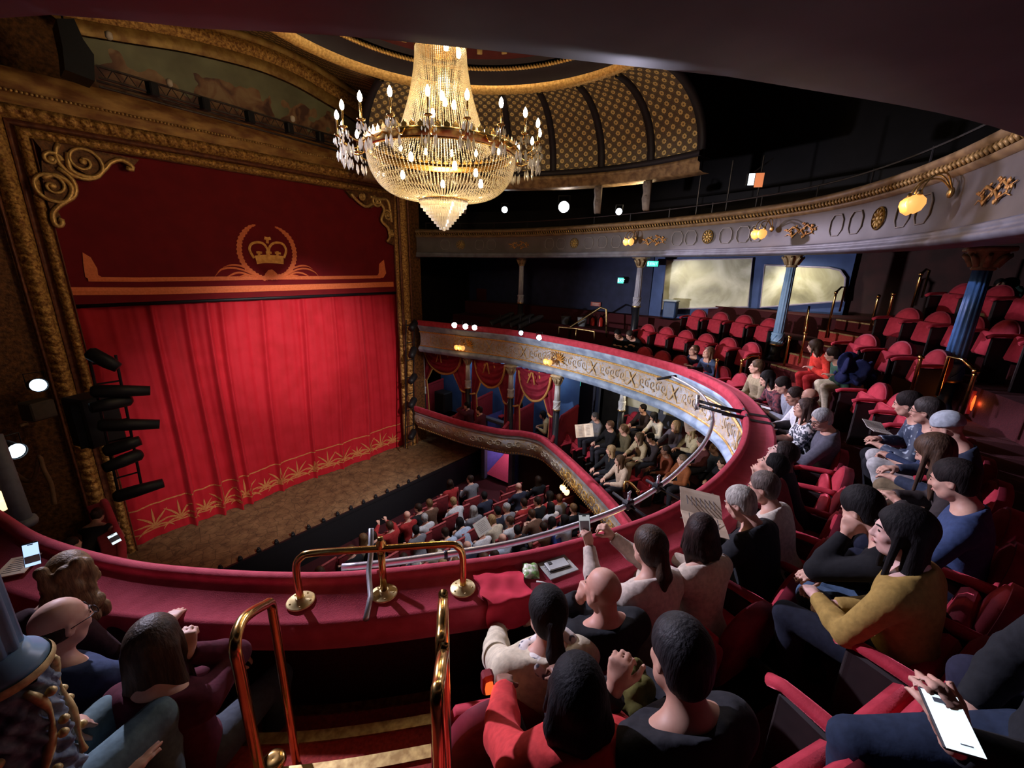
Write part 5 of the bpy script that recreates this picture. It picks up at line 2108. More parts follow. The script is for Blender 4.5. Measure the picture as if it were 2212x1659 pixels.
for i, lab in ((0, 'red swagged curtain with gold fringe in the box beside the stage'), (1, 'red swagged curtain with gold fringe in the middle box'), (2, 'red swagged curtain with gold fringe in the third box, by the dark doorway')):
    t = thing('box_curtain', lab, 'curtain', group='swagged box curtains')
    y0, y1 = ys[i] - .12, ys[i + 1] + .12
    X0, zt = 9.72, -2.98
    w = y0 - y1
    drop = [.78, .84, .90][i]
    b = MB()

    def sw(u, v):      # u -1..1 across, v 0..1 down
        e = drop * max(0, 1 - abs(u) ** 2.4) ** .55
        z = zt - e * v
        fo = .045 * math.sin(v * 26 * (1 - .2 * abs(u)) + u * u * 3) * (1 - abs(u) * .6)
        return (X0 - .10 * math.sin(PI * min(1, v)) * (1 - abs(u)) - fo, (y0 + y1) / 2 - u * w * .40, z)
    b.grid([[sw(u, v) for u in np.linspace(-1, 1, 33)] for v in np.linspace(0, 1, 30)])
    b.build('swag', SWAG, t, True)
    b = MB()
    b.tube([np.array(sw(u, 1.0)) + np.array([-.02, 0, 0]) for u in np.linspace(-.995, .995, 40)], .038, 7)
    b.build('gold_fringe', TRIM, t, True)
    for sg in (-1, 1):
        b = MB()
        rows = []
        hgt = 2.55
        for v in np.linspace(0, 1, 26):
            z = zt - hgt * v
            # full at the top, gathered at the tie, hanging straight below
            tie = .48 if sg < 0 else .52
            wd = (.36 - .26 * (v / tie) ** 1.5) if v < tie else .10 + .06 * (v - tie)
            row = []
            for q in np.linspace(0, 1, 16):
                yy = (y0 if sg < 0 else y1) + sg * q * wd * w * 1.05
                row.append((X0 + .05 - .05 * math.sin(q * 15 + v * 3), yy, z))
            rows.append(row)
        b.grid(rows)
        b.build('side_drape', SWAG, t, True)
        b = MB()
        b.tube([np.array(r[-1]) + np.array([-.03, 0, 0]) for r in rows], .026, 6)
        b.build('gold_edge', TRIM, t, True)
        b = MB()
        tie_i = 12
        b.tube([np.array(rows[tie_i][0]) + np.array([-.07, 0, 0]), np.array(rows[tie_i][8]) + np.array([-.10, 0, .01]), np.array(rows[tie_i][-1]) + np.array([-.07, 0, .04])], .03, 6)
        b.build('tie_back', TRIM, t, True)
    b = MB()
    yc = (y0 + y1) / 2
    b.tube([(X0 - .13, yc - .02, zt - .02), (X0 - .16, yc - .13, zt - .36)], .022, 6)
    b.tube([(X0 - .13, yc + .02, zt - .02), (X0 - .16, yc + .13, zt - .36)], .022, 6)
    b.build('tassel_cords', TRIM, t, True)

# dark lobby door and green signs
GREEN = emit('exit_sign_green', (.05, .55, .42), 1.6)
WHITE_E = emit('exit_sign_white', (.55, .95, .85), 1.5)


def exit_sign(label, px, py, X, w, hgt):
    q = at(px, py, X=X)
    t = thing('exit_sign', label, 'sign', (q[0] - .03, q[1], q[2]))
    b = MB()
    b.box((.02, 0, 0), (.05, w, hgt), bev=.008)
    b.build('housing', BLACKMET, t)
    b = MB()
    b.box((-.012, 0, 0), (.012, w * .95, hgt * .88))
    b.build('lit_face', GREEN, t)
    # running figure, arrow and EXIT in white
    b = MB()
    b.ball((-.022, w * .36, hgt * .22), hgt * .10, 8, 5)
    b.tube([(-.022, w * .36, hgt * .1), (-.022, w * .34, -hgt * .08), (-.022, w * .40, -hgt * .28)], hgt * .05, 5)
    b.tube([(-.022, w * .34, -hgt * .08), (-.022, w * .28, -hgt * .26)], hgt * .05, 5)
    b.tube([(-.022, w * .43, 0), (-.022, w * .36, hgt * .06), (-.022, w * .29, -hgt * .02)], hgt * .04, 5)
    b.build('running_figure', WHITE_E, t)
    cu = bpy.data.curves.new('lettering', 'FONT')
    cu.body = 'EXIT'
    cu.size = hgt * .62
    cu.align_x = 'CENTER'
    cu.align_y = 'CENTER'
    cu.extrude = .002
    cu.materials.append(WHITE_E)
    tmp = bpy.data.objects.new('lettering_curve', cu)
    COL.objects.link(tmp)
    bpy.context.view_layer.update()
    me = bpy.data.meshes.new_from_object(tmp.evaluated_get(bpy.context.evaluated_depsgraph_get()))
    bpy.data.objects.remove(tmp)
    o = bpy.data.objects.new('lettering', me)
    COL.objects.link(o)
    o.parent = t
    o.location = (-.022, -w * .10, 0)
    o.rotation_euler = (PI / 2, 0, -PI / 2)
    return t


exit_sign('green lit exit sign high beside the far column, left of the cream panel', 1411, 570, 12.35, .34, .17)
exit_sign('small green lit exit sign below a lamp on the dark far wall', 1342, 606, 12.55, .20, .19)
exit_sign('green lit exit sign over the dark doorway beside the third box', 1245, 826, 11.2, .36, .17)
q = at(1245, 900, X=11.3)
d = thing('door', 'dark lobby doorway beyond the boxes under the green exit sign', 'door', (11.32, q[1], -5.68), kind='structure')
d.name = 'door_1'
b = MB()
b.box((.0, .0, 1.25), (.06, 1.25, 2.5), bev=.01)
b.build('door_leaf', mat('door_navy', (.012, .014, .03), .5, scale=5), d)
b = MB()
for s in (-1, 1):
    b.box((-.02, s * .70, 1.3), (.12, .12, 2.6), bev=.015)
b.box((-.02, 0, 2.6), (.12, 1.5, .14), bev=.015)
b.build('door_frame', mat('door_frame_blue', (.05, .075, .16), .5, scale=5), d)
b = MB().tube([(-.06, .45, 1.1), (-.10, .45, 1.1), (-.10, .33, 1.1)], .012, 6)
b.build('door_handle', BRASS_OLD, d, True)

# lower circle back wall: dado and mottled cream panels
b = MB()
b.grid([[(12.6, y, z) for y in (ys[3], -1)] for z in (-5.8, -2.9)])
struct('wall_lower_circle', b, mat('lower_wall_grey', (.075, .085, .115), .7, c2=(.055, .06, .085), scale=3))
for k, (y0_, y1_) in enumerate(((5.3, 4.15), (4.0, 2.9), (2.75, 1.6))):
    b = MB()
    b.grid([[(12.55, y, z) for y in (y0_, y1_)] for z in (-4.35, -3.05)], [[(y, z) for y in (y0_, y1_)] for z in (-4.35, -3.05)])
    b.build('wall_panel', MARBLE, bpy.data.objects['wall_lower_circle'])

# ------------------------------------------------------------------ upper circle far wall
b = MB()
b.grid([[(12.75, y, z) for y in (12.5, 4.9)] for z in (-3.0, .5)])
struct('wall_navy', b, NAVY)
b = MB()
b.grid([[(12.78, y, z) for y in (4.9, at(1838, 600, X=12.78)[1])] for z in (-2.2, -1.02)])
b.grid([[(12.79, y, z) for y in (4.9, at(1838, 600, X=12.78)[1])] for z in (-1.05, .7)])
dado = struct('wall_dado_blue', b, NAVY2)
for k, L in enumerate(([(1430, 668), (1616, 663), (1626, 558), (1440, 562)], [(1642, 664), (1822, 650), (1826, 600), (1815, 584), (1790, 578), (1652, 572)])):
    P = [at(x, y, X=12.72) for x, y in L]
    b = MB()
    n = len(P)
    b.add([tuple(p) for p in P], [tuple(range(n))], [(p[1], p[2]) for p in P])
    b.build('cream_panel', MARBLE, dado)
    b = MB()
    b.tube([(p[0] - .01, p[1], p[2]) for p in P], .022, 5, closed=True)
    b.build('panel_moulding', mat('panel_edge_lilac', (.34, .30, .40), .5, scale=9), dado)
# fire notice, extinguishers, wall lamp, bin
q = at(1287, 657, X=12.7)
t = thing('notice', 'small red notice on the navy wall above the fire extinguishers', 'sign', q)
MB().box((0, 0, 0), (.02, .36, .13)).build('plate', mat('notice_red', (.55, .12, .10), .5, scale=10), t)
b = MB()
b.box((-.013, 0, .028), (.006, .27, .018))
b.box((-.013, 0, -.008), (.006, .22, .014))
b.box((-.013, 0, -.035), (.006, .25, .012))
b.build('print_lines', mat('notice_white', (.75, .6, .55), .5, scale=10), t)
for k, px in enumerate((1279, 1297)):
    q = at(px, 700, X=12.4)
    t = thing('fire_extinguisher', ('red fire extinguisher under the notice, the fuller-lit one' if k == 0 else 'slim red fire extinguisher beside the handrail, right of another'), 'extinguisher', (q[0], q[1], q[2] - .30))
    MB().lathe([(.08, 0), (.09, .03), (.09, .42), (.06, .49), (.03, .52)], 14).build('cylinder', mat('extinguisher_red', (.5, .03, .02), .3, scale=10), t, True)
    b = MB().tube([(0, 0, .52), (0, 0, .58), (-.08, 0, .60)], .015, 6)
    b.tube([(0, 0, .56), (-.10, .03, .45), (-.11, .03, .15)], .011, 6)
    b.build('hose_and_lever', BLACK, t, True)
q = at(1450, 655, X=12.3)
t = thing('bin', 'blue wall bin with pale lid below the left cream panel', 'bin', (q[0], q[1], q[2]))
MB().box((0, 0, -.18), (.26, .36, .46), bev=.03).build('body', mat('bin_blue', (.035, .07, .17), .5, scale=8), t)
MB().box((0, 0, .07), (.30, .40, .05), bev=.02).build('lid', mat('bin_lid', (.30, .33, .36), .4, scale=8), t)
for k, (px, py) in enumerate(((1258, 692), (1222, 690))):
    q = at(px, py, X=12.0)
    t = thing('bucket', ('pale bucket standing by the far wall beside the handrail' if k == 0 else 'dim grey bucket by the far wall, left of the pale one'), 'bucket', (q[0], q[1], q[2] - .25))
    MB().lathe([(.12, 0), (.16, .34), (.17, .35), (.15, .34), (.11, .02)], 16).build('pail', mat('bucket_grey_%d' % k, (.34, .35, .37) if k == 0 else (.12, .12, .13), .5, scale=8), t, True)
    MB().tube([(0, .16 * math.cos(a), .34 + .12 * math.sin(a)) for a in np.linspace(0, PI, 9)], .008, 5).build('handle', BLACKMET, t, True)
# dark bay at the back right with a low arch of warm light, stair walls
b = MB()
b.grid([[(12.95, y, z) for y in (1.0, -5.5)] for z in (-2.2, .7)])
struct('wall_back_right', b, mat('maroon_wall', (.05, .018, .018), .8, c2=(.03, .014, .014), scale=3))

# two small wash lamps on the soffit over the cream panels
for k, y in enumerate((4.0, 1.4)):
    t = thing('wash_lamp', 'small ceiling wash lamp above the %s cream wall panel' % ('left' if k == 0 else 'right'), 'lamp', (11.9, y, .33))
    MB().lathe([(.05, -.06), (.07, -.04), (.07, .04), (.03, .06)], 14).build('housing', BLACK, t, True)
    MB().lathe([(.001, -.058), (.046, -.058)], 14, cap=False).build('lens', emit('wash_lamp_glow', (1, .9, .7), 3.0), t)
    light('SPOT', 'wash_light', (11.9, y, .24), 55 if k == 0 else 90, (1, .93, .74), (12.75, y - .3, -.9), .05, 120, .8)

for i in range(3):
    light('POINT', 'box_light', (10.35, (ys[i] + ys[i + 1]) / 2, -3.25), 14, (.80, .88, 1), size=.06)

light('POINT', 'lower_circle_light', (10.6, 3.9, -3.3), 26, (1, .82, .56), size=.08)
light('POINT', 'lower_circle_light_two', (8.9, 1.0, -3.35), 20, (1, .82, .56), size=.08)
# ------------------------------------------------------------------ people: where they sit is settled first, seats follow
STAGE_AIM = np.array([4.8, 11.6, -3.2])
SEATS = {}           # row -> list of arc lengths taken by people


def facing(n):
    """Rotation of a figure or seat that looks into the void, against the outward normal."""
    return math.degrees(math.atan2(-n[1], -n[0])) - 90


def wrap(a):
    return (a + 180) % 360 - 180


def seated(label, row, px, py, pose=None, turn=0.0, look=1.0, seat=True, path=None, fl=None, **kw):
    """Someone in a row of the upper circle, found by where the head shows."""
    path = path or LF
    floor = FL0 + RISE * row if fl is None else fl
    pose = dict(pose or {})
    hz = 1.18
    want = (ROW0 + PITCH * row + .45) if path is LF else .62 + .78 * row
    for _ in range(3):          # lean so that the hips stay on the seat
        q = at(px, py, Z=floor + hz)
        s, o = path.near(q)
        lean = max(-9, min(44, math.degrees(math.asin(max(-.9, min(.9, (want - o - .02) / .64))))))
        hz = .54 + .66 * math.cos(math.radians(lean))
    pose['lean'] = lean
    pose['hp'] = pose.get('hp', 0) - lean * .15
    pose.setdefault('foot', -.06)
    if row == 0 and path is LF:
        pose.setdefault('kup', -.03)
        pose['foot'] = -.12
    _, n = path.at(s)
    rz = facing(n) + turn
    pv = pose.pop('pv', None)
    if pv is not None:           # gaze measured from the line of sight: 90 shows a left profile
        pose['hy'] = max(-72, min(72, wrap(math.degrees(math.atan2(q[1], q[0])) + pv - 90 - rz)))
    if 'hy' not in pose:
        d = STAGE_AIM - q
        pose['hy'] = look * max(-55, min(55, wrap(math.degrees(math.atan2(d[1], d[0])) - 90 - rz)))
    root, P = person(label, pose, head=(px, py), rz=rz, floor=floor, **kw)
    if seat and path is LF:
        s, o = path.near((root.location.x, root.location.y))
        SEATS.setdefault(row, []).append(s)
    return root, P


BLK, DKB, BRN, LBR, BLO, GRY = (.012, .010, .010), (.030, .016, .010), (.075, .035, .016), (.16, .085, .035), (.36, .23, .10), (.40, .39, .38)
NEAR = .0085
MIDR = .010
UPA = 'audience along the upper circle ledge'
# near left
seated('person with tousled light brown curly hair leaning over the ledge at far left', 0, 140, 1245, dict(pv=35, lh=(-.24, .42, .26), rh=(.05, .40, .16), hp=-8, ldir=(0, .6, 1), lcurl=.9), h=NEAR, hair=('curly', (.22, .13, .055)), top=(.035, .012, .016), face=False)
seated('balding person with glasses and navy top in profile behind the near column', 0, 132, 1345, dict(pv=-68, rh=(.10, .38, .26), lh=(-.1, .3, .12), rdir=(-.2, 1, .1), hp=-6), h=NEAR, hair=('bald', DKB), top=(.035, .055, .12), legs=(.02, .025, .045), glasses=True)
seated('person with long brown hair and maroon sleeves resting chin on hand, left of the aisle', 0, 335, 1395, dict(pv=-28, hp=-16, rh=('h', .07, .05, -.12), rdir=(-.1, .2, 1), rcurl=1.3, rpole=(.5, .4, -.8), lh=(-.05, .35, .10), knees=(0, .04)), h=NEAR, hair=('long', (.055, .030, .014)), top=(.075, .010, .022), legs=(.055, .065, .085), face=False)
# near right of the aisle
COATR, COATP = seated('person with smooth dark ponytail in cream coat and floral scarf, first right of the aisle', 0, 1182, 1322, dict(pv=18, hp=-10, build=1.12), h=NEAR, hair=('tail', BLK), top=(.66, .58, .42), legs=(.02, .02, .03), g=.03, collar=.01, face=False)
seated('bald person in black jacket holding chin in one hand', 0, 1302, 1272, dict(pv=48, hp=-4, lh=('h', -.055, .10, -.17), ldir=(.3, .0, 1), lcurl=1.25, lpole=(-.5, .3, -.8), build=1.15), h=NEAR, hair=(None, BLK), top=(.014, .015, .018), legs=(.05, .06, .08), g=.028, skin=skinmat((.62, .34, .25)))
PHONER, PHP = seated('person with brown ponytail and cream long-sleeved top holding up a phone over the ledge', 0, 1402, 1180, dict(pv=40, lh=(-.14, .52, .40), ldir=(-.05, .35, 1), lcurl=1.2, rh=(.03, .50, .44), rdir=(-.5, .5, .8), rcurl=1.0, lpole=(-.5, -.2, -.9)), h=NEAR, hair=('tail', (.05, .024, .012)), top=(.60, .50, .42), legs=(.04, .055, .10), face=False)
seated('person with straight dark bobbed hair in cream knitted top leaning on the ledge', 0, 1515, 1152, dict(pv=12, lh=(-.15, .42, .20), rh=(.15, .42, .20)), h=NEAR, hair=('bob', (.028, .014, .012)), top=(.56, .47, .38), legs=(.03, .035, .06), face=False)
GREYM, GMP = seated('grey haired person in black jacket reading a programme on the ledge', 0, 1598, 1086, dict(pv=72, hp=-20, lh=(-.26, .46, .08), ldir=(-.5, 1, .1), rh=(.0, .48, .06), rdir=(-.6, 1, .1), build=1.12), h=NEAR, hair=('short', (.46, .43, .38)), top=(.016, .017, .02), legs=(.02, .02, .03), g=.026)
seated('person with short greying hair and off-white sweater beside the reader in black', 0, 1648, 1052, dict(pv=82, hp=-8, build=1.1), h=NEAR, hair=('short', (.17, .13, .11)), top=(.60, .54, .46), legs=(.02, .02, .03))
seated('young person tilting head back with hands at mouth and red sleeves', 0, 1668, 1006, dict(pv=85, hp=34, lh=('h', -.05, .15, -.12), ldir=(.1, .1, 1), lcurl=.5, rh=('h', .03, .15, -.13), rdir=(-.2, .1, 1)), h=MIDR, hair=('short', BLK), top=(.20, .02, .03), legs=(.015, .015, .02))
seated('pale person in dark clothes with head tilted far back', 0, 1689, 980, dict(pv=98, hp=38), h=MIDR, hair=('long', (.03, .018, .016)), top=(.02, .02, .028), legs=(.015, .015, .02), skin=skinmat((.66, .46, .40)))
seated('grey haired person with glasses, open jacket over a pale scarf and teal jeans', 0, 1774, 906, dict(pv=122, hp=-24), h=MIDR, hair=('short', (.42, .42, .42)), top=(.10, .10, .13), legs=(.06, .12, .15), glasses=True, g=.026)
FLOR = mat('floral_dress', (.68, .70, .72), .8, c2=(.05, .06, .08), scale=34, mix=(.46, .54), detail=1.0)
seated('person with long brown hair in black and white floral dress', 0, 1738, 882, dict(pv=108, hp=14, lh=(-.12, .42, .12)), h=MIDR, hair=('long', (.07, .04, .03)), topmat=FLOR, sleeve=.42, legs=(.02, .02, .03))
seated('person with cropped hair and plain white shirt leaning forward', 0, 1716, 856, dict(pv=118, hp=-10, lh=(-.1, .42, .1), rh=(.1, .42, .1)), h=MIDR, hair=('short', (.04, .025, .02)), top=(.70, .72, .76), legs=(.03, .02, .015), skin=SKIN_M)
seated('balding dark-clothed person beside the one in the white shirt', 0, 1748, 858, dict(pv=96, hp=-12), h=MIDR, hair=('bald', (.05, .03, .025)), top=(.025, .02, .022), legs=(.02, .02, .02), skin=SKIN_M)
PHM, PHMP = seated('dark haired person in grey zipped sweater looking down at a phone', 0, 1690, 832, dict(pv=102, hp=-24, lh=(-.10, .38, .16), rh=(.06, .38, .16), lpalm=(0, 0, 1), lcurl=.7), h=MIDR, hair=('short', (.018, .012, .010)), top=(.26, .28, .33), legs=(.02, .02, .03))
PLAID = mat('patterned_maroon', (.20, .05, .06), .85, c2=(.03, .02, .03), scale=26, mix=(.4, .6))
seated('person with dark fringe and maroon patterned top resting an arm forward', 0, 1657, 818, dict(pv=112, hp=-8, lh=(-.2, .40, .18)), h=MIDR, hair=('bob', BLK), topmat=PLAID, legs=(.015, .015, .02))
seated('person with pale headband and tan cardigan at the ledge bend, below the blue column', 0, 1634, 792, dict(pv=95, hp=4, lh=(-.05, .3, .08), rh=(.05, .3, .08)), h=MIDR, hair=('short', (.11, .06, .03)), top=(.33, .27, .17), legs=(.02, .02, .03), long=True)
seated('person in navy jacket gazing upward at the far ledge, nearer the stage of two', 0, 1499, 757, dict(pv=128, hp=34), h=MIDR, hair=('short', (.12, .06, .03)), top=(.02, .025, .06), legs=(.02, .02, .03), glasses=True)
seated('person in blue denim shirt gazing upward at the far ledge, beside one in navy', 0, 1530, 762, dict(pv=124, hp=34), h=MIDR, hair=('long', (.17, .09, .05)), top=(.06, .09, .17), legs=(.02, .02, .03))
seated('dark clothed person at the far ledge under the lilac column, left of two', 0, 1334, 722, dict(hy=10, hp=-10), h=.014, hair=('short', BLK), top=(.010, .010, .012), legs=(.01, .01, .01), skin=SKIN_M)
seated('dark clothed person at the far ledge under the lilac column, right of two', 0, 1360, 724, dict(hy=-10, hp=-15, lh=(-.2, .45, .2)), h=.014, hair=('short', (.05, .035, .03)), top=(.012, .012, .014), legs=(.01, .01, .01))
# second row
seated('person with brown hair and scarlet top looking to the stage, by the brass aisle rails', 1, 1760, 748, dict(pv=84, hp=0, rh=(.0, .34, .12)), h=MIDR, hair=('bob', (.05, .026, .015)), top=(.62, .045, .03), legs=(.35, .02, .02))
JUMP = mat('green_fairisle', (.05, .12, .085), .9, c2=(.035, .09, .06), scale=20)
seated('dark haired person in green patterned jumper and beige trousers', 1, 1798, 765, dict(pv=82, hp=-2, rh=(-.02, .34, .12)), h=MIDR, hair=('short', (.03, .015, .01)), topmat=JUMP, legs=(.52, .44, .32))
SPK = mat('navy_sequin', (.035, .05, .085), .6, c2=(.30, .36, .42), scale=22, mix=(.30, .40), detail=1.0)
seated('person with dark hair in navy top with pale motifs, looking over the ledge', 1, 1960, 872, dict(pv=82, hp=-6), h=NEAR, hair=('short', (.02, .014, .014)), topmat=SPK, legs=(.015, .015, .02))
PROGM, PGP = seated('cropped person with glasses in navy t-shirt and pale grey trousers, holding a programme', 1, 2000, 887, dict(pv=80, hp=-2, lh=(-.10, .36, .14), rh=(.06, .36, .10), lcurl=1.0, rcurl=1.0, kz=(.10, .10)), h=NEAR, hair=('short', (.05, .04, .038)), top=(.030, .045, .095), sleeve=.5, legs=(.50, .50, .50), glasses=True)
seated('person in pale grey knitted hat, arm in navy, second row', 1, 2046, 925, dict(pv=70, hp=-24), h=NEAR, hair=('beanie', (.42, .47, .53)), top=(.03, .04, .07), legs=(.20, .15, .09))
seated('person with long wavy brown hair and dark jacket, pale jeans knee raised', 1, 2018, 976, dict(pv=84, hp=-24, lh=(-.16, .36, .2)), h=NEAR, hair=('wavy', (.085, .045, .026)), top=(.045, .035, .035), legs=(.36, .42, .47))
DARKM, DKP = seated('short haired person in blue denim shirt holding a tablet-like phone', 1, 2058, 1036, dict(pv=80, hp=-16, lh=(-.20, .38, .22), lcurl=1.0, rh=(.02, .32, .18), rcurl=1.3, rdir=(-.6, .6, .2)), h=NEAR, hair=('short', (.022, .014, .013)), top=(.045, .07, .16), legs=(.012, .014, .03))
seated('black haired person all in black with one hand raised to the face', 1, 1862, 1098, dict(pv=60, hp=-20, lh=('h', -.08, .09, -.12), ldir=(.2, 0, 1), lcurl=1.1, lpole=(-.5, .3, -.8), rh=(-.12, .42, .10)), h=NEAR, hair=('short', (.014, .012, .013)), top=(.010, .010, .013), legs=(.06, .10, .17), face=False)
seated('person in mustard sweater with long black hair, face in profile', 1, 1948, 1150, dict(pv=104, hp=-2, lh=(-.06, .36, .10), rh=(.02, .30, .06), rcurl=1.0, lcurl=1.0), h=NEAR, hair=('long', (.011, .009, .010)), top=(.34, .22, .06), legs=(.012, .014, .025), skin=skinmat((.64, .42, .36)))
seated('person with thick black hair in bright red coat, seen from behind in the second row', 1, 1246, 1492, dict(pv=15, build=1.05, sz=.88), h=NEAR, hair=('bob', (.008, .007, .009)), top=(.56, .045, .045), g=.03, collar=.02, face=False, skin=SKIN_D, legs=(.02, .02, .03))
seated('person with tousled dark hair and grey sleeve, hand raised beside the red coat', 1, 1468, 1415, dict(pv=38, hp=-14, lh=('h', -.15, .10, -.20), ldir=(.4, .3, 1), lcurl=1.0, lpole=(-.5, .3, -.8)), h=NEAR, hair=('short', (.022, .020, .022)), top=(.022, .022, .026), g=.026, face=False, skin=SKIN_M, legs=(.01, .01, .015))
# third row, mostly outside the frame
kn = at(328, 1556, Z=FL0 + RISE + .54)
FA = 29
f_ = np.array([math.cos(math.radians(FA)), math.sin(math.radians(FA))])
person('person in dark blue top and teal jeans, only knee and open hand showing, lower left', dict(lean=-24, hy=0, rh=(.20, .22, -.02), rdir=(.0, 1, .05), rpalm=(.2, .2, -1), rcurl=.12, lh=(-.12, .30, .06), lcurl=.6, kz=(0, .04)), pos=(kn[0] - f_[0] * .43 - f_[1] * .12, kn[1] - f_[1] * .43 + f_[0] * .12, FL0 + RISE), rz=FA - 90, h=NEAR, hair=('short', BLK), top=(.035, .035, .07), legs=(.11, .17, .19), face=False)
# right-hand edge, third row: only knees, hand and phone come into the picture

def scarf(root, P, m, h=.008):
    F = Field(P.nb - .26, P.nb + .26, h)
    N = 18
    ring = [P.up((.105 + .02 * math.sin(3 * a)) * math.cos(a), -.005 + (.085 + .015 * math.cos(2 * a)) * math.sin(a), .445 + .02 * math.sin(2 * a)) for a in np.linspace(0, 2 * PI, N, endpoint=False)]
    for i in range(N):
        F.cap(ring[i], ring[(i + 1) % N], .034 + .010 * math.sin(i * 2.1), None, .012)
        F.cap(ring[i] + np.array([0, 0, -.035]), ring[(i + 1) % N] + np.array([0, 0, -.03]), .030 + .008 * math.cos(i * 1.7), None, .012)
    inst('scarf', F.mesh('scarf', m), root)


scarf(COATR, COATP, mat('scarf_floral', (.70, .66, .62), .8, c2=(.10, .10, .12), scale=30, mix=(.38, .46), detail=1.0))
# ------------------------------------------------------------------ lower circle, boxes and stalls
def lower_person(label, row, px, py, pose, **kw):
    q = at(px, py, Z=-5.70 + .22 * row + 1.15)
    s, o = LP.near(q)
    _, n = LP.at(min(s, LP.L * .93))
    rz = facing(n)
    d = STAGE_AIM - q
    pose = dict(pose)
    if row == 0:
        pose['foot'] = -.1
    pose.setdefault('hy', max(-55, min(55, wrap(math.degrees(math.atan2(d[1], d[0])) - 90 - rz))))
    return person(label, pose, head=(px, py), rz=rz, floor=-5.70 + .22 * row, h=.0135, **kw)


LG = 'lower circle audience'
for row, px, py, lab, hair, top, pose in (
    (2, 1285, 900, 'person in grey sleeves and dark waistcoat opening a paper, lower circle, by the dark doorway', ('short', (.10, .09, .09)), (.20, .20, .22), dict(lh=(-.25, .42, .25), rh=(.2, .4, .2), hp=-15)),
    (2, 1317, 918, 'person in black dress with bare neck, lower circle, beside the paper reader', ('short', (.14, .07, .04)), (.012, .012, .014), dict(hp=0)),
    (2, 1346, 926, 'person in olive jumper, lower circle, between black dress and cream coats', ('tail', (.18, .10, .05)), (.13, .11, .065), dict(lean=10)),
    (3, 1388, 882, 'dark haired person in dark top by the red seat, lower circle rear', ('short', BLK), (.03, .02, .02), dict(lean=8)),
    (3, 1412, 900, 'black haired person in white fleece, lower circle, back turned half', ('bob', BLK), (.62, .56, .46), dict(lean=14, hp=-20)),
    (2, 1380, 944, 'person with long brown hair in cream coat and trousers, lower circle', ('long', (.10, .06, .03)), (.46, .38, .25), dict(lean=12)),
    (2, 1404, 945, 'dark haired person in dark brown jacket, lower circle, beside the cream coat', ('short', BLK), (.045, .035, .04), dict(hp=-15)),
    (3, 1459, 918, 'fair haired person laughing in blue and red patterned top, lower circle', ('wavy', (.42, .27, .13)), (.10, .09, .13), dict(hp=10)),
    (3, 1492, 930, 'fair haired person in cream jacket reading, lower circle', ('long', (.46, .34, .18)), (.58, .50, .33), dict(hp=-20, lh=(-.05, .4, .2))),
    (1, 1319, 972, 'fair haired person in black near the lower circle ledge', ('long', (.42, .28, .14)), (.014, .014, .018), dict(hp=0)),
    (1, 1338, 994, 'person with long brown hair in pale fluffy top, seen from behind, lower circle', ('long', (.09, .045, .02)), (.58, .44, .34), dict(lean=8, hy=-20)),
    (1, 1437, 972, 'dark skinned person in rust red jacket, lower circle', ('short', (.03, .02, .02)), (.20, .055, .03), dict(lean=4)),
    (1, 1473, 992, 'cropped person in orange brown top, lower circle, right of rust red jacket', ('short', (.22, .15, .10)), (.30, .10, .04), dict(lean=8)),
    (2, 1513, 955, 'person in maroon top near the silver tube, lower circle', ('short', (.10, .06, .05)), (.10, .03, .03), dict(hp=-10)),
    (1, 1541, 968, 'person in blue denim jacket under the amber lamp, lower circle', ('short', (.30, .16, .08)), (.10, .13, .19), dict(hp=-10)),
    (1, 1560, 1000, 'person in black at the edge of the lower circle, beneath the red ledge', ('short', DKB), (.015, .015, .02), dict(lean=10)),
):
    lower_person(lab, row, px, py, pose, hair=hair, top=top, legs=(.03, .03, .04) if 'cream coat and' not in lab else (.46, .38, .25), group=LG, skin=SKIN_D if 'dark skinned' in lab else SKIN_L)
for px, py, lab, hair, top, yaw in ((1008, 876, 'person in dark red rubbing the face in the second box, left of two', ('short', BLK), (.09, .02, .03), 115), (1035, 886, 'person in dark red with cheek on hand in the second box, right of two', ('short', DKB), (.11, .02, .03), 120),
                                    (1122, 876, 'person in black suit and white shirt front in the third box', ('short', BLK), (.02, .018, .022), 110), (1172, 896, 'person in cream jumper leaning at the end of the third box', ('bob', BLK), (.62, .54, .32), 95)):
    lean = 30 if 'cream' in lab else 10
    P = dict(lean=lean, hy=18)
    if 'rubbing' in lab:
        P.update(lh=(.0, .22, .58), ldir=(.2, 0, 1), lcurl=.9)
    if 'cheek' in lab:
        P.update(rh=(.08, .26, .52), rdir=(-.1, 0, 1), rcurl=1.2)
    person(lab, P, head=(px, py), rz=yaw - 110 if lean < 20 else yaw - 60, floor=-5.68, h=.0135, hair=hair, top=top, group='people in the boxes')
# near-side box: bare-shouldered person with phone, and a companion
person('bare-shouldered person bowed over a phone in the near box, far left', dict(lean=38, hy=-8, hp=-25, rh=(.24, .40, .16), rdir=(-.1, .4, 1), rcurl=1.0, lh=(-.0, .35, .1)), head=(212, 1112), rz=-30, floor=-5.70, h=.012, hair=('bun', (.045, .02, .015)), top=(.30, .17, .13), topmat=mat('camisole_black', (.02, .016, .018), .8, scale=30), sleeve=.06, collar=-.10, skin=SKIN_M, group='people in the boxes', face=False)
person('dim figure in dark clothes beside the bare-shouldered one in the near box', dict(lean=20, hy=-30), head=(158, 1176), rz=-40, floor=-5.70, h=.014, hair=('short', DKB), top=(.04, .015, .014), group='people in the boxes', face=False)

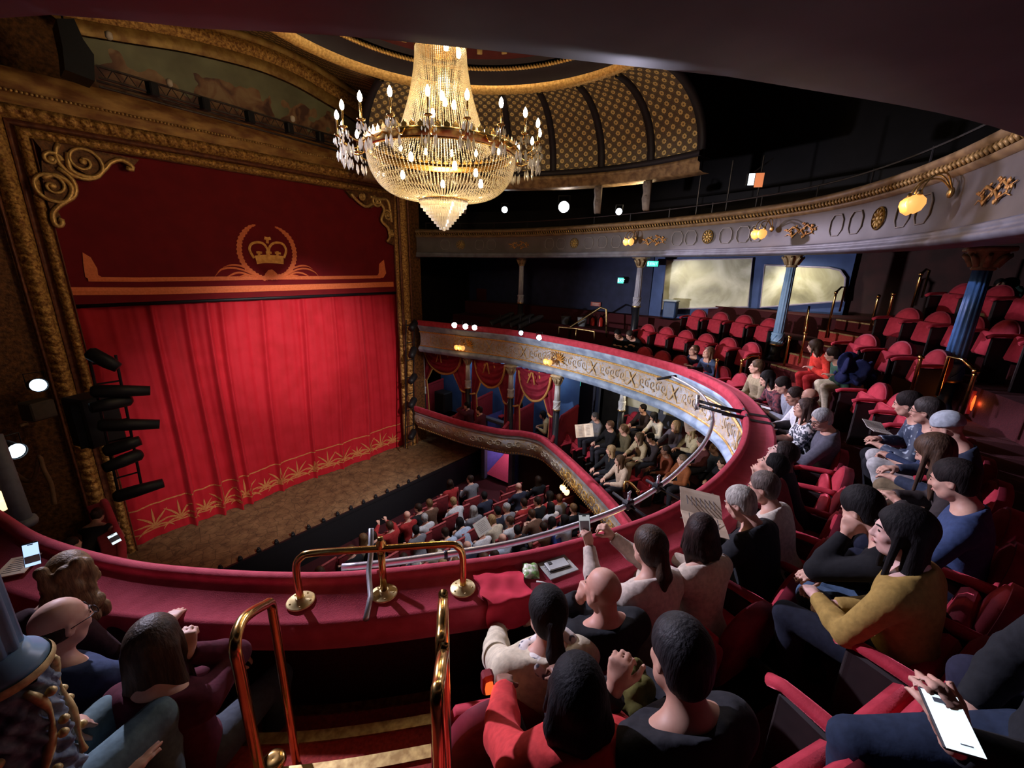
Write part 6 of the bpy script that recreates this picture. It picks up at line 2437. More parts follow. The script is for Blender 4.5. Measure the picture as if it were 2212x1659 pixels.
PAL = [('white', (.60, .60, .62)), ('pale blue', (.42, .50, .64)), ('dark navy', (.03, .035, .06)), ('black', (.014, .014, .018)), ('grey', (.20, .20, .22)), ('red', (.36, .03, .03)), ('cream', (.55, .48, .36)), ('bright blue', (.05, .10, .42)), ('magenta', (.46, .05, .22)), ('brown', (.13, .07, .045))]
PALD = dict(PAL)
HC = {'k': BLK, 'd': DKB, 'b': BRN, 'l': LBR, 'f': BLO, 'g': GRY}
ST = [(972, 1044, 'red', 'd', 2), (1015, 1035, 'grey', 'd', 1), (1120, 1051, 'dark navy', 'X', 0), (1162, 1037, 'black', 'd', 0), (979, 1083, 'white', 'f', 3), (903, 1097, 'black', 'd', 1), (927, 1087, 'brown', 'l', 0), (879, 1113, 'red', 'X', 0),
      (1022, 1102, 'grey', 'g', 0), (841, 1135, 'red', 'b', 4), (917, 1118, 'white', 'g', 2), (993, 1128, 'pale blue', 'k', 3), (1074, 1103, 'dark navy', 'k', 0), (1093, 1096, 'grey', 'g', 1), (1148, 1110, 'brown', 'b', 3), (1189, 1094, 'white', 'k', 0),
      (1208, 1076, 'grey', 'b', 2), (1238, 1097, 'black', 'l', 0), (1186, 1070, 'red', 'k', 1), (961, 1150, 'pale blue', 'd', 3), (1039, 1148, 'white', 'X', 1), (1085, 1163, 'pale blue', 'X', 0), (1117, 1144, 'black', 'k', 2), (1173, 1138, 'brown', 'd', 0),
      (1192, 1127, 'bright blue', 'k', 3), (1009, 1179, 'dark navy', 'X', 0), (990, 1182, 'pale blue', 'g', 3), (933, 1179, 'cream', 'f', 0), (784, 1163, 'cream', 'l', 0), (756, 1189, 'black', 'b', 1), (898, 1144, 'grey', 'k', 2), (1068, 1200, 'white', 'd', 3),
      (1046, 1206, 'pale blue', 'b', 0), (1132, 1195, 'pale blue', 'k', 3), (1150, 1204, 'brown', 'd', 0), (928, 1238, 'dark navy', 'k', 0), (956, 1218, 'white', 'f', 3), (984, 1214, 'magenta', 'l', 2), (1014, 1222, 'pale blue', 'b', 1), (896, 1222, 'pale blue', 'g', 0),
      (872, 1205, 'dark navy', 'd', 2), (1100, 1125, 'white', 'b', 1), (1062, 1122, 'cream', 'f', 3), (1131, 1085, 'red', 'd', 0), (1160, 1082, 'black', 'd', 1), (1046, 1070, 'dark navy', 'k', 2), (1218, 1122, 'pale blue', 'k', 1), (805, 1158, 'black', 'd', 3), (690, 1236, 'dark navy', 'b', 0), (630, 1252, 'black', 'd', 1), (655, 1246, 'brown', 'd', 2)]
SPOSE = [dict(lean=4), dict(lean=10, hy=25), dict(lean=8, hy=-25, hp=8), dict(lean=24, hp=-10, lh=(-.1, .4, .2), rh=(.1, .4, .2)), dict(lean=2, lh=(-.10, .36, .58), rh=(.10, .36, .58), ldir=(0, .3, 1), rdir=(0, .3, 1), lcurl=1, rcurl=1)]
SROW0 = 8.15


def stall_row(q):
    y0 = q[1] - (q[0] - 4.83) ** 2 / 26
    return max(0, int(round((SROW0 - y0) / .86)))


def stall_floor(r):
    return ZFL + max(0, 8.6 - (SROW0 - .86 * r)) * .075


lst = []
for px, py, c, hcol, ps in ST:
    r = 0
    for _ in range(4):
        q = at(px, py, Z=stall_floor(r) + 1.18)
        r = stall_row(q)
    lst.append((r, q[0], px, py, c, hcol, ps))
lst.sort()
cnt = {}
STALL_SEATS = {}
for r, X, px, py, c, hcol, ps in lst:
    cnt[r] = cnt.get(r, 0) + 1
    hs = None if hcol == 'X' else ('long' if (px * 7 + py) % 3 == 0 else 'short')
    lab = 'person in %s in the %s stalls row from the stage, %s from the left' % (c, ORD[r], ORD[cnt[r] - 1])
    root, P = person(lab, SPOSE[ps], head=(px, py), rz=-math.degrees(math.atan((X - 4.83) / 13)), floor=stall_floor(r), h=.019, key='stalls%d' % ps, hair=(hs, HC.get(hcol, BLK)), top=PALD[c], legs=(.02, .02, .03), face=False, group='stalls audience', skin=SKIN_L)
    STALL_SEATS.setdefault(r, []).append(root.location.x)
# ------------------------------------------------------------------ seats
SEATW = .50


def seat_meshes(style):
    P = {}
    w = SEATW
    # back: rounded top, thickness .07, leaning back
    def outline(k):
        hw = w / 2 - .012 + k
        pts = [(-hw * .92, .36 - k), (-hw, .52)]
        if style == 'round':
            for a in np.linspace(PI, 0, 15):
                pts.append((hw * math.cos(a), .60 + (.285 + k) * math.sin(a) ** .85))
        else:
            for a in np.linspace(PI, 0, 15):
                c = math.cos(a)
                pts.append((hw * (abs(c) ** .62) * (1 if c >= 0 else -1), .60 + (.265 + k) * math.sin(a) ** .62))
        pts += [(hw, .52), (hw * .92, .36 - k)]
        return pts
    L = Matrix.Rotation(math.radians(9), 3, 'X')
    b = MB()
    o1, o0 = outline(-.022), outline(-.085)
    n = len(o1)
    f1 = [L @ Vector((x, -.215 + .060, z - .45)) for x, z in o1]
    f0 = [L @ Vector((x, -.215 + .082, z - .45)) for x, z in o0]
    f2 = [L @ Vector((x, -.215 + .030, z - .45)) for x, z in o1]
    b.add([(p[0], p[1], p[2] + .45) for p in f2 + f1 + f0], [(i, i + 1, n + i + 1, n + i) for i in range(n - 1)] + [(n + i, n + i + 1, 2 * n + i + 1, 2 * n + i) for i in range(n - 1)] + [tuple(range(2 * n, 3 * n))])
    P['backrest'] = b.mesh('backrest', RED_VELVET, True)
    b = MB()
    o2 = outline(0)
    r0 = [L @ Vector((x, -.215 + .045, z - .45)) for x, z in o2]
    r1 = [L @ Vector((x, -.215 - .030, z - .45)) for x, z in o2]
    r2 = [L @ Vector((x, -.215 - .045, z - .45)) for x, z in outline(-.03)]
    b.add([(p[0], p[1], p[2] + .45) for p in r0 + r1 + r2], [(i, i + 1, n + i + 1, n + i) for i in range(n - 1)] + [(n + i, n + i + 1, 2 * n + i + 1, 2 * n + i) for i in range(n - 1)] + [tuple(range(2 * n, 3 * n))])
    rim_a = [L @ Vector((x, -.215 + .045, z - .45)) for x, z in outline(-.026)]
    b.add([(p[0], p[1], p[2] + .45) for p in r0 + rim_a], [(i, i + 1, n + i + 1, n + i) for i in range(n - 1)])
    P['back_shell'] = b.mesh('back_shell', mat('seat_shell', (.24, .020, .036), .6, c2=(.17, .013, .026), scale=14, sheen=.3), True)
    b = MB()
    b.box((0, .03, .445), (w - .05, .42, .10), bev=.03)
    P['squab_down'] = b.mesh('squab', RED_VELVET, True)
    b = MB()
    b.box((0, 0, 0), (w - .07, .085, .33), bev=.025, M=Matrix.Rotation(math.radians(10), 3, 'X'))
    me = MB()
    me.v, me.f, me.uv, me.mi = [(x, y - .095, z + .50) for x, y, z in b.v], b.f, b.uv, b.mi
    P['squab_up'] = me.mesh('squab', RED_VELVET, True)
    b = MB()
    b.tube(catmull([(0, -.20, .66), (0, -.06, .66), (0, .12, .645), (0, .17, .62)], .06), [.030, .033, .033, .033, .033, .032, .026][:len(catmull([(0, -.20, .66), (0, -.06, .66), (0, .12, .645), (0, .17, .62)], .06))] if False else .027, 8)
    P['armrest'] = b.mesh('armrest', RED_VELVET, True)
    b = MB()
    b.box((0, -.03, .31), (.035, .30, .62), bev=.012)
    P['stanchion'] = b.mesh('stanchion', mat('stanchion_dark', (.020, .012, .012), .6, scale=14))
    b = MB()
    b.box((0, -.245, .0), (.055, .006, .028))
    P['plate'] = MB().box((0, 0, 0), (.05, .006, .026)).mesh('number_plate', BRASS_OLD)
    return P


SM = seat_meshes('round')


def make_seat(label, x, y, z, rz, up=True, arm_r=True, group=None, arm_len=1.0):
    t = thing('theatre_seat', label, 'seat', (x, y, z), rz, group)
    inst('backrest', SM['backrest'], t)
    inst('back_shell', SM['back_shell'], t)
    inst('squab', SM['squab_up' if up else 'squab_down'], t)
    q = inst('stanchion', SM['stanchion'], t, (-.255, 0, 0))
    inst('armrest', SM['armrest'], q)
    if arm_r:
        q = inst('stanchion', SM['stanchion'], t, (.255, 0, 0))
        inst('armrest', SM['armrest'], q)
    inst('number_plate', SM['plate'], t, (0, -.19 - .028, .80))
    return t


AISLES = [(8.86, 10.03), (16.9, 17.12)]
RN = ['the row by the ledge', 'the second row', 'the third row', 'the fourth row', 'the fifth row']
# extents along the ledge (arc length) of the seats each row shows, per block
PLAN = {0: [('near left', 6.3, 8.86), ('near right', 10.03, 16.35), ('far', 17.1, 19.95)],
        1: [('near left', 7.6, 8.75), ('near right', 9.92, 15.95), ('far', 17.72, 20.45)],
        2: [('near right', 10.6, 13.3), ('right-hand', 15.85, 17.0), ('far', 17.95, 19.75)],
        3: [('right-hand', 15.7, 17.05)],
        4: [('right-hand', 15.8, 17.0)]}
seat_rec = []
for r, blocks in PLAN.items():
    o = ROW0 + PITCH * r + .62
    for blk, s0, s1 in blocks:
        pp = np.array([LF.at(q, o - .2)[0][:2] for q in np.linspace(s0, s1, 80)])
        LL = np.concatenate([[0], np.cumsum(np.linalg.norm(np.diff(pp, axis=0), axis=1))])
        ss = np.linspace(s0, s1, 80)
        taken = sorted(np.interp(k, ss, LL) for k in SEATS.get(r, []) if s0 - .25 < k < s1 + .25)
        t = .25
        spots = []
        last = -1
        # people take the nearest place of a regular row of seats
        n = max(1, int(LL[-1] / .505))
        spots = [(i + .5) * LL[-1] / n for i in range(n)]
        for i, u in enumerate(spots):
            s = np.interp(u, LL, ss)
            occ = any(abs(u - k) < .27 for k in taken)
            seat_rec.append((r, blk, i, len(spots), s, occ))
for r, blk, i, n, s, occ in seat_rec:
    o = ROW0 + PITCH * r + .62
    p, nn = LF.at(s, o - .225 + .03)
    z = FL0 + RISE * r
    up = not occ
    if blk == 'near right' and r == 1 and i in (2, 3, 4, 5):
        up = True
    end = 'the stage end' if blk == 'far' else 'the far aisle' if blk == 'right-hand' else 'the aisle'
    k = n - 1 - i if blk in ('far', 'near left', 'right-hand') else i
    lab = '%s red seat in the %s block, %s, %s from %s' % ('occupied' if occ else 'empty', blk, RN[r].replace('the row by', 'row by'), ORD[k], end)
    make_seat(lab, p[0], p[1], z, math.radians(facing(nn)), up, True, 'upper circle seats')

# lower circle seats
for row, cols in ((0, [(1225, 'first'), (1250, 'second'), (1280, 'third'), (1373, 'fourth'), (1400, 'fifth')]), (2, [(1372, 'only')])):
    for px, od in cols:
        py = {1225: 937, 1250: 947, 1280: 962, 1373: 1010, 1400: 1030, 1372: 890}[px]
        z = -5.70 + .22 * row
        q = at(px, py, Z=z + .85)
        s, o = LP.near(q)
        _, nn = LP.at(min(s, LP.L * .93))
        lab = ('empty round-backed red seat near the lower circle ledge, %s from the boxes' % od) if row == 0 else 'empty red seat at the back of the lower circle beside the pale column'
        make_seat(lab, q[0] - nn[0] * .2, q[1] - nn[1] * .2, z, math.radians(facing(nn)), True, True, 'lower circle seats')
# box chairs
for px, py, lab in ((1038, 868, 'red chair back behind the two people in the second box'), (1080, 880, 'red chair near the partition in the second box'), (1121, 905, 'red chair with its pad facing out in the third box')):
    q = at(px, py, Z=-4.95)
    t = thing('box_chair', lab, 'chair', (q[0], q[1], -5.68), math.radians(100))
    MB().box((0, 0, .45), (.42, .42, .08), bev=.03).build('seat', RED_VELVET, t, True)
    b = MB()
    b.lathe([(.001, -.03), (.17, -.03), (.20, .0), (.17, .03), (.001, .03)], 18, c=(0, -.2, .80), M=Matrix.Rotation(PI / 2, 3, 'X'))
    b.build('backrest', RED_VELVET, t, True)
    for sx in (-.17, .17):
        for sy in (-.17, .17):
            MB().tube([(sx, sy, .42), (sx * 1.1, sy * 1.1, 0)], .016, 6).build('leg', GILT_DK, t)

# stalls seats: plain high backs with a pale top rail
sw = .50
STB = mat('stalls_back', (.15, .010, .014), .75, c2=(.10, .007, .010), scale=16, sheen=.3)
b = MB().box((0, -.22, .62), (sw - .015, .07, .56), bev=.02, M=Matrix.Rotation(math.radians(0), 3, 'X'))
st_back = b.mesh('backrest', STB, True)
st_rail = MB().tube([(-sw / 2 + .004, -.225, .91), (sw / 2 - .004, -.225, .91)], .028, 7).mesh('top_rail', mat('stalls_rail', (.42, .09, .09), .6, c2=(.34, .06, .06), scale=16), True)
st_seat = MB().box((0, .02, .44), (sw - .05, .42, .10), bev=.03).mesh('squab', STB, True)
st_up = MB().box((0, -.10, .62), (sw - .05, .10, .38), bev=.03).mesh('squab', STB, True)
st_arm = MB().box((0, 0, .60), (.06, .36, .05), bev=.015).box((0, 0, .3), (.035, .30, .58)).mesh('armrest', STB)
cls = {}
for r in range(9):
    x0, x1 = {0: (3.6, 7.8), 1: (3.6, 8.1), 2: (3.9, 9.2), 3: (4.2, 9.7), 4: (4.6, 9.7), 5: (5.0, 9.7), 6: (5.6, 9.6), 7: (6.6, 9.4), 8: (7.4, 9.2)}[r]
    xs_ = np.arange(x0, x1, sw)
    for i, x in enumerate(xs_):
        y = SROW0 - .86 * r + (x - 4.83) ** 2 / 26 - .03
        occ = any(abs(x - q) < .26 for q in STALL_SEATS.get(r, []))
        t = thing('stalls_seat', '%s dark red stalls seat, %s row from the stage, %s from the far end' % ('occupied' if occ else 'empty', ORD[r], ORD[len(xs_) - 1 - i]), 'seat', (x, y, stall_floor(r)), -math.atan((x - 4.83) / 13), 'stalls seats')
        inst('backrest', st_back, t)
        inst('top_rail', st_rail, t)
        inst('squab', st_seat if occ else st_up, t)
        inst('armrest', st_arm, t, (-sw / 2, 0, 0))
# ------------------------------------------------------------------ phones, programmes and other small things
def frame(c, u, n):
    u = np.array(u, float)
    u /= np.linalg.norm(u)
    n = np.array(n, float)
    n = n - u * (n @ u)
    n /= np.linalg.norm(n)
    x = np.cross(u, n)
    return Matrix([[x[0], u[0], n[0], c[0]], [x[1], u[1], n[1], c[1]], [x[2], u[2], n[2], c[2]], [0, 0, 0, 1]])


SCR_W = emit('screen_white', (.80, .93, 1.0), 1.1)
SCR_B = emit('screen_blue', (.45, .65, 1.0), 1.3)


def phone(label, c, u, n, scr, size=(.072, .150), blocks=()):
    t = thing('phone', label, 'phone')
    t.matrix_world = frame(c, u, n)
    w, l = size
    MB().box((0, 0, 0), (w, l, .009), bev=.004).build('case', BLACK, t)
    MB().box((0, -.002, .0052), (w * .92, l * .93, .0012)).build('screen', scr, t)
    MB().box((0, l * .42, .0062), (w * .32, l * .045, .0012)).build('notch', BLACK, t)
    if blocks:
        b = MB()
        for x, y, ww, hh in blocks:
            b.box((x * w, y * l, .0062), (ww * w, hh * l, .0008))
        b.build('screen_content', mat('screen_grey', (.35, .42, .48), .5, scale=9), t)
    return t


def mid(pp, d):
    return at(pp[0], pp[1], D=d)


kn = [at(1965, 1630, Z=-1.38), at(1845, 1655, Z=-1.38)]
FG = 116
fg = np.array([math.cos(math.radians(FG)), math.sin(math.radians(FG))])
hp_ = (kn[0] + kn[1]) / 2
hp_ = np.array([hp_[0] - fg[0] * .43, hp_[1] - fg[1] * .43])
hand_w = at(2035, 1585, D=.95)
rel = hand_w[:2] - hp_
loc = np.array([rel[0] * fg[1] - rel[1] * fg[0], rel[0] * fg[0] + rel[1] * fg[1]])
RG, PG = person('person in black sleeves and dark blue jeans holding a bright phone, lower right corner', dict(lean=-4, hy=20, lh=(loc[0], loc[1] - .03, hand_w[2] + 1.87 - .56), ldir=(.15, .4, 1), lpalm=(.9, .3, .1), lcurl=.75, lpole=(-.5, 0, -1), rh=(.20, .10, .0), kup=-.10),
                pos=(hp_[0], hp_[1], FL0 + 2 * RISE), rz=FG - 90, h=NEAR, hair=('short', BLK), top=(.012, .012, .016), legs=(.018, .028, .055), face=False)
ends = at(2022, 1492, D=.97), at(2086, 1632, D=.875)
phone('bright white phone screen held up by a hand in the lower right corner', (ends[0] + ends[1]) / 2, ends[0] - ends[1], np.array([-.55, -.25, .75]) , SCR_W, (.074, np.linalg.norm(ends[0] - ends[1])), ((0, .30, .5, .08), (.1, -.36, .3, .02)))
q = at(2300, 1520, D=1.25)
person('person in pale lavender sleeve at the extreme lower right edge', dict(lean=-4, hy=20, lh=(-.18, .30, .22), rh=(.1, .35, .1)), pos=(q[0] + .22, q[1] - .34, FL0 + 2 * RISE), rz=20, h=.011, hair=('short', BLK), top=(.50, .48, .62), legs=(.02, .02, .04), face=False)

# what other people hold
def hand_point(root, P, i, f=.09):
    Rz = np.array(Matrix.Rotation(root.rotation_euler.z, 3, 'Z'))
    return Rz @ (P.wr[i] + P.hd[i] * f + P.pn[i] * .02) + np.array(root.location), Rz


c, Rz = hand_point(PHONER, PHP, 0, .10)
phone('phone held upright over the ledge by the person with the brown ponytail', c + np.array([.03, .02, .02]), Rz @ np.array([.0, .25, 1.0]), -(c / np.linalg.norm(c)), emit('screen_dim', (.55, .60, .62), .55), (.078, .16), ((0, 0, .8, .4), (0, -.38, .6, .08)))
c, Rz = hand_point(PHM, PHMP, 0, .07)
phone('small pale phone in the hand of the person in grey sweater', c + np.array([0, 0, .03]), Rz @ np.array([0, 1.0, .2]), np.array([-.2, 0, 1.0]), emit('screen_dim2', (.8, .8, .9), .5), (.07, .14))
c, Rz = hand_point(DARKM, DKP, 0, .06)
phone('large dark blue phone held by the person in denim shirt', c + np.array([.02, .0, .03]), Rz @ np.array([-.2, 1.0, .5]), np.array([-.45, -.2, .8]), emit('screen_deep', (.12, .2, .5), .7), (.09, .18))
phone('glowing blue phone beside the cream programme, far left ledge', at(68, 1197, D=2.38), (0.1, .2, 1), -at(68, 1197, D=1), SCR_B, (.065, .135), ((0, -.2, .9, .3),))
phone('bright phone screen in the near box, far left', at(247, 1163, D=5.4), (-.2, -.2, 1), -at(247, 1163, D=1), SCR_W, (.10, .17), ((0, 0, .96, .46),))
c, Rz = hand_point(PROGM, PGP, 0, .06)
PAPER = mat('programme_paper', (.62, .60, .55), .6, c2=(.54, .51, .46), scale=18)
PAPERC = mat('programme_cream', (.70, .58, .44), .6, c2=(.56, .42, .30), scale=9)


def booklet(label, c, u, n, w, l, m, open_=True, fold=.25, print_=True):
    t = thing('programme', label, 'programme')
    t.matrix_world = frame(c, u, n)
    if open_:
        for sg in (-1, 1):
            b = MB()
            b.grid([[(sg * w / 2 * f, y * l, fold * abs(f) * w * .5 * (1 - .3 * f * f) + k) for f in np.linspace(0, 1, 7)] for y, k in ((-.5, 0), (.5, 0), (.5, -.004), (-.5, -.004), (-.5, 0))])
            b.build('page', m, t)
    else:
        MB().box((0, 0, 0), (w, l, .008), bev=.002).build('cover', m, t)
    if print_:
        b = MB()
        for sg in ((-1, 1) if open_ else (0,)):
            b = MB()
            for k in range(7):
                y = (.34 - .11 * k) * l
                b.box((sg * w * .25, y, (fold * .5 * w * .5 + .003) if open_ else .0052), (w * (.30 if open_ else .6), l * .022, .0008))
            b.build('print_lines', mat('print_grey', (.20, .18, .18), .6, scale=10), t)
    return t


booklet('open programme in the lap of the person in navy t-shirt', at(1893, 925, D=4.35), (-.5, .8, .15), (-.25, -.1, 1), .22, .19, PAPER)
booklet('open cream programme read on the ledge by the grey haired person in black', at(1515, 1112, D=2.95), (-.4, .85, .12), (-.18, -.10, 1), .42, .28, PAPERC)
booklet('cream programme lying on the ledge at far left', at(38, 1222, Z=ZL + .045), (.5, 1, 0), (0, 0, 1), .15, .21, PAPERC, False)
booklet('pale open paper across the knees in the lower circle beside the doorway', at(1262, 930, D=9.6), (.2, .3, .9), (-.7, -.4, .5), .40, .30, PAPERC)
booklet('cream programme held up at the rear of the lower circle', at(1500, 912, D=8.6), (.1, .3, .9), (-.75, -.4, .3), .42, .34, mat('programme_pinkish', (.62, .48, .38), .6, scale=9))
booklet('white programme with dark picture held up in the stalls', at(1042, 1138, D=8.2), (-.1, .5, .8), (-.3, -.6, .7), .32, .28, PAPER, False)

# things lying on the near ledge
ZS = ZL + .031
q = at(1205, 1226, Z=ZS)
s_, o_ = LF.near(q)
_, nn = LF.at(s_)
rzl = math.atan2(nn[1], nn[0]) + PI / 2
t = thing('booklet', 'grey booklet lying on the near ledge under a dark phone', 'booklet', q, rzl + .12)
MB().box((0, 0, .006), (.22, .17, .008), bev=.002).build('cover', mat('booklet_grey', (.34, .35, .32), .6, c2=(.26, .27, .25), scale=12), t)
b = MB()
for k in range(5):
    b.box((-.03, .05 - .022 * k, .0105), (.12, .006, .001))
b.build('print_lines', mat('print_grey', (.20, .18, .18), .6, scale=10), t)
t = thing('phone', 'dark phone with pale case resting on the grey booklet', 'phone', q + np.array([.005, .01, .018]), rzl + .05)
MB().box((0, 0, 0), (.155, .085, .012), bev=.005).build('case', mat('phone_case_pale', (.42, .44, .42), .4, scale=9), t)
MB().box((0, .0, -.0065), (.16, .09, .004), bev=.002).build('edge', BLACK, t)
MB().box((-.045, .02, .007), (.028, .028, .003), bev=.001).build('camera_bump', BLACK, t)
q = at(1146, 1236, Z=ZS)
t = thing('snack_packet', 'small green and white snack packet on the near ledge', 'packet', q, rzl - .3)
b = MB()
b.grid([[(x * .105, y * .135, .014 + .022 * (1 - (2 * x) ** 4) * (1 - (2 * y) ** 4) + .006 * math.sin(9 * x + 13 * y)) for x in np.linspace(-.5, .5, 12)] for y in np.linspace(-.5, .5, 12)])
b.grid([[(x * .105, y * .135, .004) for x in (-.5, .5)] for y in (-.5, .5)])
b.build('wrapper', mat('packet_green', (.18, .34, .10), .35, c2=(.62, .62, .50), scale=30, mix=(.44, .56)), t, True)
q = at(1172, 1262, Z=ZS)
t = thing('pen', 'short white plastic stick lying on the ledge edge', 'stick', q, rzl - .6)
MB().tube([(-.04, 0, .012), (.0, 0, .012), (.045, .0, .012)], [.006, .007, .004], 7).build('barrel', PAPER, t, True)
q = at(1085, 1265, Z=ZS)
t = thing('cloth', 'crumpled bright red cloth draped over the near ledge', 'cloth', q, rzl)
b = MB()
rows = []
for v in np.linspace(-.26, .19, 26):
    row = []
    for u in np.linspace(-.145, .145, 24):
        z = .016 + .005 * math.sin(u * 48 + 8 * v) * math.cos(v * 22) + .006 * math.sin(v * 34 + u * 14)
        yy = v
        if v < -.155:
            z -= (-.155 - v) * 1.6
            yy = -.155 - (-.155 - v) * .2
        row.append((u + .012 * math.sin(v * 40), yy * -1 if False else yy, z))
    rows.append(row)
b.grid(rows)
b.grid([[(p[0], p[1], p[2] - .012) for p in r] for r in rows])
b.build('folds', mat('cloth_red', (.52, .02, .05), .85, c2=(.40, .012, .03), scale=10, sheen=.4), t, True)

# brass guard rail on the ledge, its discs, and the steel bracket
pts = [at(650, 1300, Z=ZS), at(830, 1283, Z=ZS), at(1000, 1272, Z=ZS)]
hgt = .33
t = thing('guard_rail', 'polished brass guard rail with three round feet on the near ledge', 'rail', pts[1])
L = [p - pts[1] for p in pts]
a, bb = L[0], L[2]
d = (bb - a) / np.linalg.norm(bb - a)
P = [a, a + np.array([0, 0, hgt * .72]), a + np.array([0, 0, hgt * .93]) + d * .035, a + np.array([0, 0, hgt]) + d * .11]
P2 = [bb + np.array([0, 0, hgt]) - d * .10, bb + np.array([0, 0, hgt * .93]) - d * .03, bb + np.array([0, 0, hgt * .72]), bb]
b = MB()
b.tube(catmull(P + [(P[-1] + P2[0]) / 2] + P2, .02), .0205, 12)
b.build('tube', BRASS, t, True)
b = MB()
b.tube([L[1], L[1] + np.array([0, 0, hgt])], .0205, 12)
b.build('middle_post', BRASS, t, True)
b = MB().lathe([(.027, -.03), (.03, 0), (.03, .03), (.018, .05), (.016, .07)], 12, c=L[1] + np.array([0, 0, hgt]))
b.build('post_cap', BRASS, t, True)
dm = MB().lathe([(.078, 0), (.08, .004), (.074, .010), (.03, .012), (.028, .03), (.022, .032)], 28)
for k in range(5):
    aa_ = 2 * PI * k / 5 + .4
    dm.ball((.058 * math.cos(aa_), .058 * math.sin(aa_), .010), .006, 6, 4)
dm = dm.mesh('foot_disc', mat('disc_brass', (.72, .58, .28), .4, .45, c2=(.55, .42, .18), scale=25), True)
for p in L:
    inst('foot_disc', dm, t, p + np.array([0, 0, .003]))
sb_ = at(800, 1300, Z=ZS)
st_ = at(822, 1195, X=pts[1][0] + .05)
t = thing('steel_bracket', 'grey steel clamp bracket hooked over the near ledge beside the brass rail', 'bracket', sb_)
s_, o_ = LF.near(sb_)
p0, nn = LF.at(s_)
n3 = np.array([nn[0], nn[1], 0])
b = MB()
pz = np.array([p0[0], p0[1], ZL + .11])
tl = [sb_ + n3 * .14 + np.array([0, 0, .01]), sb_ - n3 * .02 + np.array([0, 0, .02]), pz + n3 * .03 + np.array([0, 0, .01]), pz - n3 * .06 + np.array([0, 0, .05]), pz - n3 * .14 + np.array([0, 0, .20])]
b.tube([p - sb_ for p in tl], .018, 6)
b.build('strap', CHROME, t, True)
b = MB()
b.tube([tl[0] - sb_ + np.array([.02, .02, .0]), tl[1] - sb_ + np.array([.02, .02, .0])], .010, 6)
b.build('strap_edge', mat('bracket_wood', (.22, .10, .05), .6, scale=10), t, True)

# silver lighting bar following the ledge, its clamps and flags
s0, s1 = path_s(LF, 735, 0, 0, LF.L * .5), LF.near((8.3, 2.2))[0]
bar = thing('lighting_bar', 'long curved silver lighting bar hung out in front of the ledge', 'bar')
P = []
for s in np.linspace(s0 - .05, s1, 80):
    f = (s - s0) / (s1 - s0)
    p, n = LF.at(s, -(.20 + .20 * min(1, f * 2.2)))
    P.append(p + np.array([0, 0, -.02]))
b = MB()
b.tube(P, .0245, 10)
b.build('tube', CHROME, bar, True)
b = MB()
for f in (.10,):
    i = int(f * 79)
    d = P[i + 1] - P[i]
    d /= np.linalg.norm(d)
    b.tube([P[i] - d * .012, P[i] + d * .012], .031, 10)
b.build('joint_band', BLACKMET, bar, True)


def bar_clamp(label, px, reach):
    i = min(range(len(P)), key=lambda k: abs(pr(P[k])[0] - px) + (0 if k > 6 else 500))
    p = P[i]
    s, o = LF.near(p)
    q, n = LF.at(s, .05)
    t = thing('clamp', label, 'clamp', p)
    n3 = np.array([n[0], n[1], 0])
    d = P[min(i + 1, 79)] - P[max(i - 1, 0)]
    d /= np.linalg.norm(d)
    MB().box((0, 0, .01), (.10, .075, .085), rz=math.atan2(d[1], d[0]), bev=.015).build('jaw', BLACK, t)
    b = MB()
    b.tube([-n3 * reach + np.array([0, 0, .03]), n3 * .1, n3 * .34 + np.array([0, 0, -.02])], .014, 7)
    b.build('arm', BLACK, t, True)
    b = MB()
    b.tube([np.array([0, 0, -.05]), np.array([0, 0, .12])], .012, 6)
    b.tube([np.array([-.02, 0, .12]), np.array([.03, 0, .12])], .010, 6)
    b.build('wing_bolt', CHROME, t, True)
    b = MB()
    b.tube([n3 * .33 + np.array([0, 0, -.02]), n3 * .44 + d * .20 + np.array([0, 0, .06])], .010, 6)
    b.build('tie_rod', CHROME, t, True)
    return t


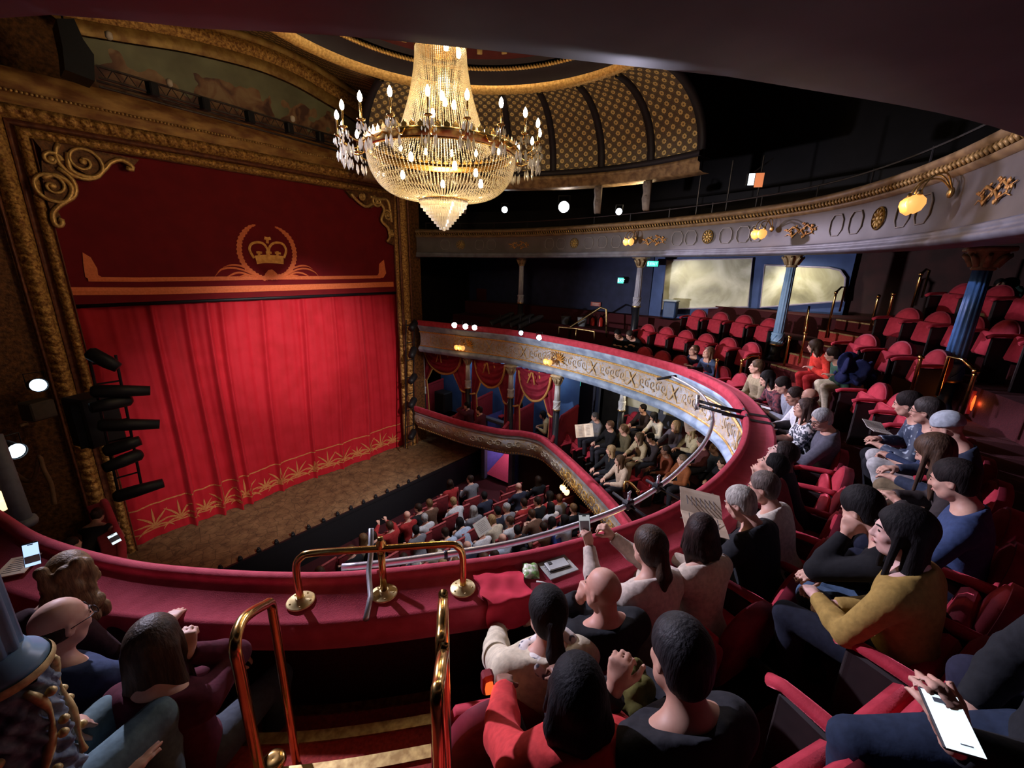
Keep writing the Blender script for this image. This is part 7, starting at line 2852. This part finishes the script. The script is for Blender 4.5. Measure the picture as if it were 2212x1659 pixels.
bar_clamp('black clamp on the silver bar above the raised phone', 1352, .18)
bar_clamp('black clamp on the silver bar beside the brass steps rail below', 1424, .12)
for k, (px, py) in enumerate(((1545, 917), (1545, 940))):
    q = at(px, py, D=6.1 - .25 * k)
    s, o = LF.near(q)
    pl, n = LF.at(s)
    t = thing('light_flag', ('black flag lamp reaching from the ledge bend to the silver bar, farther of two' if k == 0 else 'black flag lamp reaching from the ledge bend to the silver bar, nearer of two'), 'lamp', (pl[0], pl[1], ZL + .05))
    n3 = np.array([n[0], n[1], 0])
    b = MB()
    tip = -n3 * .62 + np.array([0, 0, .10])
    b.tube([n3 * .02, tip], .022, 7)
    b.build('arm', BLACK, t, True)
    b = MB()
    tt = np.array([-n[1], n[0], 0])
    b.add([tuple(n3 * .02 + tt * .10 + np.array([0, 0, -.02])), tuple(n3 * .02 - tt * .02 + np.array([0, 0, .05])), tuple(-n3 * .30 + np.array([0, 0, .06])), tuple(-n3 * .30 + tt * .02 + np.array([0, 0, .02]))] + [tuple(n3 * .02 + tt * .10 + np.array([0, 0, -.04])), tuple(n3 * .02 - tt * .02 + np.array([0, 0, .03])), tuple(-n3 * .30 + np.array([0, 0, .04])), tuple(-n3 * .30 + tt * .02 + np.array([0, 0, 0]))],
          [(0, 1, 2, 3), (7, 6, 5, 4), (0, 4, 5, 1), (1, 5, 6, 2), (2, 6, 7, 3), (3, 7, 4, 0)])
    b.build('flag', mat('flag_navy', (.015, .018, .035), .5, scale=8), t)
    b = MB()
    b.tube([tip + np.array([0, 0, -.06]), tip + np.array([0, 0, .08])], .03, 7)
    b.build('coupler', CHROME, t, True)
    # velvet strap over the ledge
    b = MB()
    LF.sweep(b, [(-.04, .07), (.0, .108), (.045, .075), (.05, .040), (.30, .032), (.335, .0)], s0=s - .02, s1=s + .05)
    o_ = b.build('strap', BLACK, t)
    o_.matrix_parent_inverse = Matrix.Translation((-pl[0], -pl[1], -(ZL + .05)))
# black music-stand shaped lantern at the far bar end
q = at(1462, 812, X=8.55)
t = thing('lantern', 'black lantern with square wing on the bar end by the amber lamps', 'lantern', q)
MB().tube([(-.30, .28, -.06), (0, 0, 0), (.25, -.2, .02)], .03, 7).build('arm', BLACK, t, True)
MB().box((.30, -.25, .06), (.40, .03, .22), rz=-.6, bev=.008).build('wing', BLACK, t)
MB().tube([(.32, -.26, -.05), (.40, -.34, -.26)], .022, 7).build('hook', BLACK, t, True)

# ------------------------------------------------------------------ lanterns
def lantern(label, c, aim, lit=None, r=.085, l=.34, group=None, power=0, m=BLACK):
    t = thing('lantern', label, 'lantern', c, 0, group)
    d = (Vector(aim) - Vector(c)).normalized()
    M = d.to_track_quat('Z', 'Y').to_matrix()
    b = MB()
    b.lathe([(r * .5, -l), (r * .95, -l * .85), (r * .95, -.05), (r * 1.08, -.04), (r * 1.08, 0)], 16, M=M, cap=False)
    b.lathe([(.001, -l), (r * .5, -l)], 16, M=M, cap=False)
    b.build('housing', m, t, True)
    b = MB().lathe([(.001, -.03), (r * .98, -.03)], 20, M=M, cap=False)
    b.build('lens', lit or mat('lens_dark', (.03, .035, .05), .15, scale=9, spec=.8), t)
    b = MB()
    x = M @ Vector((1, 0, 0))
    b.tube([x * r * 1.1 - d * l * .4, x * r * 1.1 - d * l * .4 + Vector((0, 0, r * 2)), -x * r * 1.1 - d * l * .4 + Vector((0, 0, r * 2)), -x * r * 1.1 - d * l * .4], .010, 5)
    b.build('yoke', m, t)
    return t


LIT_W = emit('lantern_white', (1.0, .97, .92), 30.0)
LIT_B = emit('lantern_blue_white', (.80, .90, 1.0), 30.0)
LIT_BIG = emit('lantern_bright', (.95, .97, 1.0), 60.0)
LIT_D = emit('lantern_dimmer', (.62, .80, 1.0), 2.5)
for px, py, lab, m, r in ((986, 703, 'white glowing lantern on the far ledge, first from the stage', LIT_W, .085), (1010, 706, 'white glowing lantern on the far ledge, second from the stage', LIT_W, .085), (1028, 708, 'white glowing lantern on the far ledge, third from the stage', LIT_W, .08), (1131, 720, 'small bluish lit lantern on the far ledge beyond the black barrels', LIT_D, .07), (1170, 730, 'bluish lit lantern on the far ledge, nearest of the lit ones', LIT_B, .075)):
    s = path_s(LF, px, 0, LH)
    p, n = LF.at(s, -.10)
    z = at(px, py, X=p[0])[2]
    lantern(lab, (p[0], p[1], z), (0, 0, 0), m, r, .3)
for k, px in enumerate((1062, 1083, 1104, 1124)):
    s = path_s(LF, px, 0, LH)
    p, n = LF.at(s, -.05)
    aim = p + np.array([-2.0, 1.6, -.9])
    lantern('long black spotlight barrel leaning over the far ledge, %s from the stage' % ORD[k], (p[0], p[1], ZL + .22), aim, None, .085, .78)
for k, (px, py, m, r) in enumerate(((1090, 453, LIT_B, .085), (1218, 447, LIT_BIG, .14), (1337, 457, LIT_B, .075))):
    c = at(px, py, X=10.15 + .25 * (k == 1))
    lantern(('blue white glowing spotlight over the gallery front, left of three', 'brilliant white spotlight over the gallery front, middle of three', 'small glowing spotlight over the gallery front, right of three')[k], c, (0, 0, 0), m, r, .3)
# gallery flood with orange barn door, rigging
c = at(1622, 388, X=9.6)
t = thing('floodlight', 'lit floodlight with orange barn door in the dark gallery', 'lantern', c)
M = Vector((-.9, -.3, -.1)).to_track_quat('Y', 'Z').to_matrix()
MB().box((0, 0, 0), (.17, .12, .22), M=M, bev=.01).build('housing', BLACK, t)
b = MB()
b.box(M @ Vector((0, .065, 0)), (.10, .012, .20), M=M)
b.build('lit_face', emit('flood_face', (.85, .95, 1.0), 2.2), t)
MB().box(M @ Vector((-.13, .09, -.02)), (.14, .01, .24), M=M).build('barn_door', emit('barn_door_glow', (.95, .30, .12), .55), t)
MB().tube([(0, 0, .1), (.1, -.3, .35)], .012, 5).build('bracket', BLACKMET, t)
rig = thing('gallery_rail', 'dark thin guard rails and stands along the gallery top', 'rail')
b = MB()
P = [GP.at(s, .16)[0] + np.array([0, 0, 1.05]) for s in np.linspace(GP.L * .46, GP.L - .3, 60)]
b.tube(P, .014, 5)
b.build('top_rail', mat('rail_dim', (.05, .045, .045), .4, .6, scale=9), rig)
for s in np.linspace(GP.L * .46, GP.L - .3, 16):
    p = GP.at(s, .16)[0]
    MB().tube([p + np.array([0, 0, .84]), p + np.array([0, 0, 1.07])], .012, 5).build('post', mat('rail_dim', (.05, .045, .045), .4), rig)
for px, py, X in ((1518, 350, 10.4), (1575, 405, 10.0), (1640, 400, 9.6)):
    p = at(px, py, X=X)
    MB().tube([(p[0], p[1], 1.1), (p[0], p[1], p[2] + .5)], .014, 5).build('stand', mat('rail_dim', (.05, .045, .045), .4), rig)

# side ladders of lanterns by the stage arch
def boom(label, px, y0, y1, Y, specs):
    p0, p1 = at(px[0], y0, Y=Y), at(px[1], y1, Y=Y)
    t = thing('lighting_ladder', label, 'ladder', p1)
    b = MB()
    for o in (-.16, .16):
        b.tube([np.array([o, 0, 0]), np.array([p0[0] - p1[0] + o, 0, p0[2] - p1[2]])], .022, 6)
    b.build('uprights', BLACK, t)
    for f in np.linspace(.04, .96, 8):
        MB().tube([(-.16 + (p0[0] - p1[0]) * f, 0, (p0[2] - p1[2]) * f), (.16 + (p0[0] - p1[0]) * f, 0, (p0[2] - p1[2]) * f)], .016, 6).build('rung', BLACK, t)
    for f, dx, dz, l in specs:
        c = np.array([(p0[0] - p1[0]) * f, -.12, (p0[2] - p1[2]) * f])
        b = MB()
        d = Vector((dx, -.25, dz)).normalized()
        M = d.to_track_quat('Z', 'Y').to_matrix()
        b.lathe([(.07, -.25), (.11, -.2), (.11, .05), (.085, l), (.001, l)], 12, c=c, M=M)
        b.build('lantern', BLACK, t, True)
    return t


boom('black ladder of stage lanterns along the left edge of the curtain', (222, 285), 770, 1075, 9.6, ((.98, .5, -.5, .20), (.78, 1, -.15, .50), (.55, 1, -.2, .55), (.40, 1, .2, .25), (.06, 1, .10, .45), (.70, -1, 0, .3), (.30, -1, -.1, .3)))
boom('slim black ladder of lanterns on the right edge of the stage arch', (886, 884), 690, 965, 11.0, ((.95, -.6, -.4, .15), (.75, -.5, -.5, .16), (.55, -.6, -.3, .15), (.36, -.6, -.4, .15), (.10, -.5, -.3, .14)))
q = at(200, 905, Y=9.4)
t = thing('speaker', 'dark loudspeaker hung beside the left lantern ladder', 'speaker', at(205, 905, Y=10.2))
MB().box((0, 0, 0), (.55, .5, .9), rz=.4, bev=.03).build('cabinet', BLACK, t)
MB().box((-.1, -.26, 0), (.40, .02, .78), rz=.4).build('grille', mat('grille_black', (.008, .008, .009), .8, scale=60, bump=.4), t)
for px, py, D, lab, r in ((84, 832, 7.6, 'white lit lantern in the dark left of the arch, upper of two', .115), (37, 975, 5.6, 'blue white lit lantern in the dark left of the arch, lower of two', .10)):
    c = at(px, py, D=D)
    lantern(lab, c, c * .2 + np.array([2.0, 0, -.5]) if 'upper' in lab else (2.0, 3.0, -3.0), emit('lantern_side', (.62, .82, 1.0), 3.0), r, .3)
c = at(82, 885, D=7.7)
t = thing('equipment_case', 'dim brown box fitting under the upper white lantern', 'fitting', c)
MB().box((0, 0, 0), (.36, .3, .34), rz=.5, bev=.02).build('body', mat('case_brown', (.09, .07, .05), .7, scale=12), t)
MB().box((-.22, -.10, -.20), (.12, .05, .06), rz=.4, bev=.01).build('clip', BRASS_OLD, t)
a, b_ = at(0, 985, D=5.0), at(52, 1128, D=5.0)
t = thing('pipe', 'dim grey slanting pipe at the far left edge', 'pipe', b_)
MB().tube([(0, 0, 0), tuple(a - b_), tuple((a - b_) * 1.3)], .085, 10).build('tube', mat('pipe_grey', (.13, .13, .15), .6, scale=12), t, True)
MB().lathe([(.11, -.04), (.12, 0), (.11, .05)], 14).build('foot', mat('pipe_grey', (.13, .13, .15), .6), t, True)
c = at(3, 1092, D=5.2)
t = thing('wall_lamp', 'warm glowing globe lamp at the extreme left edge', 'lamp', c)
for dx, dz in ((0, 0), (-.02, .13)):
    MB().ball((dx, 0, dz), .075, 14, 9).build('glass_shade', shadem_b.materials[0], t, True)
MB().tube([(-.2, .1, .02), (-.05, 0, -.08)], .02, 6).build('arm', BRASS_OLD, t, True)
P = [at(x, y, D=6.5) for x, y in ((10, 995), (30, 1020), (60, 1040), (78, 1025), (85, 985), (95, 1015), (110, 1045), (118, 1090))]
t = thing('drape', 'dim gold-edged swag in the dark near box at far left', 'curtain', P[0])
MB().tube([p - P[0] for p in catmull(P, .05)], .03, 6).build('gold_edge', mat('swag_dim', (.16, .08, .035), .7, scale=20), t, True)

# rigging over the arch: twin-pipe truss, dark drop flag
A, B = at(208, 142, Y=10.6), at(742, 300, Y=10.6)
t = thing('lighting_truss', 'long thin black lighting truss hung across the top of the stage arch', 'truss', A)
d = B - A
TRM = mat('truss_metal', (.10, .09, .085), .35, .8, c2=(.06, .05, .05), scale=9)
for dz, dy in ((0, 0), (-.17, 0), (-.17, .22), (-.28, .1)):
    MB().tube([np.array([0, dy, dz]), d + np.array([0, dy, dz])], .020, 6).build('chord', TRM, t)
for k in range(22):
    f0, f1 = k / 22, (k + .5) / 22
    MB().tube([d * f0, d * f1 + np.array([0, 0, -.17]), d * (k + 1) / 22], .008, 4).build('brace', TRM, t)
for f in (.16, .34, .52, .70, .86):
    b = MB()
    b.box(d * f + np.array([0, -.02, -.12]), (.16, .14, .22), rz=.4, bev=.02)
    b.build('lantern_head', BLACK, t)
fp = [at(x, y, Y=10.3) for x, y in ((122, 40), (160, 40), (180, 85), (203, 118), (205, 175), (140, 150), (135, 100))]
t = thing('speaker', 'hanging black loudspeaker silhouette at the top left of the arch', 'speaker', fp[0])
b = MB()
n = len(fp)
b.add([tuple(p - fp[0]) for p in fp] + [tuple(p - fp[0] + np.array([0, .5, 0])) for p in fp], [tuple(range(n)), tuple(range(2 * n - 1, n - 1, -1))] + [(i, i + n, (i + 1) % n + n, (i + 1) % n) for i in range(n)])
b.build('cabinet', BLACK, t)
MB().tube([(.1, .2, 0), (.1, .2, 1.5)], .015, 5).build('hanger', BLACK, t)
for px, py in ((366, 179), (235, 77), (632, 257)):
    c = at(px, py, Y=10.5)
    t = thing('work_light', 'tiny pale fitting %s of the truss over the arch' % ('at the middle' if px == 366 else 'above the near end' if px == 235 else 'at the right end'), 'lamp', c)
    MB().lathe([(.02, -.06), (.05, -.03), (.05, .04), (.01, .07)], 10).build('shade', mat('fitting_pale', (.6, .52, .4), .4, scale=9), t, True)

# ------------------------------------------------------------------ aisle steps and brass rails near the camera
a0, a1 = 8.93, 9.97
for k in range(4):
    r_o, z, run = .36 + .30 * k, FL0 + .22 * (k + 1), (.30 if k < 3 else .75)
    t = thing('aisle_step', '%s carpeted aisle step with worn brass nosing, counting up from the ledge' % ORD[k], 'step', group='near aisle steps')
    b = MB()
    LF.sweep(b, [(r_o - .012, z - .22), (r_o - .012, z + .004), (r_o + run, z + .004)], s0=a0, s1=a1)
    o = b.build('tread', CARPET_RED, t)
    for v in o.data.vertices:
        v.co.z -= ZL
    b = MB()
    LF.sweep(b, [(r_o - .020, z - .020), (r_o - .022, z + .012), (r_o + .035, z + .014), (r_o + .035, z + .004)], s0=a0 + .06, s1=a1 - .04)
    o = b.build('nosing', BRASS_OLD, t)
    for v in o.data.vertices:
        v.co.z -= ZL


def loop_rail(label, pxs, D0, D1, zf, r=.019, extra=None):
    """Inverted-U brass handrail. pxs: photo points of foot, shoulder, top, shoulder, foot."""
    P = [at(x, y, D=D0 + (D1 - D0) * i / (len(pxs) - 1)) for i, (x, y) in enumerate(pxs)]
    P[0][2] = min(P[0][2], zf[0])
    t = thing('handrail', label, 'rail', P[0])
    Q = catmull([p - P[0] for p in P], .025)
    MB().tube(Q, r, 12).build('tube', BRASS, t, True)
    MB().lathe([(.05, 0), (.052, .006), (.03, .012), (.024, .03)], 20).build('foot_flange', BRASS, t, True)
    return t


q = at(508, 1400, D=1.36)
p_top = at(580, 1306, D=1.72)
foot = np.array([q[0], q[1], FL0 + RISE])
foot2 = np.array([p_top[0] + .01, p_top[1] + .02, FL0 + .02])
t = thing('handrail', 'polished brass hoop handrail at the left side of the near aisle', 'rail', foot)
Pq = [foot, (q[0], q[1], q[2] - .15), q, at(518, 1350, D=1.42), at(540, 1325, D=1.5), at(570, 1308, D=1.66), p_top + np.array([.012, .016, -.012]), np.array([p_top[0] + .02, p_top[1] + .03, p_top[2] - .10]), (foot2[0] + .01, foot2[1] + .01, -2.0), foot2]
MB().tube(catmull([np.array(p) - foot for p in Pq], .02), .0185, 12).build('tube', BRASS, t, True)
MB().lathe([(.05, 0), (.052, .006), (.03, .012), (.024, .03)], 20).build('foot_flange', BRASS, t, True)
for lab, top, D, near, Dn, zf in (('polished brass handrail at the right side of the near aisle, farther of two', (957, 1300), 1.55, (952, 1390), 1.38, FL0 + RISE * .5), ('polished brass handrail at the right side of the near aisle, nearer of two', (957, 1415), 1.30, (944, 1500), 1.12, FL0 + RISE)):
    a = at(*top, D=D)
    c = at(*near, D=Dn)
    f0 = np.array([a[0] + .02, a[1] + .02, FL0 + .02])
    f1 = np.array([c[0], c[1], zf])
    t = thing('handrail', lab, 'rail', f1)
    Pq = [f0, (f0[0], f0[1], a[2] - .12), a + np.array([.012, .012, -.03]), a, (a * .6 + c * .4) + np.array([0, 0, .012]), (a * .25 + c * .75), c, (c[0] - .015, c[1] - .02, c[2] - .10), (c[0] - .015, c[1] - .02, c[2] - .3), f1]
    MB().tube(catmull([np.array(p) - f1 for p in Pq], .02), .0185, 12).build('tube', BRASS, t, True)
    MB().lathe([(.05, 0), (.052, .006), (.03, .012), (.024, .03)], 20).build('foot_flange', BRASS, t, True)
q = at(590, 1648, Z=FL0 + RISE * 1.5 + .02)
t = thing('floor_disc', 'round polished brass floor disc on the aisle step', 'disc', q)
MB().lathe([(.052, 0), (.05, .012), (.04, .022), (.022, .026), (.001, .022)], 28).build('dome', BRASS, t, True)

# brass aisle rails among the right-hand seats
def post_rail(label, top, base_y, X, bend=None, group='brass aisle rails in the right-hand seats'):
    a = at(*top, X=X)
    z0 = a[2]
    for z in np.linspace(a[2], a[2] - 1.6, 200):
        if pr((a[0], a[1], z))[1] > base_y:
            break
        z0 = z
    t = thing('handrail', label, 'rail', (a[0], a[1], z0), 0, group)
    h = a[2] - z0
    P = [(0, 0, 0), (0, 0, h * .9), (0, 0, h)]
    b = MB()
    b.tube(P, .022, 8)
    b.build('post', BRASS, t, True)
    b = MB()
    b.ball((0, 0, h), .036, 10, 7)
    b.build('finial', BRASS, t, True)
    if bend is not None:
        q = at(*bend, X=X + .35) - np.array([a[0], a[1], z0])
        b = MB()
        b.tube([np.array([0, 0, h]), (np.array([0, 0, h]) + q) / 2 + np.array([0, 0, .05]), q, q - np.array([0, 0, .5])], .02, 8)
        b.build('handle', BRASS, t, True)
    return t


for lab, top, by, X, bend in (('tall brass aisle post in the right-hand seats, with bent handle, farthest up', (1990, 592), 665, 10.9, (2008, 584)), ('brass aisle post with round finial right of the cream wall panel', (1898, 640), 715, 10.6, None), ('bright brass aisle post left of the blue column', (1930, 635), 700, 10.3, None),
                              ('brass hoop rail by the end of the cream panels', (1806, 632), 730, 10.9, (1826, 620)), ('brass aisle post with finial above the person in scarlet', (1706, 728), 790, 9.9, None), ('brass hoop rail beside the scarlet top', (1740, 720), 785, 9.7, (1748, 662)),
                              ('brass ledge post right of the two people gazing up', (1549, 778), 830, 8.75, None), ('slim brass hoop behind the pale headband', (1603, 780), 830, 8.9, (1640, 770)), ('brass post before the blue column foot', (1990, 772), 850, 7.6, None), ('brass tipped rail below the blue column', (2108, 803), 900, 7.0, (2050, 770))):
    post_rail(lab, top, by, X, bend)
# rail on the far landing
P = [at(x, y, X=11.6) for x, y in ((1310, 728), (1310, 668), (1298, 664), (1232, 706), (1228, 728))]
t = thing('handrail', 'sloping brass stair rail by the fire extinguishers on the far side', 'rail', P[0])
MB().tube([p - P[0] for p in P], .03, 7).build('tube', BRASS_OLD, t, True)
P = [at(x, y, X=10.3) for x, y in ((1207, 726), (1208, 706), (1245, 710), (1284, 716), (1284, 735))]
t = thing('handrail', 'low brass hoop rail at the far ledge, below the sloping stair rail', 'rail', P[0])
MB().tube([p - P[0] for p in P], .022, 7).build('tube', BRASS_OLD, t, True)
MB().tube([P[2] - P[0], P[2] - P[0] - np.array([0, 0, .3])], .02, 7).build('post', BRASS_OLD, t, True)
P = [at(x, y, D=6.6) for x, y in ((1348, 1062), (1350, 1042), (1358, 1041), (1378, 1062), (1384, 1085))]
t = thing('handrail', 'small brass step rail inside the lower circle ledge', 'rail', P[0])
MB().tube([p - P[0] for p in catmull(P, .05)], .022, 8).build('tube', BRASS, t, True)
MB().ball(tuple(P[3] - P[0]), .035, 9, 6).build('finial', BRASS, t, True)

# ------------------------------------------------------------------ coats, bags, lit exits
def heap(label, name, cat, c, size, m, seed, squash=.5):
    t = thing(name, label, cat, c)
    F = Field(np.array([-1, -1, -1]) * max(size) * 1.4, np.array([1, 1, 1]) * max(size) * 1.4, max(size) / 14)
    r = random.Random(seed)
    for k in range(26):
        p = np.array([r.uniform(-.7, .7) * size[0], r.uniform(-.7, .7) * size[1], r.uniform(-.5, .6) * size[2]])
        F.ell(p, (size[0] * r.uniform(.3, .5), size[1] * (r.uniform(.10, .22) if name == 'coat' else r.uniform(.3, .55)), size[2] * r.uniform(.25, .5)), rotm(r.uniform(0, 180), r.uniform(-30, 30), r.uniform(-30, 30)), size[0] * .08)
    o = inst('folds', F.mesh('folds', m), t)
    return t


heap('dark blue coat bundled over a seat behind the green jumper', 'coat', 'coat', at(1845, 800, D=6.6), (.30, .26, .30), cloth((.018, .025, .10)), 2)
heap('grey coat spread over a red seat top left of the blue column', 'coat', 'coat', at(2040, 682, D=8.0), (.30, .26, .16), cloth((.06, .06, .065)), 5)
heap('crumpled cream bag on a seat right of the blue column', 'bag', 'bag', at(2138, 690, D=6.9), (.20, .18, .17), cloth((.50, .44, .22)), 8)
heap('pale silvery bundle beside the cream bag at the right edge', 'bag', 'bag', at(2186, 662, D=6.8), (.20, .17, .18), cloth((.36, .42, .46)), 4)
heap('dark green coat heaped at the upper right edge', 'coat', 'coat', at(2165, 650, D=7.4), (.32, .26, .28), cloth((.03, .06, .055)), 6)
heap('round olive bag on the seat between the red coat and the raised hand', 'bag', 'bag', at(1362, 1508, D=1.62), (.085, .085, .14), cloth((.11, .10, .025)), 3)
person('dim person in dark clothes high up at the right edge, behind the blue column', dict(hy=20), head=(2160, 616), rz=75, floor=at(2160, 616, D=7.2)[2] - 1.2, h=.014, hair=('short', BLK), top=(.025, .04, .04), skin=SKIN_M)
STEPGLOW = emit('step_lamp_orange', (.95, .16, .03), .9)
for px, py, D, lab in ((2112, 872, 5.6, 'orange lit aisle lamp on a seat end at the right'), (1782, 693, 11.0, 'small orange lit aisle lamp beside the stair rails'), (1057, 1487, 1.75, 'orange lit seat-end lamp beside the cream coat')):
    c = at(px, py, D=D)
    sz = {2112: .17, 1782: .16, 1057: .05}[px]
    t = thing('aisle_lamp', lab, 'lamp', c, math.atan2(-c[1], -c[0]) + .3)
    MB().box((-.03, 0, 0), (.05, sz, sz * 2), bev=.01).build('housing', RED_RIM, t)
    MB().lathe([(.001, -.6), (.5, -.5), (.62, 0), (.5, .5), (.001, .6)], 14, M=Matrix.Diagonal((sz * .15, sz * .62, sz * 1.2))).build('lens', STEPGLOW, t, True)
    light('POINT', 'aisle_lamp_light', c - c / np.linalg.norm(c) * .10, .25 if D < 2 else 1.5, (1, .25, .06), size=.03)
# black box loudspeaker and pale tassels in the first box
c = at(958, 858, X=10.3)
t = thing('speaker', 'black loudspeaker standing in the box beside the stage', 'speaker', (c[0], c[1], -5.68))
MB().box((0, 0, .62), (.45, .55, .75), bev=.03).build('cabinet', BLACK, t)
MB().box((-.23, 0, .62), (.02, .46, .64)).build('grille', mat('grille_black', (.008, .008, .009), .8), t)
for sx in (-.15, .15):
    MB().tube([(sx, 0, 0), (sx, 0, .26)], .03, 7).build('leg', BLACK, t)
# stalls exit: lit passage with pink carpet
P0, P1 = at(1046, 1035, X=10.0), at(1104, 1055, X=10.0)
y0, y1 = P0[1], P1[1]
d = thing('door', 'lit stalls exit passage with pink carpet', 'door', (10.0, (y0 + y1) / 2, ZFL + .02), kind='structure')
d.name = 'door_2'
w = y0 - y1
for s in (-1, 1):
    MB().box((0, s * (w / 2), 1.15), (.18, .16, 2.3), bev=.02).build('door_post', mat('door_post_grey', (.10, .11, .17), .6, scale=7), d)
MB().box((0, 0, 2.28), (.18, w + .16, .12), bev=.02).build('door_head', mat('door_post_grey', (.10, .11, .17), .6), d)
b = MB()
b.grid([[(x, y, .12 + .26 * i) for y in (-w / 2, w / 2)] for i, x in enumerate((.1, .7, 1.3, 1.9, 2.5))])
b.build('passage_carpet', mat('pink_carpet', (.50, .07, .12), .9, c2=(.42, .05, .09), scale=40), d)
b = MB()
b.grid([[(x, w / 2 + .02, z) for x in (.1, 2.5)] for z in (0, 2.3)])
b.grid([[(x, -w / 2 - .02, z) for x in (.1, 2.5)] for z in (0, 2.3)])
b.grid([[(2.5, y, z) for y in (-w / 2, w / 2)] for z in (0, 2.3)])
b.build('passage_wall', mat('passage_blue', (.10, .12, .45), .6, scale=6), d)
b = MB()
b.grid([[(10.25, y, z) for y in (12, y0 + .1)] for z in (ZFL, -5.8)])
b.grid([[(10.25, y, z) for y in (y1 - .1, 0)] for z in (ZFL, -5.8)])
struct('wall_stalls', b, mat('stalls_wall', (.03, .012, .014), .8, scale=5))
light('POINT', 'passage_light', (11.2, (y0 + y1) / 2, ZFL + 1.35), 45, (1, .62, .72), size=.1)
# dark pier of red plush beside the near box

# red carpeted aisle steps between the far block and the right-hand seats
for k in range(8):
    r_o = ROW0 + PITCH * .5 * (k + 1) + .08
    z = FL0 + RISE * .5 * (k + 1)
    t = thing('aisle_step', '%s red step of the far aisle by the brass posts, counting from the ledge' % ORD[k], 'step', group='far aisle steps')
    b = MB()
    sc = 17.28 + .02 * k
    LF.sweep(b, [(r_o, z - RISE * .5), (r_o, z + .006), (r_o + PITCH * .5, z + .006)], s0=sc - .30, s1=sc + .34)
    o = b.build('tread', CARPET_RED, t)
    for v in o.data.vertices:
        v.co.z -= ZL
    b = MB()
    LF.sweep(b, [(r_o - .012, z - .012), (r_o - .012, z + .014), (r_o + .035, z + .014)], s0=sc - .28, s1=sc + .32)
    o = b.build('nosing', BRASS_OLD, t)
    for v in o.data.vertices:
        v.co.z -= ZL
